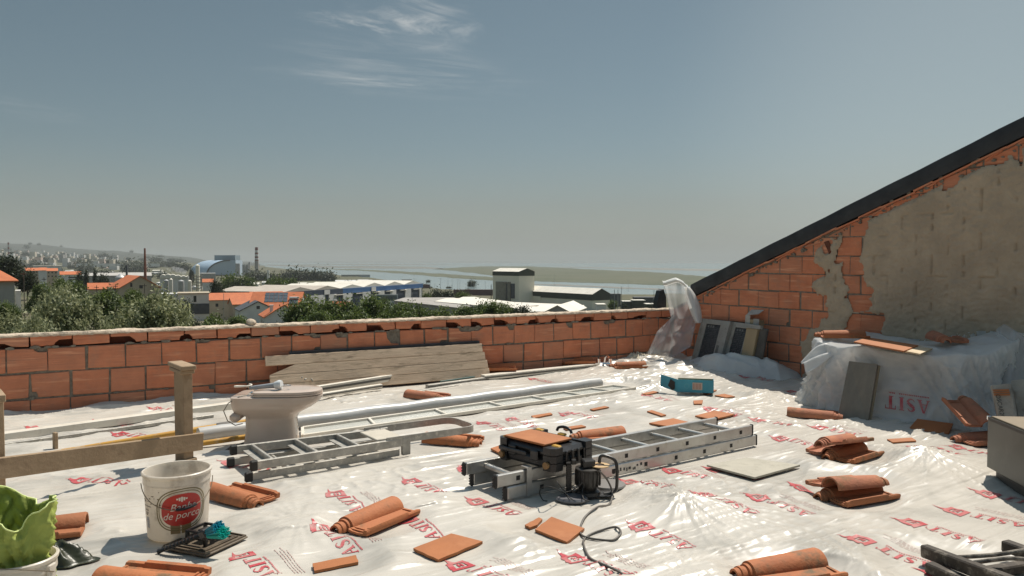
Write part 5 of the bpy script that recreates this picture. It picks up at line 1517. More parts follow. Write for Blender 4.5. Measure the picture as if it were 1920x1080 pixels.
def corner_panels():
 M_GP = mat('grey_enamel', (.33, .315, .285), (.27, .26, .235), 5, rough=.55, c3=(.14, .12, .1), dscale=14, damt=.4)
 M_MESH = mat('dark_mesh', (.02, .022, .026), (.05, .055, .06), 50, rough=.5, bump=.6, bscale=90)
 M_TAN = mat('tan_panel', (.37, .285, .17), (.33, .25, .15), 4, rough=.7)
 def at(px, back):
  a, b, _ = ray(px, 650)
  t = (C2.y * a - C2.x * b) / (D2.x * b - D2.y * a)
  return t
 def foot(px, off):
  t = at(px, 0); p = C2 + D2 * t; a, b, _ = ray(px, 650)
  d = p.y - off; return Vector((a / b * d, d, .02))
 spec = [(1298, 1352, .61, 'left grey heater panel with a dark mesh window leaning in the corner', True), (1353, 1398, .60, 'second grey heater panel with a dark mesh window, right of the first', True)]
 dd = Vector((.93, -.36, 0)).normalized(); nn2 = Vector((dd.y, -dd.x, 0)); nn2 = nn2 if nn2.y < 0 else -nn2
 dpt = 9.55
 for k, (x0, x1, h, lab, _) in enumerate(spec):
  p, q = foot(x0 - 4, .22), foot(x1 - 6, .30)
  dd = (q - p); wd = dd.length; dd.normalize(); nn2 = Vector((dd.y, -dd.x, 0)); nn2 = nn2 if nn2.y < 0 else -nn2
  M = lean(p, dd, nn2, R(12)) @ Matrix(((1, 0, .12, 0), (0, 1, 0, 0), (0, 0, 1, 0), (0, 0, 0, 1)))
  root = thing('heater_panel', lab, 'heater panel', p, math.atan2(dd.y, dd.x), 'heater panels in the corner')
  mb = MB(); mb.box((0, -.06, 0), (wd, -.012, h), M, .006); mb.build('case', M_GP, root, world=True)
  fw = .075 * wd / .36
  mb = MB(); mb.box((0, -.0118, 0), (fw, .006, h), M, .003); mb.box((wd - fw * 1.4, -.0118, 0), (wd, .006, h), M, .003); mb.box((fw + .001, -.0118, h - .06), (wd - fw * 1.4 - .001, .006, h), M, .003); mb.box((fw + .001, -.0118, 0), (wd - fw * 1.4 - .001, .006, .05), M, .003)
  mb.build('front_frame', M_GP, root, world=True)
  mb = MB(); mb.box((fw, -.0116, .05), (wd - fw * 1.4, -.006, h - .06), M); ms = mb.build('mesh_window', M_MESH, root, world=True)
  mb = MB()
  for r in range(22):
   for c in range(9):
    x = fw + .012 + (wd - 2.4 * fw - .02) * (c + .5 * (r % 2)) / 9; z = .06 + (h - .14) * r / 22
    if random.random() < .75: mb.box((x, -.0058, z), (x + .009, -.0048, z + .006), M)
  for c in range(3): mb.box((fw + .03 + c * .045, -.0058, h - .10), (fw + .055 + c * .045, -.0040, h - .075), M)
  mb.build('mesh_glint', mat('mesh_light', (.16, .165, .16), rough=.5), ms, world=True)
  mb = MB()
  for c in range(4): mb.box((wd - fw * 1.15 + c * .012, .0061, .08), (wd - fw * 1.15 + c * .012 + .005, .0068, h * .5), M)
  mb.build('side_slot', M_RUBBER, root, world=True)
 p = foot(1388, .36); dd = (foot(1410, .42) - p).normalized(); nn2 = Vector((dd.y, -dd.x, 0)); nn2 = nn2 if nn2.y < 0 else -nn2
 M = lean(p, dd, nn2, R(8)) @ Matrix(((1, 0, .1, 0), (0, 1, 0, 0), (0, 0, 1, 0), (0, 0, 0, 1)))
 root = thing('door_panel', 'tan cabinet panel with a grey top strip standing right of the heater panels', 'panel', p, math.atan2(dd.y, dd.x))
 mb = MB(); mb.box((-.05, -.03, 0), (.155, 0, .555), M, .003); mb.build('board', M_TAN, root, world=True)
 mb = MB(); mb.box((-.06, -.032, .557), (.21, .012, .60), M, .003); mb.build('top_strip', M_GP, root, world=True)
 mb = MB(); mb.box((-.05, -.03, 0), (.09, 0, .575), M @ Tr(.21, -.02, 0), .01); tag(mb.build('filter_pad', mat('dark_pad', (.06, .055, .048), (.09, .085, .075), 8, rough=.8)), 'dark padded strip standing between the tan panel and the cardboard', 'pad')
 p = foot(1392, .14); dd = (foot(1424, .16) - p).normalized(); nn2 = Vector((dd.y, -dd.x, 0)); nn2 = nn2 if nn2.y < 0 else -nn2
 M = lean(p, dd, nn2, R(4)) @ Matrix.Diagonal((1, 1, 1.14, 1))
 root = thing('cardboard_box', 'open beige cardboard box standing behind the cabinet panels against the gable', 'box', p, math.atan2(dd.y, dd.x))
 mb = MB(); mb.box((0, -.10, 0), (.21, 0, .56), M); mb.build('body', M_TAN, root, world=True)
 M_WC = mat('white_card', (.50, .47, .42), (.40, .37, .32), 9, rough=.7, c3=(.15, .12, .1), dscale=20, damt=.3)
 mb = MB(); mb.box((.0, .001, .46), (.075, .004, .60), M); mb.box((.13, .001, .43), (.215, .004, .57), M); mb.build('torn_wrapper', M_WC, root, world=True)
 mb = MB(); mb.add([M @ Vector(v) for v in ((.01, .004, .60), (.20, .004, .62), (.215, -.06, .665), (.025, -.06, .66))], [(0, 1, 2, 3)]); fl = mb.build('top_flap', M_WC, root, world=True)
 fl.modifiers.new('thickness', 'SOLIDIFY').thickness = .004
 mb = MB(); mb.box((0, -.104, .56), (.21, -.10, .665), M); mb.build('back_flap', M_TAN, root, world=True)
 p = D(1237, 573, 10.25)
 mb = MB(); mb.prism([(-.08, 0), (.08, 0), (.075, .16), (.03, .26), (-.03, .24), (-.075, .1)], -.04, .04, Tr(p.x, p.y, .70) @ Rz(math.atan2(D1.y, D1.x)) @ Rx(R(90)))
 tag(mb.build('felt_scrap', bpy.data.materials['black_felt']), 'upright black felt scrap at the end of the parapet behind the hanging film', 'felt')
 s = wall_s(472, A1, D1)
 p = A1 + D1 * s - N1 * .05
 bm = bmesh.new(); bmesh.ops.create_icosphere(bm, subdivisions=3, radius=.05)
 for v in bm.verts:
  v.co *= 1 + .25 * mnoise.noise(v.co * 16); v.co.z *= .72
 mb = MB().add([v.co[:] for v in bm.verts], [[v.index for v in f.verts] for f in bm.faces], Tr(p.x, p.y, .735)); bm.free()
 tag(mb.build('stone', M_CAP, smooth=60), 'rounded cream stone lying on top of the parapet', 'stone')
M_FILM2 = film_mat('milky_film', (.86, .86, .84), rough=.28, trans=.55, bump=.3, grey=(.68, .69, .70), fold=(4, 14))
M_CLEAR = film_mat('clear_film', (.72, .72, .72), rough=.42, trans=.5, bump=.2, grey=(.6, .61, .62), spec=.25, alpha=.36, fold=(6, 12))
def film_thick(o, t=.0015):
 o.modifiers.new('thickness', 'SOLIDIFY').thickness = t
 return o
def hanging_film():
 d0 = 9.9
 top = [(1243, 531), (1252, 528), (1268, 527), (1282, 531), (1290, 538)]
 bot = [(1212, 668), (1225, 662), (1258, 672), (1295, 650), (1306, 600)]
 mid = [(1258, 596), (1262, 590), (1274, 598), (1300, 590), (1314, 576)]
 mid2 = [(1232, 622), (1244, 630), (1262, 630), (1285, 622), (1309, 600)]
 def interp(L_, u):
  k = min(3, int(u * 4)); f_ = u * 4 - k
  return (L_[k][0] + (L_[k + 1][0] - L_[k][0]) * f_, L_[k][1] + (L_[k + 1][1] - L_[k][1]) * f_)
 def fn(u, v):
  seq = [top, mid, mid2, bot]
  k = min(2, int(v * 3)); f_ = v * 3 - k; f_ = f_ * f_ * (3 - 2 * f_) * .5 + f_ * .5
  a, b = interp(seq[k], u), interp(seq[k + 1], u)
  px, py = a[0] + (b[0] - a[0]) * f_, a[1] + (b[1] - a[1]) * f_
  dep = d0 + .10 - .32 * v + .05 * math.sin(u * 11 + v * 2.5) * (.3 + v) + .03 * math.sin(u * 23 - 3 * v) * (.3 + .7 * v) + .03 * float(pn(u * 5, v * 6, 81))
  dep -= .12 * u
  return D(px, py, dep)
 mb = MB(); mb.grid(fn, 60, 60)
 root = thing('hanging_film', 'milky film gathered over the low end of the roof edge, hanging into the corner', 'plastic film', D(1262, 672, 9.7))
 film_thick(mb.build('drape', M_CLEAR, root, world=True, smooth=180))
 def fn2(u, v):
  a = interp(top, u)
  px, py = a[0] + (v - .4) * 3, a[1] + 8 * v - 4 + 2 * math.sin(u * 9)
  return D(px, py, d0 + .04 - .10 * math.sin(v * math.pi) - .12 * u)
 mb = MB(); mb.grid(fn2, 40, 10); film_thick(mb.build('rolled_top', M_FILM2, root, world=True, smooth=180), .004)
 def fn3(u, v):   # bright fold at the right side
  px = 1287 + (1310 - 1287) * (v ** .7) + (u - .5) * (10 + 12 * math.sin(v * 3.0)); py = 538 + (606 - 538) * v
  return D(px, py, d0 - .22 - .1 * v - .05 * math.sin(u * math.pi))
 mb = MB(); mb.grid(fn3, 12, 30); film_thick(mb.build('side_fold', M_FILM2, root, world=True, smooth=180))
def wave_film():
 L_ = [(1262, 694), (1300, 680), (1340, 668), (1372, 664), (1410, 668), (1450, 678), (1490, 692), (1516, 702)]
 base = [(1255, 702), (1300, 705), (1345, 712), (1390, 716), (1430, 720), (1465, 724), (1495, 722), (1520, 716)]
 def ip(P, u):
  k = min(len(P) - 2, int(u * (len(P) - 1))); f_ = u * (len(P) - 1) - k
  return P[k][0] + (P[k + 1][0] - P[k][0]) * f_, P[k][1] + (P[k + 1][1] - P[k][1]) * f_
 def fn(u, v):
  b = G(*ip(base, u)); tpx = ip(L_, u)
  dep = b.y + .32
  tp = D(tpx[0], tpx[1], dep)
  back = Vector((tp.x + .05, dep + .55, .02))
  if v < .6:
   t = v / .6
   p = b.lerp(Vector((tp.x, tp.y, b.z)), t); p.z = tp.z * math.sin(t * math.pi / 2) ** .8
  else:
   t = (v - .6) / .4
   p = tp.lerp(back, t); p.z = tp.z * math.cos(t * math.pi / 2)
  p.z += (.015 * math.sin(u * 17 + v * 6) + .02 * float(pn(u * 9, v * 4, 91)) + .025 * (1 - abs(float(pn(u * 5 + v * 3, v * 3 - u * 4, 92)))) ** 4) * math.sin(v * math.pi) ** .5
  return p
 mb = MB(); mb.grid(fn, 110, 44)
 film_thick(tag(mb.build('loose_film', M_FILM2, None, smooth=180), 'loose milky film bellying up in front of the heater panels', 'plastic film'))
def heap():
 fl, frr = G(1490, 768), G(1850, 815)
 e = (frr - fl); Ln = e.length; e.normalize(); inn = Vector((-e.y, e.x, 0)); inn = inn if inn.y > 0 else -inn
 Mh = Matrix(((e.x, inn.x, 0, fl.x), (e.y, inn.y, 0, fl.y), (0, 0, 1, 0), (0, 0, 0, 1)))
 cx, cy = Ln * .53, .82
 hx, hy = Ln * .56, .72
 n, m = 420, 130
 th = np.linspace(0, 2 * np.pi, n + 1)[:-1]
 V = np.zeros((m, n, 3))
 for j in range(m):
  v = j / (m - 1)
  if v < .42:
   rad = .96 * (v / .42); z = .585
  elif v < .86:
   t = (v - .42) / .44; rad = .96 + .10 * t; z = .585 * (1 - t) + .02 * t
  else:
   t = (v - .86) / .14; rad = 1.06 + .13 * t; z = .02 * (1 - t) + .006
  ex = .58
  ct, st = np.cos(th), np.sin(th)
  sx = np.sign(ct) * np.abs(ct) ** ex; sy = np.sign(st) * np.abs(st) ** ex
  x = cx + hx * rad * sx; y = cy + hy * rad * sy
  side = sstep(.36, .5, v)
  hump = .03 * pn(x * 1.6 + 2, y * 1.6, 101) + .03 * pn(x * 4, y * 4, 102) + .13 * sstep(Ln * .55, Ln * 1.02, x) * sstep(.1, .7, y) + .03 * sstep(.5, .0, x)
  zz = z + hump * (1 - sstep(.44, .7, v)) + (.0 if v > .8 else .012 * (1 - np.abs(pn(x * 5, y * 5 + x * 2, 103))) ** 3)
  k = th * 9
  fold = ((1 - np.abs(pn(k * .45 + v * 2.2, np.full_like(k, v * 1.2), 104))) ** 5 * .085 + (1 - np.abs(pn(k * .8 - v * 4.5, np.full_like(k, v * 1.5), 105))) ** 8 * .05 + (1 - np.abs(pn(k * 1.1 + v * 7, k * .6 - v * 4, 110))) ** 10 * .03 + .03 * pn(k * .5, np.full_like(k, v * 3), 106))
  belly = -.10 * np.sin(np.clip((v - .42) / .44, 0, 1) * np.pi) * (.5 + .8 * pn(k * .35, np.full_like(k, .3), 107))
  off = side * (fold * (.35 + .65 * v) + belly)
  ux, uy = sx * hy, sy * hx; l = np.hypot(ux, uy) + 1e-9
  x = x + ux / l * off; y = y + uy / l * off
  zz = zz + .02 * side * (v < .86) * pn(k * .8, np.full_like(k, v * 6), 108)
  V[j, :, 0] = fl.x + e.x * x + inn.x * y; V[j, :, 1] = fl.y + e.y * x + inn.y * y; V[j, :, 2] = np.maximum(zz, .012 + .012 * (1 - np.abs(pn(x * 8, y * 8, 109))) ** 2)
 d2 = (V[..., 0] - C2.x) * N2.x + (V[..., 1] - C2.y) * N2.y
 push = np.maximum(0, .03 - d2)
 V[..., 0] += N2.x * push; V[..., 1] += N2.y * push
 idx = np.arange(m * n).reshape(m, n)
 nx = np.roll(idx, -1, axis=1)
 Fq = np.stack([idx[:-1], idx[1:], nx[1:], nx[:-1]], -1).reshape(-1, 4)
 root = thing('draped_heap', 'waist high heap of building materials wrapped in milky plastic film against the gable wall', 'covered heap', fl + e * cx + inn * cy, math.atan2(e.y, e.x))
 npmesh('film_cover', V.reshape(-1, 3), Fq.astype(np.int32), M_FILM2, root)
 SH = V.reshape(-1, 3)
 def front_at(px, py):     # surface point seen at a pixel: nearest in angle, closest to the camera
  a, b, c = ray(px, py)
  dx = SH[:, 0] / SH[:, 1] - a / b; dz = (SH[:, 2] - CAMH) / SH[:, 1] - c / b
  k = np.where(np.hypot(dx, dz) < .008)[0]
  if len(k) == 0: k = np.array([np.argmin(np.hypot(dx, dz))])
  i = k[np.argmin(SH[k, 1])]
  return Vector(SH[i])
 def top_z(x, y, r):
  k = np.hypot(SH[:, 0] - x, SH[:, 1] - y) < r
  return float(SH[k, 2].max()) if k.any() else .66
 p0 = front_at(1530, 640)
 def fn(u, v):
  q = p0 + Vector((.06 - .26 * u, -.06 * u - .02, .02 - .14 * u ** 1.4)) + e * (.02 * v)
  q = q + Vector((0, -.10 * v, -.10 * v + .02 * math.sin(v * 9 + u * 4)))
  return q
 mb = MB(); mb.grid(fn, 20, 20); film_thick(mb.build('film_flap', M_FILM2, root, world=True, smooth=180))
 def fn(u, v):
  px = 1868 + 62 * u + 30 * v * (u - .3); py = 607 + 40 * abs(u - .25) + 190 * v
  return D(px, py, 6.55 - .35 * u - .5 * v + .05 * math.sin(u * 9 + v * 3))
 mb = MB(); mb.grid(fn, 30, 40); film_thick(mb.build('film_peak', M_CLEAR, root, world=True, smooth=180))
 V0, Fc = print_template()[0]
 V0 = V0.copy(); V0[:, 0] -= .0; ok = None
 o = front_at(1668, 735)
 q = front_at(1745, 745)
 ax = (q - o).normalized()
 tgt = []
 for x, y, _ in V0:
  px = 1742 - x * 250; py = 752 - 12 * (x / .35) + y * 260
  p = None
  tgt.append((px, py))
 P = []
 a_ = np.array([ray(px, py) for px, py in tgt])
 qx = SH[:, 0] / SH[:, 1]; qz = (SH[:, 2] - CAMH) / SH[:, 1]
 dn = []
 for (a, b, c) in a_:
  dd = np.hypot(qx - a / b, qz - c / b)
  k = np.argsort(dd)[:60]; k = k[SH[k, 1] < SH[k, 1].min() + .25]
  wgt = 1 / (dd[k] + .004) ** 2
  yy = float((SH[k, 1] * wgt).sum() / wgt.sum()) - .014
  P.append((a / b * yy, yy, CAMH + c / b * yy))
 keep = [f for f in Fc if max(V0[i][0] for i in f) < .34]
 mb = MB().add(P, keep); mb.build('red_print', M_PRINT, root, world=True, smooth=180)
 zt = .70
 pts = []
 for (px, py, yaw, lab) in ((1578, 627, -8, 'clay roof tile lying on the left end of the draped heap'), (1775, 634, 75, 'dark clay roof tile seen end on, on top of the draped heap')):
  p = front_at(px, py + 6); 
  o = bpy.data.objects['roof_tile'].copy(); COL.objects.link(o)
  g2 = D(px, py + 8, p.y + .16); g2.z = top_z(g2.x, g2.y, .14) - .005
  o.location = g2; o.rotation_euler = (0, 0, R(yaw))
  if yaw > 20: o.material_slots[0].link = 'OBJECT'; o.material_slots[0].material = M_TILE2
  tag(o, lab, 'roof tile', 'loose clay roof tiles')
 c = [D(1601, 634, 6.72), D(1627, 624, 7.1), D(1722, 638, 6.62), D(1695, 650, 6.2)]
 zc = max(top_z(p.x * .7 + c[0].x * .15 + c[2].x * .15, p.y * .7 + c[0].y * .15 + c[2].y * .15, .08) for p in c)
 for i_, p in enumerate(c): p.z = zc + .03 - (.02 if i_ > 1 else 0)
 mb = MB()
 V_ = [Vector((p.x, p.y, p.z - .012)) for p in c] + c
 mb.add(V_, [(3, 2, 1, 0), (4, 5, 6, 7), (0, 1, 5, 4), (1, 2, 6, 5), (2, 3, 7, 6), (3, 0, 4, 7)])
 tag(mb.build('terracotta_slab', M_TERRA), 'large pale terracotta slab lying on top of the draped heap', 'tile slab', 'loose terracotta slabs')
 mb = MB(); b_ = [p + Vector((.10, -.06, -.016)) for p in c]
 mb.add([p - UZ * .012 for p in b_] + b_, [(3, 2, 1, 0), (4, 5, 6, 7), (0, 1, 5, 4), (1, 2, 6, 5), (2, 3, 7, 6), (3, 0, 4, 7)])
 tag(mb.build('terracotta_slab', mat('cream_slab', (.56, .45, .30), (.5, .38, .24), 5, rough=.7)), 'cream slab showing under the terracotta slab on the draped heap', 'tile slab', 'loose terracotta slabs')
 bl, br = G(1570, 786), G(1627, 794)
 tl = D(1592, 677, bl.y + .16); tr = D(1645, 683, br.y + .13)
 nrm = (br - bl).cross(tl - bl).normalized(); nrm = nrm if nrm.y < 0 else -nrm
 sh = nrm * -.028
 V_ = [bl, br, tr, tl] + [p + sh for p in (bl, br, tr, tl)]
 for p in V_: p.z = max(p.z, .012)
 root2 = thing('floor_board', 'brown grey wood effect floor board leaning on the front of the draped heap', 'board', bl.lerp(br, .5))
 mb = MB(); mb.add(V_, [(3, 2, 1, 0), (4, 5, 6, 7), (0, 1, 5, 4), (1, 2, 6, 5), (2, 3, 7, 6), (3, 0, 4, 7)])
 M_GB = mat('grey_board', (.20, .175, .135), (.155, .135, .105), 3, rough=.55, stretch=(6, 6, 1.2), bump=.15, c3=(.26, .23, .18), dscale=12, damt=.3)
 mb.build('face', M_GB, root2, world=True)
 mb = MB(); off = nrm * -.029 + Vector((.012, 0, 0)); mb.add([p + off for p in (bl, br, tr, tl)] + [p + off - nrm * .02 for p in (bl, br, tr, tl)], [(3, 2, 1, 0), (4, 5, 6, 7), (0, 1, 5, 4), (1, 2, 6, 5), (2, 3, 7, 6), (3, 0, 4, 7)])
 mb.build('back_layer', mat('board_edge', (.34, .28, .19), rough=.7), root2, world=True)
 bl, br = G(1704, 808), G(1778, 818)
 tl = D(1720, 785, bl.y + .16); tr = D(1787, 794, br.y + .16)
 nrm = (br - bl).cross(tl - bl).normalized(); nrm = nrm if nrm.z > 0 else -nrm
 V_ = [bl + UZ * .02, br + UZ * .02, tr, tl]; V_ += [p - nrm * .012 for p in V_]
 mb = MB(); mb.add(V_, [(3, 2, 1, 0), (4, 5, 6, 7), (0, 1, 5, 4), (1, 2, 6, 5), (2, 3, 7, 6), (3, 0, 4, 7)])
 tag(mb.build('terracotta_slab', M_TERRA), 'shaded terracotta slab propped at the foot of the draped heap', 'tile slab', 'loose terracotta slabs')
 o = bpy.data.objects['roof_tile'].copy(); COL.objects.link(o)
 p = D(1815, 775, 5.85); top = D(1785, 742, 6.15); bot = D(1852, 812, 5.6)
 ax = (bot - top).normalized(); 
 yv = Vector((ax.y, -ax.x, 0)).normalized(); yv = Vector((.55, .8, .25)); yv = (yv - ax * yv.dot(ax)).normalized(); zv = ax.cross(yv)
 if zv.y > 0: yv, zv = -yv, -zv
 o.matrix_world = Matrix(((ax.x, yv.x, zv.x, p.x), (ax.y, yv.y, zv.y, p.y), (ax.z, yv.z, zv.z, p.z), (0, 0, 0, 1)))
 o.material_slots[0].link = 'OBJECT'; o.material_slots[0].material = M_TILE2
 tag(o, 'clay roof tile leaning steeply on the right end of the draped heap', 'roof tile', 'loose clay roof tiles')
 M_SACK = mat('paper_sack', (.36, .33, .285), (.27, .245, .21), 6, rough=.8, bump=.5, bscale=14, c3=(.06, .05, .045), dscale=5, damt=.4)
 for k, (x0, x1, y0, y1, dep, tl_, lab) in enumerate(((1857, 1897, 721, 790, 5.62, 10, 'dirty white paper sack with an orange band and upright black lettering'), (1897, 1925, 712, 792, 5.66, 6, 'torn dirty paper sack at the right edge behind the grey stone box'))):
  bl = D(x0 + 14, y1, dep); br = D(x1 + 12, y1, dep - .06); tlp = D(x0, y0 + 3, dep + .1); trp = D(x1, y0, dep + .04)
  root3 = thing('paper_sack', lab, 'sack', bl.lerp(br, .5))
  wv = (br - bl); uv = (tlp - bl)
  n3 = wv.cross(uv).normalized(); n3 = n3 if n3.y < 0 else -n3
  def fn(u, v, bl=bl, br=br, tlp=tlp, trp=trp, n3=n3, k=k):
   a = 2 * math.pi * u
   ex = .35
   cx_ = .5 + .5 * (1 if math.cos(a) > 0 else -1) * abs(math.cos(a)) ** ex; cy_ = .05 * (1 if math.sin(a) > 0 else -1) * abs(math.sin(a)) ** ex
   vv = min(1, v / .92); cl_ = 1 - max(0, (v - .92) / .08)
   p = bl.lerp(br, .5 + (cx_ - .5) * max(.001, cl_)).lerp(tlp.lerp(trp, .5 + (cx_ - .5) * max(.001, cl_)), vv)
   return p + n3 * (cy_ * cl_ + .006 * float(pn(u * 14, v * 7, 120 + k)))
  mb = MB(); mb.grid(fn, 60, 40, closed_u=True)
  sk = mb.build('sack', M_SACK, root3, world=True, smooth=60)
  if k == 0:
   wv.normalize(); Lw = (br - bl).length; uvn = uv.normalized()
   Mf = Matrix(((wv.x, n3.x, uvn.x, bl.x), (wv.y, n3.y, uvn.y, bl.y), (wv.z, n3.z, uvn.z, bl.z), (0, 0, 0, 1)))
   hh = uv.length
   mb = MB()
   for q_ in range(3): mb.box((Lw * .05, .058, hh * (.68 + q_ * .065)), (Lw * .86, .060, hh * (.68 + q_ * .065) + hh * .05), Mf)
   mb.build('orange_band', mat('sack_orange', (.38, .14, .05), (.30, .12, .05), 12, rough=.8), root3, world=True)
   Vt, Ft = text_mesh('OSCAR200', hh * .155)
   mb = MB(); mb.add([Mf @ Vector((Lw * .24 + v.y, .061, hh * .35 - v.x)) for v in Vt], Ft); mb.build('lettering', mat('sack_ink', (.03, .028, .026), rough=.8), root3, world=True)
 p = G(1849, 903); q = G(1920, 944)
 eb = (q - p).normalized(); ib = Vector((-eb.y, eb.x, 0)); ib = ib if ib.x > 0 else -ib
 dpt = p.y
 htop = D(1855, 787, dpt).z
 Mb = Matrix(((eb.x, ib.x, 0, p.x), (eb.y, ib.y, 0, p.y), (0, 0, 1, .012), (0, 0, 0, 1)))
 root4 = thing('stone_box', 'low box of polished grey green panels standing at the right edge', 'box', (p.x, p.y, .012), math.atan2(eb.y, eb.x))
 M_ST = mat('polished_panel', (.105, .102, .082), (.08, .078, .062), 2.5, rough=.34, c3=(.15, .145, .12), dscale=4, damt=.3)
 M_STD = mat('panel_dark_edge', (.045, .04, .033), (.07, .06, .05), 6, rough=.5)
 mb = MB(); mb.box((.004, 0, .08), (1.0, .02, htop), Mb, .002); mb.build('front_panel', M_ST, root4, world=True)
 mb = MB(); mb.box((0, .021, .07), (.02, .55, htop - .004), Mb, .002); mb.build('side_panel', M_ST, root4, world=True)
 mb = MB(); mb.box((-.0, .022, htop - .003), (1.0, .55, htop + .012), Mb, .003); mb.build('top_board', mat('dusty_top', (.22, .17, .11), (.17, .13, .085), 5, rough=.7), root4, world=True)
 mb = MB(); mb.box((.015, -.006, htop - .012), (1.0, -.0005, htop + .010), Mb, .002); mb.build('front_trim', M_STD, root4, world=True)
 mb = MB(); mb.box((-.004, -.004, htop - .012), (.014, .018, htop + .014), Mb, .003); mb.build('corner_trim', bpy.data.materials['chrome'], root4, world=True)
 mb = MB(); mb.box((.05, .03, .0), (1.0, .5, .079), Mb, .003); mb.build('plinth', M_STD, root4, world=True)
def old_timbers():
 M_OLD = mat('tarred_timber', (.030, .022, .016), (.055, .042, .03), 12, rough=.75, bump=.5, bscale=40, stretch=(1, 1, 1), c3=(.28, .24, .19), dscale=16, damt=.55)
 def bar(p0, z0, p1, z1, w, h, lab):
  a = G(*p0, z0); b = G(*p1, z1)
  mb = MB(); timber(mb, a, b, w, h, bev=.006)
  tag(mb.build('tarred_timber', M_OLD), lab, 'timber', 'tarred timbers in the bottom right corner')
 bar((1732, 1032), .06, (1960, 1118), .10, .045, .055, 'longest black tarred timber pointing at the bottom right corner')
 bar((1740, 1062), .03, (1900, 1130), .02, .05, .045, 'lowest black tarred timber with a pale worn top, below the longest one')
 bar((1883, 1022), .07, (1990, 1060), .07, .05, .05, 'short black tarred timber end at the right edge')
 bar((1840, 1075), .03, (1990, 1050), .03, .05, .04, 'black tarred timber lying crosswise under the ropes')
 M_ROPE = mat('dirty_rope', (.25, .22, .18), (.07, .06, .05), 30, rough=.9, bump=.6, bscale=90)
 for (pts, lab) in (([(1790, 1045, .07), (1830, 1043, .09), (1870, 1040, .10), (1925, 1031, .12), (1980, 1020, .12)], 'thick dirty rope lying across the tarred timbers'),
                       ([(1820, 1056, .06), (1860, 1050, .09), (1900, 1046, .10), (1980, 1055, .08)], 'second dirty rope curving below the first over the tarred timbers')):
  P = [G(x, y, z) for x, y, z in pts]; Q = []
  for i in range(len(P) - 1):
   for k in range(6): Q.append(P[i].lerp(P[i + 1], k / 6))
  Q.append(P[-1])
  for _ in range(4): Q = [Q[0]] + [(Q[i - 1] + Q[i] * 2 + Q[i + 1]) / 4 for i in range(1, len(Q) - 1)] + [Q[-1]]
  mb = MB(); mb.tube(Q, .009, 8); tag(mb.build('rope', M_ROPE, smooth=60), lab, 'rope')
for q_ in ((334, 998, .2), (515, 838, .26), (40, 1118, .2), (1102, 932, .2), (390, 1025, .22), (96, 1058, .2), (1410, 883, .35), (1288, 738, .25), (1590, 905, .25), (1820, 1080, .35), (1500, 1085, .2)):
 g_ = G(q_[0], q_[1]); FLAT.append((g_.x, g_.y, q_[2]))
for i_ in range(9):
 a_, b_ = G(950, 930), G(1400, 830); c_ = a_.lerp(b_, i_ / 8); FLAT.append((c_.x, c_.y, .28))
 a_, b_ = G(480, 890), G(830, 828); c_ = a_.lerp(b_, i_ / 8); FLAT.append((c_.x, c_.y, .24))
 a_, b_ = G(372, 838), G(1122, 727); c_ = a_.lerp(b_, i_ / 8); FLAT.append((c_.x, c_.y, .16))
 a_, b_ = G(600, 812), G(1170, 725); c_ = a_.lerp(b_, i_ / 8); FLAT.append((c_.x, c_.y, .2))
# ================================================================== the town, the plant and the estuary below
WZ = -32.0
_pd = [0, 12, 20, 40, 60, 80, 110, 145, 216, 300, 400, 470, 560, 800, 3000, 60000]
_pz = [-9, -8, -7, -6.2, -6.0, -6.2, -8.2, -11.2, -15.5, -21.5, -26.5, -29.5, -31, -31.2, -31.2, -31.2]
SH_PX = [-3000, 380, 470, 500, 560, 600, 700, 750, 820, 900, 1000, 1130, 1300, 1500, 4000]
SH_PY = [487.2, 487.6, 490, 500, 507, 513, 521, 531, 541, 550, 553, 554, 550, 546, 546]
RID_PX = [-2500, -900, -400, 0, 60, 86, 130, 200, 215, 260, 330, 400, 520]
RID_H = [60, 240, 215, 158, 145, 141, 112, 88, 90, 62, 30, 10, 0]
def ground_z(px, d):
 px = np.asarray(px, float); d = np.asarray(d, float)
 z = np.interp(d, _pd, _pz)
 lift = (1 - sstep(80, 330, px)) * 10 * sstep(110, 260, d) * (1 - sstep(520, 1000, d))
 hill = np.interp(px, RID_PX, RID_H)
 rise = (.32 * sstep(1700, 4300, d) + .68 * sstep(4500, 7400, d)) * (1 - .7 * sstep(7400, 9500, d))
 return z + lift + (hill + 32) * rise * (hill > 0.5) * sstep(0, 25, hill)
def gz(px, d): return float(ground_z(px, d))
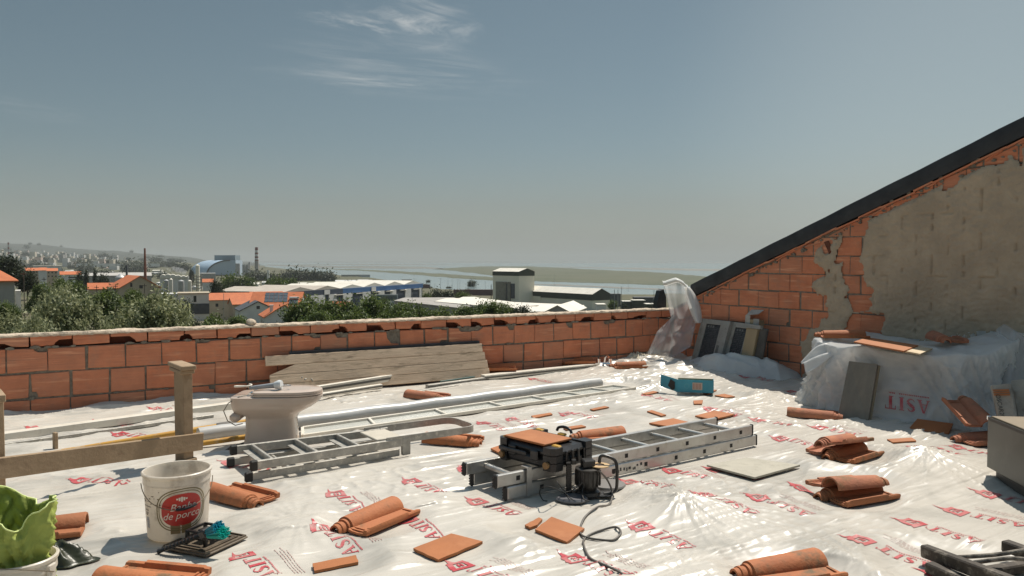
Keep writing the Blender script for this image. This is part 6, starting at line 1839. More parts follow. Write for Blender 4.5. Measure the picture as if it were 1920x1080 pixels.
def terrain():
 az = np.concatenate([np.linspace(-180, -66, 20)[:-1], np.linspace(-66, 66, 420), np.linspace(66, 180, 20)[1:]])
 rad = np.concatenate([np.array([3, 8, 14]), np.geomspace(20, 28000, 190)])
 A_, Rr = np.meshgrid(np.radians(az), rad)
 X, Y = Rr * np.sin(A_), Rr * np.cos(A_)
 front = Y > .15 * np.abs(X) + .5
 px = np.where(front, 960 + F * X / np.maximum(Y, .5), np.where(X < 0, -3000, 4000))
 d = np.where(front, Y, Rr)
 z = ground_z(px, d)
 z = z + .25 * pn(X * .08, Y * .08, 201) * sstep(15, 40, Rr) + .9 * pn(X * .012, Y * .012, 202) * sstep(50, 200, Rr) * (1 - sstep(500, 800, Rr)) + 6 * pn(X * .0012, Y * .0012, 203) * sstep(2500, 4500, d) * (px < 380)
 sy = np.interp(px, SH_PX, SH_PY)
 ds = (CAMH - WZ) * F / np.maximum(sy - 487, .05)
 ds = ds * (1 + .012 * pn(px * .03, px * 0, 204))
 z = np.where((d > ds) & front, WZ - 2.5, z)
 z = np.where((px > 1600) & (d > 700), WZ - 2.5, z)
 ny, nx = X.shape
 idx = np.arange(ny * nx).reshape(ny, nx)
 Fq = np.stack([idx[:-1, :-1], idx[1:, :-1], idx[1:, 1:], idx[:-1, 1:]], -1).reshape(-1, 4)[:, ::-1]
 m = mat('dry_ground', (.05, .06, .024), (.105, .09, .048), .05, rough=.95, c3=(.13, .115, .075), dscale=.03, damt=.4)
 P3 = np.stack([X, Y, z], -1).reshape(-1, 3)
 far = np.zeros((ny, nx), bool); far[(d > 4300) & (px < 520) & front] = True
 ff = far[1:, :-1].reshape(-1)
 for nm, sel, m_ in (('ground', ~ff, m), ('hills', ff, mat('far_scrub', (.028, .034, .026), (.05, .053, .04), .004, rough=.95))):
  used, inv = np.unique(Fq[sel], return_inverse=True)
  tag(npmesh(nm, P3[used], inv.reshape(-1, 4).astype(np.int32), m_, None, True), kind='structure')
 mw = mat('estuary_water', (.19, .25, .265), (.23, .28, .285), .002, rough=.16, bump=.05, bscale=.2, bdist=.3, spec=.6)
 mb = MB(); mb.add([(-29000, -3000, WZ), (29000, -3000, WZ), (29000, 29000, WZ), (-29000, 29000, WZ)], [(0, 1, 2, 3)])
 tag(mb.build('water', mw), kind='structure')
 mm = mat('marsh', (.062, .072, .038), (.092, .094, .056), .006, rough=.95, c3=(.105, .097, .066), dscale=.012, damt=.4)
 mud = mat('mudflat', (.11, .11, .09), (.14, .135, .115), .004, rough=.6)
 def isle(top, bot, m_, name):
  P = []
  def dense(L_):
   out = []
   for i in range(len(L_) - 1):
    for k in range(8):
     t = k / 8; x = L_[i][0] + (L_[i + 1][0] - L_[i][0]) * t; y = L_[i][1] + (L_[i + 1][1] - L_[i][1]) * t
     out.append((x, y + .9 * float(pn(x * .05, y * .3, 210)) * min(1, (y - 488) / 20)))
   out.append(L_[-1]); return out
  t_, b_ = dense(top), dense(bot)
  xs = sorted(set([p[0] for p in t_] + [p[0] for p in b_]))
  V, Fc = [], []
  for x in xs:
   yt = np.interp(x, [p[0] for p in t_], [p[1] for p in t_]); yb = np.interp(x, [p[0] for p in b_], [p[1] for p in b_])
   V += [G(x, yt, WZ + .12), G(x, max(yb, yt + .02), WZ + .12)]
  for i in range(len(xs) - 1): Fc.append((2 * i, 2 * i + 1, 2 * i + 3, 2 * i + 2))
  tag(MB().add(V, Fc).build(name, m_), kind='structure')
 isle([(815, 504), (900, 499.5), (1000, 499.5), (1100, 504.5), (1160, 507.5), (1240, 511), (1330, 519), (1500, 526), (2400, 545)], [(815, 504.6), (880, 511), (940, 519), (1000, 527), (1060, 529), (1150, 531.5), (1290, 536.5), (1500, 541), (2400, 556)], mm, 'marsh')
 isle([(600, 503), (690, 506), (760, 509), (830, 513), (940, 521)], [(600, 503.6), (690, 508.5), (760, 513.5), (850, 521), (940, 527)], mm, 'marsh')
 isle([(500, 496), (640, 499), (700, 498.5), (800, 500), (830, 503)], [(500, 497.5), (600, 502), (700, 503.5), (790, 504), (830, 504.4)], mud, 'mudflat')
 isle([(480, 490.6), (700, 490.4), (950, 491), (1400, 492)], [(480, 492), (700, 492.2), (950, 492.2), (1400, 493)], mud, 'mudflat')
 isle([(560, 495.2), (700, 495.0), (860, 496.4)], [(560, 496.2), (700, 496.8), (860, 497)], mud, 'mudflat')
 isle([(1040, 500), (1200, 502.2), (1400, 505)], [(1040, 500.6), (1200, 505), (1400, 510)], mud, 'mudflat')
 isle([(940, 530.5), (1060, 533.5), (1180, 539), (1300, 543), (2000, 556)], [(940, 531.5), (1060, 536), (1180, 541.5), (1300, 545.5), (2000, 561)], mud, 'mudflat')
def leaf_mat(name, a, b, tr=.35):
 return mat(name, a, None, rough=.6, tint=(b, 1.0), trans=tr)
LM_OLIVE = leaf_mat('leaf_silver', (.055, .075, .025), (.46, .47, .26))
LM_GREEN = leaf_mat('leaf_green', (.034, .06, .012), (.16, .21, .045))
LM_DARK = leaf_mat('leaf_dark', (.018, .027, .012), (.055, .068, .028))
M_BARK = mat('bark', (.09, .07, .05), (.14, .11, .085), 9, rough=.95, bump=.6)
def crown_geo(seed, rx, rz, n, size, lobes=9, dens=.55, trunk_h=1.0):
 """leaf sized quads in clumps through the volume of an uneven crown; centre of the crown at trunk_h + rz"""
 r = np.random.RandomState(seed)
 cs = []
 for i in range(lobes):
  a = r.uniform(0, 2 * np.pi); h = r.uniform(-.6, .75); q = r.uniform(.25, .72) * math.sqrt(max(.1, 1 - h * h))
  cs.append((math.cos(a) * q * rx, math.sin(a) * q * rx, trunk_h + rz + h * rz * .8, r.uniform(.26, .48)))
 cs.append((0, 0, trunk_h + rz * 1.1, .6))
 cs = np.array(cs)
 w = cs[:, 3] ** 2; w /= w.sum()
 ncl = max(30, n // 48)
 li = r.choice(len(cs), ncl, p=w)
 v = r.normal(size=(ncl, 3)); v /= np.linalg.norm(v, axis=1)[:, None]
 rad = cs[li, 3] * r.uniform(.45, 1.08, ncl) ** dens
 cc = cs[li, :3] + v * rad[:, None] * np.array([rx, rx, rz])
 cs_ = r.uniform(.5, 1.4, ncl) * size * 3.6
 k = r.randint(0, ncl, n)
 p = cc[k] + r.normal(size=(n, 3)) * cs_[k][:, None] * .6
 nrm = r.normal(size=(n, 3)) + v[k] * .8 + np.array([0, 0, .4]); nrm /= np.linalg.norm(nrm, axis=1)[:, None]
 t = np.cross(nrm, r.normal(size=(n, 3))); t /= np.linalg.norm(t, axis=1)[:, None] + 1e-9
 b = np.cross(nrm, t)
 s = (size * r.uniform(.6, 1.35, n))[:, None]
 V = np.stack([p - t * s, p - b * s * .45, p + t * s, p + b * s * .45], 1).reshape(-1, 3)
 Fq = np.arange(4 * n, dtype=np.int32).reshape(-1, 4)
 cv = r.uniform(0, 1, ncl) ** 1.2
 tint = np.clip(cv[k] * .75 + r.uniform(-.1, .35, n), 0, 1)
 return V, Fq, tint
EXT = {}
def tree_proto(key, seed, rx, rz, n, size, lm, trunk_h, lobes=9, trunk_r=.15):
 V, Fq, ti = crown_geo(seed, rx, rz, n, size, lobes, trunk_h=trunk_h)
 root = thing('tree', None, 'tree', (0, 0, 0))
 EXT[key] = (float(np.percentile(np.hypot(V[:, 0], V[:, 1]), 93)), float(np.percentile(V[:, 2], 98.5)))
 npmesh('crown', V, Fq, lm, root, False, ti)
 mb = MB()
 r = random.Random(seed)
 mb.tube([(0, 0, -1.5), (.03, 0, trunk_h * .5), (-.04, .05, trunk_h), (.1 * rx, .0, trunk_h + rz * .9)], [trunk_r * 1.3, trunk_r, trunk_r * .85, trunk_r * .4], 8)
 for i in range(6):
  a = r.uniform(0, 6.28); e = (math.cos(a) * rx * .6, math.sin(a) * rx * .6, trunk_h + rz * r.uniform(.7, 1.4))
  mb.tube([(0, 0, trunk_h * .8), (e[0] * .4, e[1] * .4, (trunk_h + e[2]) / 2), e], [trunk_r * .55, trunk_r * .35, trunk_r * .12], 6)
 mb.build('trunk', M_BARK, root, smooth=60)
 return root
def trees():
 P = {}
 P['olive1'] = tree_proto('o1', 11, 2.0, 1.75, 17000, .07, LM_OLIVE, 1.2, 12)
 P['olive2'] = tree_proto('o2', 12, 1.9, 1.6, 16000, .07, LM_OLIVE, 1.2, 12)
 P['row1'] = tree_proto('r1', 13, 3.2, 3.0, 12000, .19, LM_GREEN, 1.4, 11)
 P['row2'] = tree_proto('r2', 14, 3.4, 2.7, 12000, .19, LM_GREEN, 1.4, 12)
 P['row3'] = tree_proto('r3', 15, 2.8, 3.2, 11000, .19, LM_GREEN, 1.4, 10)
 P['dark'] = tree_proto('d1', 16, 3.0, 3.0, 5000, .24, LM_DARK, 1.0, 9)
 P['cyp'] = tree_proto('c1', 17, 1.3, 5.0, 2500, .28, LM_DARK, .6, 7)
 P['mid'] = tree_proto('m1', 18, 4.5, 3.6, 3200, .42, LM_GREEN, 1.2, 10)
 P['midd'] = tree_proto('m2', 19, 4.5, 3.4, 3000, .42, LM_DARK, 1.0, 10)
 KEY = dict(zip(P, EXT))
 base = {k: EXT[KEY[k]] for k in P}
 used = set()
 def put(k, px, top, wpx, d, label, group):
  """crown wpx pixels wide whose top reaches pixel row top"""
  r_, h_ = base[k]
  x = (px - 960) / F * d
  s = wpx / F * d / 2 / r_
  zt = CAMH - (top - 487) / F * d
  sz = s * random.uniform(.98, 1.15)
  z0 = zt - h_ * sz
  g_ = gz(px, d)
  if z0 > g_ - .2: sz = (zt - g_ + .3) / h_; z0 = g_ - .3
  o = P[k] if k not in used else dup(P[k])
  used.add(k)
  o.location = (x, d, z0); o.rotation_euler = (0, 0, random.uniform(0, 6.28)); o.scale = (s, s, sz)
  tag(o, label, 'tree', group)
 NR = 'silvery trees below the parapet'
 for (k, px, top, w, d, lab) in [
  ('olive1', 118, 562, 132, 33, 'large silver green tree just beyond the parapet, left of the small grassy gap'), ('olive2', 272, 562, 128, 34, 'large silver green tree just beyond the parapet, right of the small grassy gap'),
  ('olive2', 30, 600, 110, 38, 'silver green tree at the left edge just beyond the parapet'), ('olive1', 98, 545, 80, 46, 'tall thin crowned silver green tree rising behind the left large one'),
  ('olive2', 322, 585, 70, 40, 'low silver green tree at the right end of the silvery group'), ('olive1', 212, 618, 50, 29, 'low silver green tree right under the parapet between the two large ones'),
  ('olive2', 70, 608, 80, 29, 'low silver green tree under the parapet left of the large ones')]: put(k, px, top, w, d, lab, NR)
 for (k, px, top, w, d, lab) in [
  ('row1', 130, 529, 62, 100, 'rounded bright green tree behind the silvery trees at the left'), ('row2', 78, 538, 50, 92, 'yellowish green tree left of the rounded bright green one'), ('row3', 205, 550, 62, 90, 'dark green tree in front of the house with the orange roof and grey gable'),
  ('row2', 250, 549, 50, 95, 'bushy green tree under the grey gable wall'), ('row1', 292, 560, 46, 88, 'green bush right of the grey gable wall'), ('dark', 335, 566, 40, 110, 'dark round tree in front of the white and slate house'),
  ('row3', 405, 598, 60, 95, 'low green shrubbery under the slate house, left one'), ('row2', 445, 597, 60, 100, 'low green shrubbery under the slate house, right one'), ('dark', 355, 603, 40, 80, 'dark green bush on the dry slope'), ('row1', 15, 572, 46, 70, 'green bush below the grey house at the left edge')]: put(k, px, top, w, d, lab, 'trees on the slope')
 RW = 'row of dense trees beyond the parapet'
 row = [('row1', 566, 566, 82, 92), ('row2', 610, 571, 76, 88), ('row3', 652, 572, 70, 90), ('row1', 700, 562, 78, 92), ('row2', 742, 573, 66, 88), ('row3', 778, 580, 62, 90), ('row1', 818, 583, 60, 88), ('row2', 862, 580, 66, 90), ('row3', 902, 575, 60, 92), ('row1', 938, 570, 62, 90), ('dark', 972, 577, 40, 86), ('row2', 590, 588, 60, 84), ('row3', 675, 585, 60, 84), ('row1', 760, 588, 60, 84)]
 rl = ['big round tree beside the white gable house, first of the dense row', 'second tree of the dense row, below the small orange roof', 'third tree of the dense row', 'tallest tree in the middle of the dense row, under the green sign', 'tree of the dense row right of the tallest one', 'low tree of the dense row by the thin lamp post', 'low tree of the dense row in front of the grey shed roof', 'tree of the dense row in front of the white shed roofs', 'pointed tree of the dense row below the concrete tower', 'bright upright tree near the right end of the dense row', 'small grey green shrub ending the dense row at the right', 'front tree at the left foot of the dense row', 'front tree at the middle foot of the dense row', 'front tree at the right foot of the dense row']
 for (k, px, top, w, d), lab in zip(row, rl): put(k, px, top, w, d, lab, RW)
 for (k, px, top, w, d, lab) in [
  ('dark', 18, 484, 52, 205, 'big dark tree rising behind the grey house at the left edge'), ('dark', 50, 512, 34, 190, 'dark tree right of the big one at the left edge'), ('cyp', 162, 509, 9, 400, 'dark cypress, left of the two by the car park'), ('cyp', 178, 507, 8, 410, 'dark cypress, right of the two by the car park'),
  ('midd', 150, 511, 16, 420, 'dark round tree left of the cypresses'), ('midd', 195, 517, 26, 400, 'dark broad tree right of the cypresses'), ('dark', 408, 529, 24, 300, 'black green bushy tree behind the orange roofs'), ('mid', 432, 517, 44, 480, 'green tree clump below the blue vault, left one'), ('mid', 462, 521, 36, 490, 'green tree clump below the blue vault, right one'),
  ('midd', 448, 528, 40, 440, 'dark tree clump under the blue vault by the white roofs'), ('mid', 520, 522, 36, 500, 'round green tree behind the white warehouse roofs, left one'), ('mid', 545, 523, 28, 510, 'round green tree behind the white warehouse roofs, right one'), ('mid', 505, 527, 24, 480, 'low green tree left of the round ones'),
  ('midd', 815, 545, 36, 430, 'dark tree right of the blue warehouse, left one'), ('midd', 842, 547, 34, 425, 'dark tree right of the blue warehouse, middle one'), ('mid', 868, 549, 28, 420, 'dark tree right of the blue warehouse, right one'), ('mid', 800, 551, 20, 400, 'small bright tree at the corner of the blue warehouse'), ('mid', 722, 561, 18, 300, 'small tree beside the green sign'),
  ('mid', 1150, 564, 20, 420, 'dark tree right of the beige factory'), ('midd', 1172, 570, 16, 400, 'low dark bush beside the green shed'), ('midd', 360, 506, 10, 900, 'small dark tree in front of the white steam')]: put(k, px, top, w, d, lab, 'trees among the sheds')
 far = []
 V, Fq, ti = crown_geo(30, 6.0, 4.0, 900, 1.1, 4, trunk_h=0)
 fm = npmesh('tree', V, Fq, LM_DARK, None, False, ti); first = True
 r = random.Random(9)
 for i in range(150):
  px = r.uniform(-60, 620) if i < 115 else r.uniform(560, 900)
  py = r.uniform(492, 522) if px < 450 else r.uniform(506, 524) if px < 620 else r.uniform(527, 545)
  d = 33 * F / (py - 487) * r.uniform(.9, 1.0)
  if 340 < px < 455 and d > 1300: continue
  if px > 470 and d > 1250: d = 1200
  o = fm if first else fm.copy()
  if not first: COL.objects.link(o)
  first = False
  s = r.uniform(.7, 1.9) * (1 if d < 1500 else 1.7) * (.42 if i >= 115 else 1)
  o.location = ((px - 960) / F * d, d, gz(px, d) - 1.0); o.scale = (s * 1.3, s, s * r.uniform(.6, 1.1)); o.rotation_euler = (0, 0, r.uniform(0, 6))
  tag(o, 'small dark distant tree on the plain beyond the town', 'tree', 'distant trees on the plain')
M_ROOF = mat('orange_roof', (.56, .165, .06), (.46, .13, .05), .9, rough=.8, c3=(.32, .12, .06), dscale=2, damt=.3)
M_WALLW = mat('white_wall', (.66, .65, .62), (.58, .57, .55), .4, rough=.9)
M_WALLB = mat('beige_wall', (.44, .37, .28), (.38, .32, .24), .4, rough=.9)
M_WALLG = mat('grey_wall', (.36, .35, .33), (.31, .3, .28), .4, rough=.9)
M_SLATE = mat('slate', (.06, .065, .075), (.08, .085, .095), .8, rough=.7)
M_WIN = mat('window_dark', (.03, .033, .038), rough=.2)
M_WHITER = mat('white_roof', (.70, .66, .58), (.62, .58, .5), .2, rough=.7, c3=(.5, .46, .38), dscale=.4, damt=.3)
M_GREYR = mat('grey_roof', (.33, .31, .28), (.27, .25, .23), .2, rough=.8, c3=(.2, .19, .17), dscale=.3, damt=.4)
M_BLUE_W = mat('blue_wall', (.035, .11, .27), (.045, .13, .30), .3, rough=.6)
M_NAVY = mat('navy_wall', (.035, .05, .08), rough=.6)
M_CONC = mat('concrete', (.30, .265, .21), (.24, .21, .165), .3, rough=.9, c3=(.15, .13, .1), dscale=.5, damt=.4)
M_GREENB = mat('green_band', (.045, .052, .035), rough=.7)
M_BEIGE = mat('beige_cladding', (.86, .79, .64), (.82, .75, .60), .15, rough=.8)
M_METAL = mat('galvanised', (.42, .42, .42), (.34, .34, .34), .5, rough=.5, metal=.4)
def hframe(p, yaw): return Tr(*p) @ Rz(yaw)
def house(name, label, corner, yaw, Lx, Ly, wh, rh, wm, rm, wins=(), chim=None, group=None, cat='house', over=.25, hip=0, sides=()):
 """gabled house; corner is its near left foot in world coordinates; x along the ridge, y to the back"""
 M = hframe(corner, yaw)
 c = M @ Vector((Lx / 2, Ly / 2, 0))
 root = thing(name, label, cat, c, yaw, group)
 mb = MB(); V = [(0, 0, -4), (Lx, 0, -4), (Lx, Ly, -4), (0, Ly, -4), (0, 0, wh), (Lx, 0, wh), (Lx, Ly, wh), (0, Ly, wh), (hip, Ly / 2, wh + rh - .06), (Lx - hip, Ly / 2, wh + rh - .06)]
 mb.add(V, [(0, 1, 5, 4), (1, 2, 6, 9, 5) if hip == 0 else (1, 2, 6, 5), (2, 3, 7, 6), (3, 0, 4, 8, 7) if hip == 0 else (3, 0, 4, 7)], M)
 mb.build('wall', wm, root, world=True)
 o_ = over; t = .18
 sl = rh / (Ly / 2)
 mb = MB()
 for z0, z1 in ((0, t),):
  a = [(-o_, -o_, wh - o_ * sl), (Lx + o_, -o_, wh - o_ * sl), (Lx + o_, Ly + o_, wh - o_ * sl), (-o_, Ly + o_, wh - o_ * sl), (-o_ + (hip + o_ if hip else 0), Ly / 2, wh + rh), (Lx + o_ - (hip + o_ if hip else 0), Ly / 2, wh + rh)]
  V = [(x, y, z) for x, y, z in a] + [(x, y, z + t) for x, y, z in a]
  Fc = [(6, 7, 11, 10), (8, 9, 10, 11), (1, 0, 4, 5), (3, 2, 5, 4), (0, 1, 7, 6), (2, 3, 9, 8)]
  if hip: Fc += [(7, 8, 11), (9, 6, 10)] + [(1, 2, 8, 7), (3, 0, 6, 9), (2, 1, 5), (0, 3, 4)]
  else: Fc += [(1, 5, 11, 7), (5, 2, 8, 11), (4, 0, 6, 10), (3, 4, 10, 9)]
  mb.add(V, Fc, M)
 rf = mb.build('roof', rm, root, world=True)
 for (side, u, z, w, h) in wins:
  mb = MB()
  if side == 'f': mb.box((u, -.03, z), (u + w, -.002, z + h), M)
  elif side == 'r': mb.box((Lx + .002, u, z), (Lx + .03, u + w, z + h), M)
  else: mb.box((-.03, u, z), (-.002, u + w, z + h), M)
  mb.build('window', M_WIN, root, world=True)
 if chim:
  mb = MB(); x, y, w, h = chim; mb.box((x, y, wh), (x + w, y + w, wh + h), M); mb.box((x - .1, y - .1, wh + h + .001), (x + w + .1, y + w + .1, wh + h + .15), M); mb.build('chimney', M_WALLW, rf, world=True)
 return root, M
def block(name, label, px0, px1, top, bot, d, depth, m, cat='building', group=None, yaw=0.0, roof=None, wins=0, rows=1, win_mat=None):
 """plain box building filling the given pixel box at distance d"""
 p = D(px0, bot, d); h = D(px0, top, d).z - p.z
 yaw = yaw - math.atan(((px0 + px1) / 2 - 960) / F) * (1 if px1 < 900 else 0)
 a1 = (px1 - 960) / F; w = (a1 * d - p.x) / (math.cos(yaw) - a1 * math.sin(yaw))
 M = hframe((p.x, d, p.z), yaw)
 root = thing(name, label, cat, M @ Vector((w / 2, depth / 2, 0)), yaw, group)
 mb = MB(); mb.box((0, 0, -6), (w, depth, h), M); mb.build('wall', m, root, world=True)
 if roof:
  mb = MB(); mb.box((-.2, -.2, h + .003), (w + .2, depth + .2, h + .35), M); mb.build('roof', roof, root, world=True)
 for r in range(rows):
  for k in range(wins):
   u = w * (k + .3) / wins; ww = w / wins * .4; z = h * (r + .35) / rows; hh = h / rows * .4
   mb = MB(); mb.box((u, -.08, z), (u + ww, -.01, z + hh), M); mb.build('window', win_mat or M_WIN, root, world=True)
 return root, M, w, h
def cyl(name, label, px, top, bot, wpx, d, m, cat='tank', cone=0.0, group=None, taper=1.0, bands=None):
 p = D(px, bot, d); h = D(px, top, d).z - p.z; r = wpx / F * d / 2
 root = thing(name, label, cat, p, 0, group)
 mb = MB(); mb.lathe([(r, -5), (r, 0), (r * taper, h)] + [(r * taper * .15, h + cone)] + [(0, h + cone + .01)], 20, Tr(*p)); mb.build('shell', m, root, world=True, smooth=40)
 if bands:
  for (bm_, t0, t1) in [(b_, *q) for b_, L_ in bands for q in L_]:
   rr = lambda t: r * (1 + (taper - 1) * t) + .06
   mb = MB(); mb.lathe([(rr(t0) - .05, h * t0), (rr(t0), h * t0), (rr(t1), h * t1), (rr(t1) - .05, h * t1)], 20, Tr(*p)); mb.build('painted_band', bm_, root, world=True, smooth=40)
 return root
def town():
 p = D(28, 567, 110)
 house('house', 'grey house with a bright orange hipped roof at the left edge', (p.x - 10 * math.cos(R(34)), 110 - 10 * math.sin(R(34)), p.z), R(34), 10, 9, 3.2, 2.4, M_WALLG, M_ROOF, [], None, hip=3.5, over=.5)
 block('annex', 'small cream annex beside the grey house at the left edge', 29, 38, 545, 567, 112, 4, M_WALLW)
 p = D(224, 566, 190)
 q = Vector((-89.1, 196, p.z))
 e = (q - p); e.z = 0
 yaw = math.atan2(e.y, e.x) + math.pi / 2        # x axis (ridge) points away from us
 house('hall', 'big hall with a grey gable facing us and an orange roof', (q.x, q.y, p.z), yaw, 13, e.length, 3.3, 2.9, M_WALLB, M_ROOF, [('l', 4.2, 3.2, .8, .8), ('l', 6.6, 3.6, .5, 1.0)], over=.3)
 p = D(166, 549, 215); house('house', 'low house with a wide orange roof left of the hall', (p.x, 215, p.z), R(30), 6.5, 5, 1.0, 1.5, M_WALLB, M_ROOF)
 root, M, w, h = block('house', 'modern white house with a dark slate lower storey standing on posts', 334, 391, 552, 570, 216, 9, M_WALLW, 'house', roof=M_WALLB)
 mb = MB(); mb.box((.8, -.15, -2.95), (w + .1, 8, -.003), M); mb.build('lower_storey', M_SLATE, root, world=True)
 for u, z, ww, hh in ((4.0, .45, .75, 1.75), (1.0, 1.4, .55, .5)):
  mb = MB(); mb.box((u, -.05, z), (u + ww, -.004, z + hh), M); mb.build('window', M_WIN, root, world=True)
 for u in (2.2, 4.2, 7.4):
  mb = MB(); mb.tube([M @ Vector((u, .3, -3)), M @ Vector((u - .15, .3, -5.4))], .12, 6); mb.build('post', M_WALLG, root, world=True)
 block('house', 'small white flat house with a dark opening left of the slate house', 296, 333, 551, 568, 222, 7, M_WALLW, 'house', wins=1)
 p = D(391, 578, 235); house('house', 'house with a long orange roof right of the slate house', (p.x, 235, p.z), R(24), 14, 8, 2.4, 1.9, M_WALLB, M_ROOF, [('f', 2, .4, .8, 1), ('f', 6, .4, .8, 1)])
 p = D(437, 589, 212); house('house', 'beige house with an orange roof and its gable to the right', (p.x, 212, p.z), R(32), 8.5, 6, 2.6, 1.6, M_WALLB, M_ROOF, [('f', 1, .6, 1.8, .9)])
 p = D(470, 572, 250); house('house', 'orange roofed house behind the one with the solar panels', (p.x, 250, p.z), R(20), 10, 8, 2.0, 2.0, M_WALLB, M_ROOF)
 k = D(448, 603, 168)
 house('house', 'white house with a dark grey roof and a round black vent in its gable', (k.x - 4.0, k.y + 9.0, k.z), R(-64), 9.5, 7.5, 2.3, 1.9, M_WALLW, M_SLATE, [('r', 3.4, 2.6, .7, .7), ('f', 6.5, .2, .7, 1.4)])
 k = D(497, 616, 145)
 a = math.atan2(.9, -.42)         # left wall runs away to the left
 v = Vector((-.42, .907, 0)); Lx = 8.2
 far = k + v * Lx
 root, M = house('house', 'white house with a bright orange roof, a white chimney and solar heater behind it', (far.x, far.y, k.z), math.atan2(-v.y, -v.x), Lx, 7.0, 2.1, 2.15, M_WALLW, M_ROOF, [('f', 2.2, .4, .6, 1), ('f', 3.6, .4, .5, .8), ('f', 5.7, -.5, .8, 1.7), ('r', 2.4, -.1, 1.2, 1.1)], (6.6, 1.1, .55, 2.1))
 k = D(534, 585, 172); v = Vector((-.62, .78, 0)); Lx = 11.0
 house_r, M = house('house', 'house with an array of grey solar panels on its orange roof', (k.x - 8.2, k.y + 1.0, k.z), R(4), Lx, 8, 1.2, 2.9, M_WALLW, M_ROOF)
 sl = math.atan2(2.9, 4.0)
 Mr = M @ Tr(0, 0, 1.2 + .20) @ Matrix.Rotation(sl, 4, 'X')
 M_PV = mat('solar_cell', (.07, .085, .10), (.12, .14, .16), 1.5, rough=.25)
 for r_ in range(3):
  for c_ in range(5):
   mb = MB(); x = 3.0 + c_ * 1.02 - r_ * .12; y = 1.2 + r_ * 1.15; mb.box((x, y, 0), (x + .95, y + 1.08, .06), Mr); mb.build('solar_panel', M_PV, house_r, world=True)
 for c_ in range(2):
  mb = MB(); mb.box((8.6 + c_ * 1.0, .5, .05), (9.5 + c_ * 1.0, 2.0, .15), Mr); mb.build('solar_collector', M_PV, house_r, world=True)
 mb = MB(); mb.tube([Mr @ Vector((8.5, 2.3, .3)), Mr @ Vector((10.6, 2.3, .3))], .26, 10); mb.build('hot_water_tank', M_WALLW, house_r, world=True, smooth=40)
 p = D(618, 590, 135); house('house', 'small house whose orange roof shows above the dense trees', (p.x, 135, p.z), R(-20), 3.2, 2.6, 1.0, 1.1, M_WALLW, M_ROOF, [], (.3, .9, .35, 1.4))
 a = D(538, 577, 370); b = D(792, 560, 500)
 e = (b - a); e.z = 0; Ln = e.length; yaw = math.atan2(e.y, e.x)
 z0 = a.z; htop = D(538, 547.5, 370).z - z0
 M = hframe((a.x, a.y, z0), yaw)
 root = thing('warehouse', 'long low warehouse with a blue band, white bays and a row of cream roofs', 'warehouse', M @ Vector((Ln / 2, 10, 0)), yaw)
 mb = MB(); mb.box((0, 0, -6), (Ln, 40, htop - 2.2), M); mb.build('wall', M_NAVY, root, world=True)
 mb = MB(); mb.box((Ln * .34, -.4, htop - 2.6), (Ln + .2, 39, htop), M); mb.build('blue_band', M_BLUE_W, root, world=True)
 mb = MB(); mb.box((0, -.4, htop - 2.6), (Ln * .34 - .01, 39, htop), M); mb.build('navy_band', M_NAVY, root, world=True)
 for u, w_ in ((.13, .09), (.245, .05), (.34, .065), (.48, .06), (.60, .05), (.70, .05), (.83, .055), (.965, .02)):
  mb = MB(); mb.box((Ln * u, -.5, -2), (Ln * (u + w_), -.05, htop - 2.62), M); mb.build('white_bay', M_WALLW, root, world=True)
 for u in (.215, .545):
  mb = MB(); mb.box((Ln * u, -.7, htop - 2.5), (Ln * (u + .035), -.45, htop - .2), M); mb.build('white_box_sign', M_WALLW, root, world=True)
 for u in (.28, .41, .55, .66, .78, .9):
  mb = MB(); mb.box((Ln * u, -1.6, htop - 3.3), (Ln * (u + .06), -.52, htop - 3.0), M); mb.build('canopy', M_WHITER, root, world=True)
 for k_ in range(6):
  x0, x1 = Ln * k_ / 6 - 2, Ln * (k_ + 1) / 6 - .05
  mb = MB(); xm = x0 + (x1 - x0) * .5; hh = 2.0 if k_ < 3 else 2.3
  mb.add([(x0, 0, htop + .005), (xm, 0, htop + hh), (x1, 0, htop + .005), (x0, 40, htop + .005), (xm, 40, htop + hh), (x1, 40, htop + .005)], [(0, 1, 4, 3), (1, 2, 5, 4), (0, 2, 1), (3, 4, 5), (0, 3, 5, 2)], M)
  mb.build('roof', M_WHITER if k_ > 1 else mat('dusty_white_roof', (.46, .41, .35), (.38, .33, .28), .2, rough=.8), root, world=True)
 block('low_shed', 'long low shed with a dusty white roof left of the blue warehouse', 424, 536, 547, 556, 380, 16, M_WALLG, 'shed', roof=M_WHITER, yaw=R(4))
 block('billboard', 'white board with a dark mark on the navy front of the warehouse', 516, 530, 547.5, 553, 366, .4, M_WALLW, 'sign', wins=0)
 root, M, w, h = block('shop_sign', 'grey green shop sign in a white frame at the foot of the blue warehouse', 705, 746, 552, 565, 330, .5, M_WALLW, 'sign')
 mb = MB(); mb.box((.3, -.12, .2), (w - .5, -.01, h - .35), M); mb.build('sign_face', mat('sign_grey', (.19, .21, .20), rough=.6), root, world=True)
 mb = MB(); mb.box((.5, -.2, .5), (2.0, -.13, h - .6), M); mb.build('green_mark', mat('sign_green', (.04, .12, .06), rough=.6), root, world=True)
 V, Fc = text_mesh('LEIRIGEO', 1.5)
 mb = MB(); mb.add([M @ Vector((5.4 + v_.x * .85, -.17, h / 2 + v_.y)) for v_ in V], Fc); mb.build('sign_lettering', M_SLATE, root, world=True)
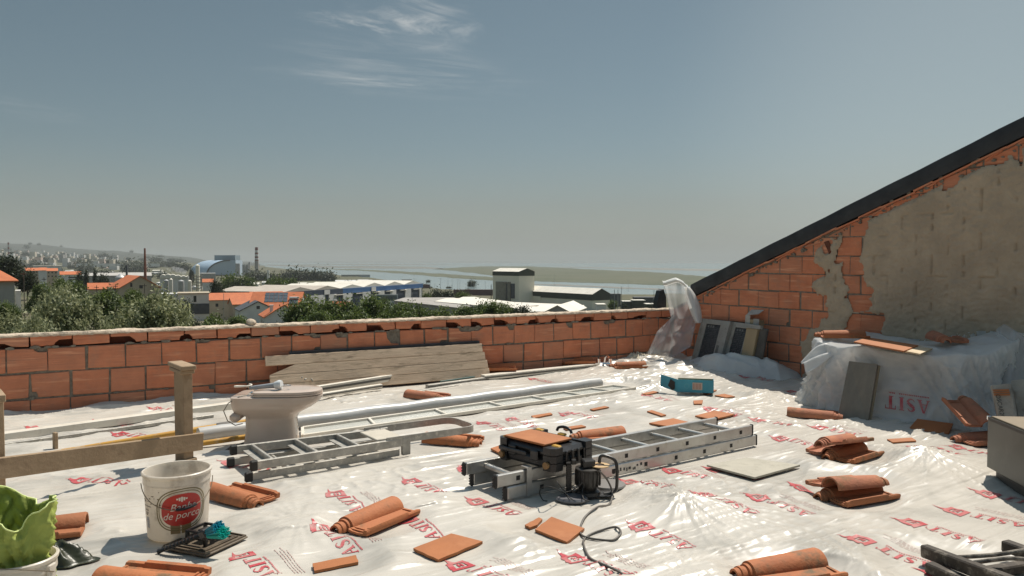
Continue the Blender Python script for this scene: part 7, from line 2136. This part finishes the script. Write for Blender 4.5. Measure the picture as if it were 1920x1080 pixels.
 def shed(label, q, zr, m, name='shed'):
  """low roof given by the pixel corners of its outline at given distances"""
  P = [D(x, y, d) for x, y, d in q]
  c = sum(P, Vector()) / len(P)
  root = thing(name, label, 'shed', (c.x, c.y, c.z - 4))
  mb = MB(); n = len(P); mb.add(P + [p_ - UZ * .3 for p_ in P], [tuple(range(n))[::-1], tuple(range(n, 2 * n))] + [(i, (i + 1) % n, n + (i + 1) % n, n + i) for i in range(n)]); mb.build('roof', m, root, world=True)
  mb = MB(); Q = [c + (p_ - c) * .985 - UZ * .32 for p_ in P]; Qb = [Vector((p_.x, p_.y, p_.z - 9)) for p_ in Q]
  mb.add(Q + Qb, [(i, (i + 1) % n, n + (i + 1) % n, n + i) for i in range(n)]); mb.build('wall', M_WALLG, root, world=True)
  return root
 shed('wide shed with a grey brown roof behind the dense trees', [(738, 563.5, 285), (758, 558, 330), (850, 557.5, 345), (905, 571, 285), (860, 577, 262)], 0, M_GREYR)
 shed('broad white shed roof behind the dense trees', [(814, 565, 290), (836, 559, 330), (905, 559, 335), (1010, 572, 275), (950, 577, 262)], 0, M_WHITER)
 shed('white shed roof with a low raised ridge', [(858, 560, 336), (868, 556.5, 350), (890, 556.5, 352), (912, 561, 334)], 0, M_WHITER)
 shed('large white shed roof in front of the beige factory', [(925, 568, 300), (935, 565, 320), (1095, 572, 300), (1100, 584, 240), (985, 584, 235)], 0, M_WHITER)
 p = D(1019, 588, 215); q = D(1072, 588, 213); e = q - p; e.z = 0
 house('shed', 'shed with a grey gable and white roof right behind the parapet', (q.x, q.y, p.z), math.atan2(e.y, e.x) + math.pi / 2, 25, e.length, .25, 2.0, M_WALLG, M_WHITER, cat='shed', over=.25)
 a = D(957, 577, 520); b = D(1111, 579, 455); e = b - a; e.z = 0; Ln = e.length; yaw = math.atan2(e.y, e.x)
 z0 = b.z; he = D(957, 544, 520).z - z0
 M = hframe((a.x, a.y, z0), yaw)
 root = thing('factory', 'beige factory hall with a dark green band and a tall block at its left end', 'factory', M @ Vector((Ln / 2, 6, 0)), yaw)
 Wd = 14.0
 mb = MB(); mb.box((0, 0, -4), (Ln, Wd, he - 3.6), M); mb.build('wall', M_BEIGE, root, world=True)
 mb = MB(); mb.add([(-.1, -.15, he - 3.6), (Ln + .15, -.15, he - 3.6), (Ln + .15, Wd + .15, he - 3.6), (-.1, Wd + .15, he - 3.6), (-.1, -.15, he), (Ln + .15, -.15, he), (Ln + .15, Wd + .15, he), (-.1, Wd + .15, he), (-.1, Wd / 2, he + 3.2), (Ln + .15, Wd / 2, he + 3.2)], [(0, 1, 5, 4), (1, 2, 6, 9, 5), (2, 3, 7, 6), (3, 0, 4, 8, 7)], M); mb.build('green_band', M_GREENB, root, world=True)
 mb = MB(); mb.add([(-.2, -.5, he + .05), (Ln + .4, -.5, he + .05), (Ln + .4, Wd / 2, he + 3.4), (-.2, Wd / 2, he + 3.4), (-.2, Wd + .5, he + .05), (Ln + .4, Wd + .5, he + .05)], [(0, 1, 2, 3), (3, 2, 5, 4)], M); mb.build('roof', M_WHITER, root, world=True)
 mb = MB(); mb.box((Ln * .28, -.5, -4), (Ln * .40, -.02, he - 3.0), M); mb.build('wall_bay', M_BEIGE, root, world=True)
 tl = D(924, 517, 514); tr = D(973, 517, 493); e2 = tr - tl; e2.z = 0; L2 = e2.length; M2 = hframe((tl.x, tl.y, z0), math.atan2(e2.y, e2.x))
 ht = D(973, 517.5, 493).z - z0
 mb = MB(); mb.box((0, 0, -4), (L2, 13, ht), M2); mb.build('tall_block', M_BEIGE, root, world=True)
 mb = MB(); hb = 2.7
 mb.add([(-.15, -.15, ht + .003), (L2 + .15, -.15, ht + .003), (L2 + .15, 13.15, ht + .003), (-.15, 13.15, ht + .003), (-.15, -.15, ht + hb), (L2 + .15, -.15, ht + hb), (L2 + .15, 13.15, ht + hb), (-.15, 13.15, ht + hb), (-.15, 6.5, ht + hb + 2.0), (L2 + .15, 6.5, ht + hb + 2.0)], [(0, 1, 5, 4), (1, 2, 6, 9, 5), (2, 3, 7, 6), (3, 0, 4, 8, 7)], M2); mb.build('green_band', M_GREENB, root, world=True)
 mb = MB(); mb.add([(-.2, -.5, ht + hb + .05), (L2 + .4, -.5, ht + hb + .05), (L2 + .4, 6.5, ht + hb + 2.2), (-.2, 6.5, ht + hb + 2.2), (-.2, 13.5, ht + hb + .05), (L2 + .4, 13.5, ht + hb + .05)], [(0, 1, 2, 3), (3, 2, 5, 4)], M2); mb.build('roof', M_WHITER, root, world=True)
 mb = MB(); mb.box((L2 * .17, -1.2, -4), (L2 * .55, -.02, ht - 4), M2); mb.box((L2 * .60, -.8, -4), (L2 * .70, -.02, ht - 4), M2); mb.build('concrete_shaft', M_CONC, root, world=True)
 mb = MB(); mb.box((L2 * .555, -.5, 0), (L2 * .595, -.03, ht - 5), M2); mb.box((L2 * .71, -.3, 4), (L2 * .85, -.03, ht - 5), M2); mb.build('dark_recess', M_SLATE, root, world=True)
 for (x0, x1, t, b_, d, m, lab) in ((1130, 1164, 552, 575, 520, M_SLATE, 'dark green shed right of the beige factory'), (1190, 1232, 558.5, 575, 470, M_SLATE, 'long dark shed by the shore'), (1168, 1185, 566, 580, 430, M_GREENB, 'small green shed with a white roof'), (1187, 1210, 564, 580, 425, M_GREENB, 'green cabin with a white roof, second from the film'), (1212, 1222, 571, 584, 410, M_GREENB, 'low green cabin with a white roof'), (1225, 1240, 571, 584, 412, M_GREENB, 'low green cabin nearest the hanging film'), (1120, 1136, 572, 590, 330, M_WALLW, 'small white plant room with ducts beside the factory')):
  block('shed', lab, x0, x1, t, b_, d, 8, m, 'shed', 'sheds by the shore', roof=M_WHITER if m is not M_SLATE else M_SLATE)
 dd = 1550
 p = D(388, 515, dd); w = (432 - 388) / F * dd; h = D(388, 488, dd).z - p.z
 root = thing('vaulted_hall', 'big light blue hall with a curved roof beside a tall blue grey block', 'industrial hall', p)
 M_LB = mat('pale_blue_cladding', (.44, .53, .62), (.40, .49, .58), .02, rough=.6)
 arc = [(0, 0)] + [(w * (1 - math.cos(t)), h * math.sin(t)) for t in np.linspace(.05, math.pi / 2, 16)]
 ext = Vector((-66, 75, 0))
 V = [p + Vector((x, 0, z)) for x, z in arc] + [p + Vector((x, 0, z)) + ext for x, z in arc]
 n = len(arc); mb = MB(); mb.add(V, [(i, n + i, n + i + 1, i + 1) for i in range(n - 1)]); mb.build('curved_roof', mat('vault_roof', (.42, .54, .66), (.38, .50, .62), .02, rough=.45), root, world=True, smooth=60)
 mb = MB(); mb.add([p + Vector((x, .2, z * .985)) for x, z in arc] + [p + Vector((w, .2, 0))], [tuple(range(n + 1))]); mb.build('front_wall', M_LB, root, world=True)
 mb = MB(); mb.tube([p + Vector((x, -.5, z)) for x, z in arc[1:]], 1.3, 6); mb.build('arch_edge', M_SLATE, root, world=True)
 mb = MB(); a = D(431, 515, dd); mb.box((0, 0, -8), (11 / F * dd, 40, D(431, 488, dd).z - a.z + 0), Tr(*a)); mb.build('side_block', M_LB, root, world=True)
 mb = MB(); a = D(402.5, 515, dd + 45); mb.box((0, 0, -8), (40 / F * dd, 30, D(402, 478.5, dd + 45).z - a.z), Tr(*a)); tb = mb.build('tall_block', mat('blue_grey_cladding', (.24, .30, .34), (.20, .26, .30), .03, rough=.6), root, world=True)
 for (px, t, b_, wp, d, lab) in ((446, 494, 517, 8, 1500, 'pale silo nearest the blue hall'), (457.5, 496, 513, 6, 1500, 'grey silo, first of the pair left of the striped chimney'), (464, 496, 513, 6, 1505, 'grey silo, second of the pair left of the striped chimney'), (467.5, 491.5, 512, 3, 1510, 'thin tall silo behind the pair'), (503, 506.5, 521, 5, 1000, 'white tower shaped tank right of the striped chimney')):
  cyl('silo', lab, px, t, b_, wp, d, M_METAL if wp != 5 else M_WALLW, 'silo', group='silos of the plant')
 M_REDP = mat('red_paint', (.20, .07, .055), rough=.8)
 cyl('striped_chimney', 'tall chimney with red and white bands near its top, by the water', 481.5, 463.5, 514, 8.4, 1500, mat('chimney_grey', (.36, .33, .30), (.31, .28, .25), .1, rough=.9), 'chimney', taper=.62, bands=[(M_REDP, [(.89, 1.0), (.74, .80), (.60, .66), (.50, .54)]), (M_WALLW, [(.802, .888), (.662, .738), (.542, .598)])])
 o = bpy.data.objects['striped_chimney']
 for ch in [c_ for c_ in o.children if c_.name.startswith('painted_band')][:0]: pass
 cyl('brick_chimney', 'slender red brick chimney rising behind the hall with the orange roof', 272.5, 465.5, 528, 5.6, 450, mat('chimney_brick', (.25, .085, .05), (.2, .07, .04), .6, rough=.9), 'chimney', taper=.55)
 cyl('mast_chimney', 'distant striped mast above the far town at the left edge', 16.5, 454.5, 489, 2.6, 2300, M_METAL, 'chimney', bands=[(M_REDP, [(.08, .2), (.35, .48), (.62, .75), (.88, 1.0)])])
 block('power_block', 'dark square block at the foot of the distant striped mast', 8, 17, 480, 490, 2280, 20, M_WALLG)
 cyl('grain_silo', 'round grey corrugated silo with a conical roof behind the hall', 226, 520, 540, 18, 330, M_METAL, 'silo', cone=1.5)
 p = D(238, 530, 345); root = thing('conveyor_mast', 'dark vertical conveyor mast with a slanting brace beside the round silo', 'mast', p)
 mb = MB(); mb.box((-.35, -.35, -4), (.35, .35, D(238, 497, 345).z - p.z), Tr(*p)); mb.build('mast', M_SLATE, root, world=True)
 mb = MB(); mb.tube([D(236, 499, 345), D(229, 512, 345)], .12, 6); mb.build('brace', M_SLATE, root, world=True)
 root, M, w, h = block('tank_hall', 'long white hall with a wavy roof behind the white tanks', 300, 353, 522, 532, 420, 14, M_WALLW, 'hall')
 mb = MB(); N_ = 40; V = []
 for i in range(N_ + 1):
  u = w * i / N_; z = h + 1.2 + .55 * abs(math.sin(i * .42)) + .5 * math.sin(i * .13)
  V += [(u, -.5, h + .01), (u, -.5, z), (u, 15, z)]
 mb.add(V, [f_ for i in range(N_) for f_ in ((3 * i, 3 * i + 3, 3 * i + 4, 3 * i + 1), (3 * i + 1, 3 * i + 4, 3 * i + 5, 3 * i + 2))], M); mb.build('wavy_roof', M_WHITER, root, world=True)
 for (px, t, b_, wp, lab) in ((312, 526, 549, 9, 'grey white upright tank, leftmost of the row in front of the hall'), (321, 524, 546, 6, 'slim cream upright tank, second of the row'), (340, 527, 550, 11, 'wide pale upright tank, third of the row'), (356, 527, 548, 7, 'cream upright tank at the right end of the row')):
  cyl('tank', lab, px, t, b_, wp, 370, M_WHITER if wp < 9 else M_METAL, 'tank', cone=.6, group='upright tanks')
 cyl('column_silo', 'tall cream column with a round head rising above the tanks', 371, 497.5, 540, 7, 365, M_BEIGE, 'silo', cone=.4)
 p = D(371, 545, 360); root = thing('steel_tower', 'rusty steel framework with stairs round the tall column', 'framework', p)
 mb = MB(); hh = D(371, 516, 360).z - p.z
 for x in (-2.2, 0, 2.2): mb.box((x - .12, -1.2, -2), (x + .12, -.96, hh), Tr(*p))
 for k_ in range(5): mb.box((-2.4, -1.3, hh * (k_ + .6) / 5), (2.4, -.9, hh * (k_ + .6) / 5 + .22), Tr(*p))
 mb.build('frame', M_CONC, root, world=True)
 mb = MB()
 for k_ in range(4): timber(mb, p + Vector((-2.2 if k_ % 2 else 2.2, -1.4, hh * (k_ + .6) / 5)), p + Vector((2.2 if k_ % 2 else -2.2, -1.4, hh * (k_ + 1.6) / 5)), .3, .2, bev=0)
 mb.build('stair', M_METAL, root, world=True)
 block('white_hall', 'white hall under the blue vault behind the tanks', 376, 404, 513, 524, 700, 14, M_WALLG, 'hall', roof=M_WALLW)
 p = D(380, 533, 460); house('house', 'small house with a faded orange roof below the blue hall', (p.x, 460, p.z), R(22), 6, 6, 1.2, 1.8, M_WALLW, M_ROOF)
 p = D(183, 523, 520); house('shed', 'low wide grey roofed hall beyond the cypresses', (D(165, 523, 520).x, 520, p.z), R(28), 28, 14, 2.0, 1.8, M_WALLG, mat('pale_grey_roof', (.45, .43, .40), (.4, .38, .35), .2, rough=.8), cat='hall')
 p = D(232, 523, 540); house('shed', 'second low grey roofed hall behind the round silo', (D(222, 523, 540).x, 540, p.z), R(27), 21, 14, 2.0, 2.2, M_WALLG, bpy.data.materials['pale_grey_roof'], cat='hall')
 for (x0, x1, t, b_, d, m, wn, rw, lab) in ((48, 72, 507.5, 525, 480, M_WALLB, 4, 3, 'old beige block with rows of windows under an orange roof'), (74, 87, 507, 526, 470, M_WALLW, 0, 1, 'bright white end wall in the row of old blocks'), (88, 108, 508, 522, 490, M_WALLB, 3, 2, 'pinkish beige block right of the white end wall')):
  root, M, w, h = block('apartment_block', lab, x0, x1, t, b_, d, 9, m, 'building', 'old blocks below the far town', wins=wn, rows=rw)
  mb = MB(); mb.add([(-.3, -.4, h + .005), (w + .3, -.4, h + .005), (w + .3, 4.5, h + 1.7), (-.3, 4.5, h + 1.7), (-.3, 9.4, h + .005), (w + .3, 9.4, h + .005)], [(0, 1, 2, 3), (3, 2, 5, 4), (0, 3, 4), (1, 5, 2)], M); mb.build('roof', M_ROOF, root, world=True)
 p = D(113, 527, 440); root, M = house('apartment_block', 'white block with dark balconies and an orange roof, right of the old row', (p.x, 440, p.z), R(32), 10.5, 8, 3.6, 1.7, M_WALLW, M_ROOF, [('f', 4, .4, 5, .7), ('f', 4, 1.7, 5, .7)], cat='building')
 block('white_shed', 'long white shed behind the old blocks', 62, 116, 499, 509, 640, 18, M_WALLW, 'shed', roof=M_WHITER)
 block('wall_strip', 'long pale viaduct wall crossing the plain below the far town', 143, 300, 494.5, 496.5, 2200, 6, M_WALLW, 'viaduct')
 block('red_wall', 'long dark reddish wagons standing on the shore railway', 850, 925, 543, 549.5, 700, 4, mat('rust_wagon', (.12, .06, .05), (.09, .05, .045), .2, rough=.9), 'wagons')
 block('red_wall', 'short rusty red wagons by the right end of the blue warehouse', 768, 806, 533.5, 538, 880, 4, bpy.data.materials['rust_wagon'], 'wagons')
 block('jetty', 'low grey jetty with stacked gear reaching into the water', 640, 694, 515, 519, 1500, 8, M_WALLG, 'jetty')
 block('excavator_shed', 'grey tilted barge hull on the shore', 754, 772, 524, 532, 950, 6, M_WALLG, 'barge', yaw=R(8))
 M_POLE = mat('pole_dark', (.07, .06, .05), rough=.9); M_POLE2 = mat('pole_grey', (.27, .27, .26), rough=.7)
 for (px, t, b_, d, wpx, m, lab) in ((45.5, 508, 562, 115, 1.7, M_POLE, 'thick dark utility pole beside the grey house at the left edge'), (83, 520, 545, 170, 1.2, M_POLE, 'leaning dark utility pole in the meadow'), (158, 481, 516, 600, 1.0, M_POLE2, 'thin tall mast left of the cypresses'), (181.5, 535, 556, 170, 1.4, M_POLE, 'short dark pole before the low orange roof'), (217, 533, 560, 170, 1.4, M_POLE, 'short dark pole before the left slope of the hall'), (271.5, 532, 560, 168, 1.5, M_POLE, 'short dark pole before the grey gable'), (352, 567, 600, 150, 1.2, M_POLE2, 'grey pole in front of the slate storey'), (420, 550, 600, 180, 1.0, M_POLE2, 'thin grey pole between the orange roofs'),
         (773, 548, 600, 110, .9, M_POLE2, 'lamp post with a white head in the dense tree row'), (921, 533, 563, 480, 1.6, M_POLE, 'dark pole left of the concrete tower'), (1152, 543, 580, 400, 1.3, M_POLE2, 'left of the twin poles by the dark shed'), (1158.5, 543, 580, 400, 1.3, M_POLE2, 'right of the twin poles by the dark shed'), (1165, 537, 580, 400, 1.0, M_POLE2, 'tall thin pole right of the twin poles'), (1226, 544, 575, 420, 1.2, M_POLE2, 'thin pole left of the hanging film'), (1235, 540, 575, 420, .9, M_POLE2, 'tall thin pole nearest the hanging film')):
  p = D(px, b_, d); hh = D(px, t, d).z - p.z; r = wpx / F * d / 2
  root = thing('utility_pole', lab, 'pole', p, 0, 'poles of the town')
  mb = MB(); mb.tube([p - UZ * 3, p + UZ * hh], [r * 1.1, r * .8], 6); mb.build('pole', m, root, world=True)
  if m is M_POLE and d < 200:
   mb = MB(); mb.box((-.5, -.05, hh - .5), (.5, .05, hh - .38), Tr(*p)); mb.build('cross_arm', m, root, world=True)
  if px == 773:
   mb = MB(); mb.box((-.05, -.15, hh * .44), (1.1, .15, hh * .46), Tr(*p)); mb.build('lamp_head', M_WALLW, root, world=True)
 r = random.Random(4)
 proto = None
 for px in (707, 722, 742, 776, 780, 807, 815, 826, 840, 848, 858, 862, 884, 888, 894, 910, 1040, 1178, 528):
  d = r.uniform(640, 900) if px > 600 else 1200
  z0 = gz(px, d) - .3
  if proto is None:
   mb = MB(); mb.tube([(0, 0, 0), (0, 0, 13)], [.16, .09], 5); mb.box((-.9, -.08, 12.9), (.9, .08, 13.1)); o = mb.build('light_mast', M_POLE2, loc=(0, 0, 0)); proto = o
  else:
   o = proto.copy(); COL.objects.link(o)
  o.location = ((px - 960) / F * d, d, z0); o.scale = (1, 1, r.uniform(.8, 1.25))
  tag(o, 'thin pale railway light mast standing along the shore', 'light mast', 'light masts along the shore railway')
 ms = [M_WALLW, mat('pink_wall', (.56, .44, .38), rough=.9), mat('cream_wall', (.58, .52, .42), rough=.9), M_WALLG]
 protos = []
 for m in ms:
  mb = MB(); mb.box((-.5, -.5, -.6), (.5, .5, 1)); protos.append(mb.build('flats', m, loc=(0, 0, 0)))
 used = set()
 r = random.Random(21)
 for i in range(230):
  px = r.triangular(-40, 300, 60)
  d = r.uniform(2300, 4500)
  if px > 200: d = r.uniform(2200, 3600)
  k = r.choice([0, 0, 1, 2, 2, 3])
  o = protos[k] if k not in used else protos[k].copy()
  if k in used: COL.objects.link(o)
  used.add(k)
  w = r.uniform(9, 24); h = r.choice([6, 8, 10, 12, 14, 20, 26]) * r.uniform(.7, 1.1)
  o.location = ((px - 960) / F * d, d, gz(px, d)); o.scale = (w, 12, h)
  tag(o, 'pale block of flats in the hazy town on the far hillside', 'flats', 'flats of the far town')
 mb = MB(); mb.box((-.5, -.5, -.3), (.5, .5, .8)); mb.add([(-.52, -.5, .8), (.52, -.5, .8), (.52, 0, 1.1), (-.52, 0, 1.1), (-.52, .5, .8), (.52, .5, .8)], [(0, 1, 2, 3), (3, 2, 5, 4), (0, 3, 4), (1, 5, 2)])
 pr = [mb.build('plain_shed', m, loc=(0, 0, 0)) for m in (M_WALLW, M_WALLG, M_WHITER)]
 us = set()
 for i in range(64):
  px = r.uniform(-30, 350) if i < 44 else r.uniform(455, 690)
  d = r.uniform(650, 2000) if i < 44 else r.uniform(650, 1050)
  k = r.randint(0, 2)
  o = pr[k] if k not in us else pr[k].copy()
  if k in us: COL.objects.link(o)
  us.add(k)
  o.location = ((px - 960) / F * d, d, gz(px, d)); o.scale = (r.uniform(10, 45), r.uniform(8, 16), r.uniform(3, 6.5)); o.rotation_euler = (0, 0, r.uniform(-.2, .2))
  tag(o, 'low pale shed among trees on the plain', 'shed', 'low sheds on the plain')
def haze():
 m = bpy.data.materials.new('haze_air'); m.use_nodes = True
 t = m.node_tree; t.nodes.clear()
 o = nn(t, 'ShaderNodeOutputMaterial'); v = nn(t, 'ShaderNodeVolumePrincipled')
 v.inputs['Density'].default_value = 0.9e-4; v.inputs['Color'].default_value = (.66, .70, .69, 1); v.inputs['Anisotropy'].default_value = .0
 t.links.new(v.outputs[0], o.inputs['Volume'])
 mb = MB(); mb.box((-30000, -3500, -40), (30000, 30000, 185))
 ob = mb.build('haze', m); tag(ob, kind='stuff'); ob['label'] = 'pale summer haze over the plain and the estuary'
 m2 = bpy.data.materials.new('steam'); m2.use_nodes = True
 t = m2.node_tree; t.nodes.clear()
 o = nn(t, 'ShaderNodeOutputMaterial'); v = nn(t, 'ShaderNodeVolumePrincipled'); v.inputs['Density'].default_value = .11; v.inputs['Color'].default_value = (.97, .97, .97, 1)
 t.links.new(v.outputs[0], o.inputs['Volume'])
 bm = bmesh.new()
 r = random.Random(6)
 for (px, py, rr) in ((345, 511, 5), (340, 508, 6), (333, 506, 6), (326, 503.5, 4.5), (319, 507, 2.5), (314, 504, 2.2), (310, 499, 2)):
  p = D(px, py, 850); rad = rr / F * 850
  res = bmesh.ops.create_icosphere(bm, subdivisions=3, radius=rad)
  for vv in res['verts']:
   vv.co *= 1 + .35 * mnoise.noise(vv.co * .35 + Vector((px, 0, 0)))
   vv.co += p
 mb = MB().add([v_.co[:] for v_ in bm.verts], [[q.index for q in f_.verts] for f_ in bm.faces]); bm.free()
 tag(mb.build('steam', m2, smooth=180), 'white steam drifting from the plant left of the blue vaulted hall', 'steam', kind='stuff')
parapet(); gable()
sheet_root = deck(); prints(sheet_root)
tiles(); slabs(); big_bucket(); vent_and_brush(); toilet(); small_bucket(); trestle(); hand_tools(); planks(); long_things()
la, lu, lw, lL = long_ladder(); stepladder(); tool_case(la, lu, lw); pump(); misc(); heap(); old_timbers()
terrain(); trees(); town(); haze()
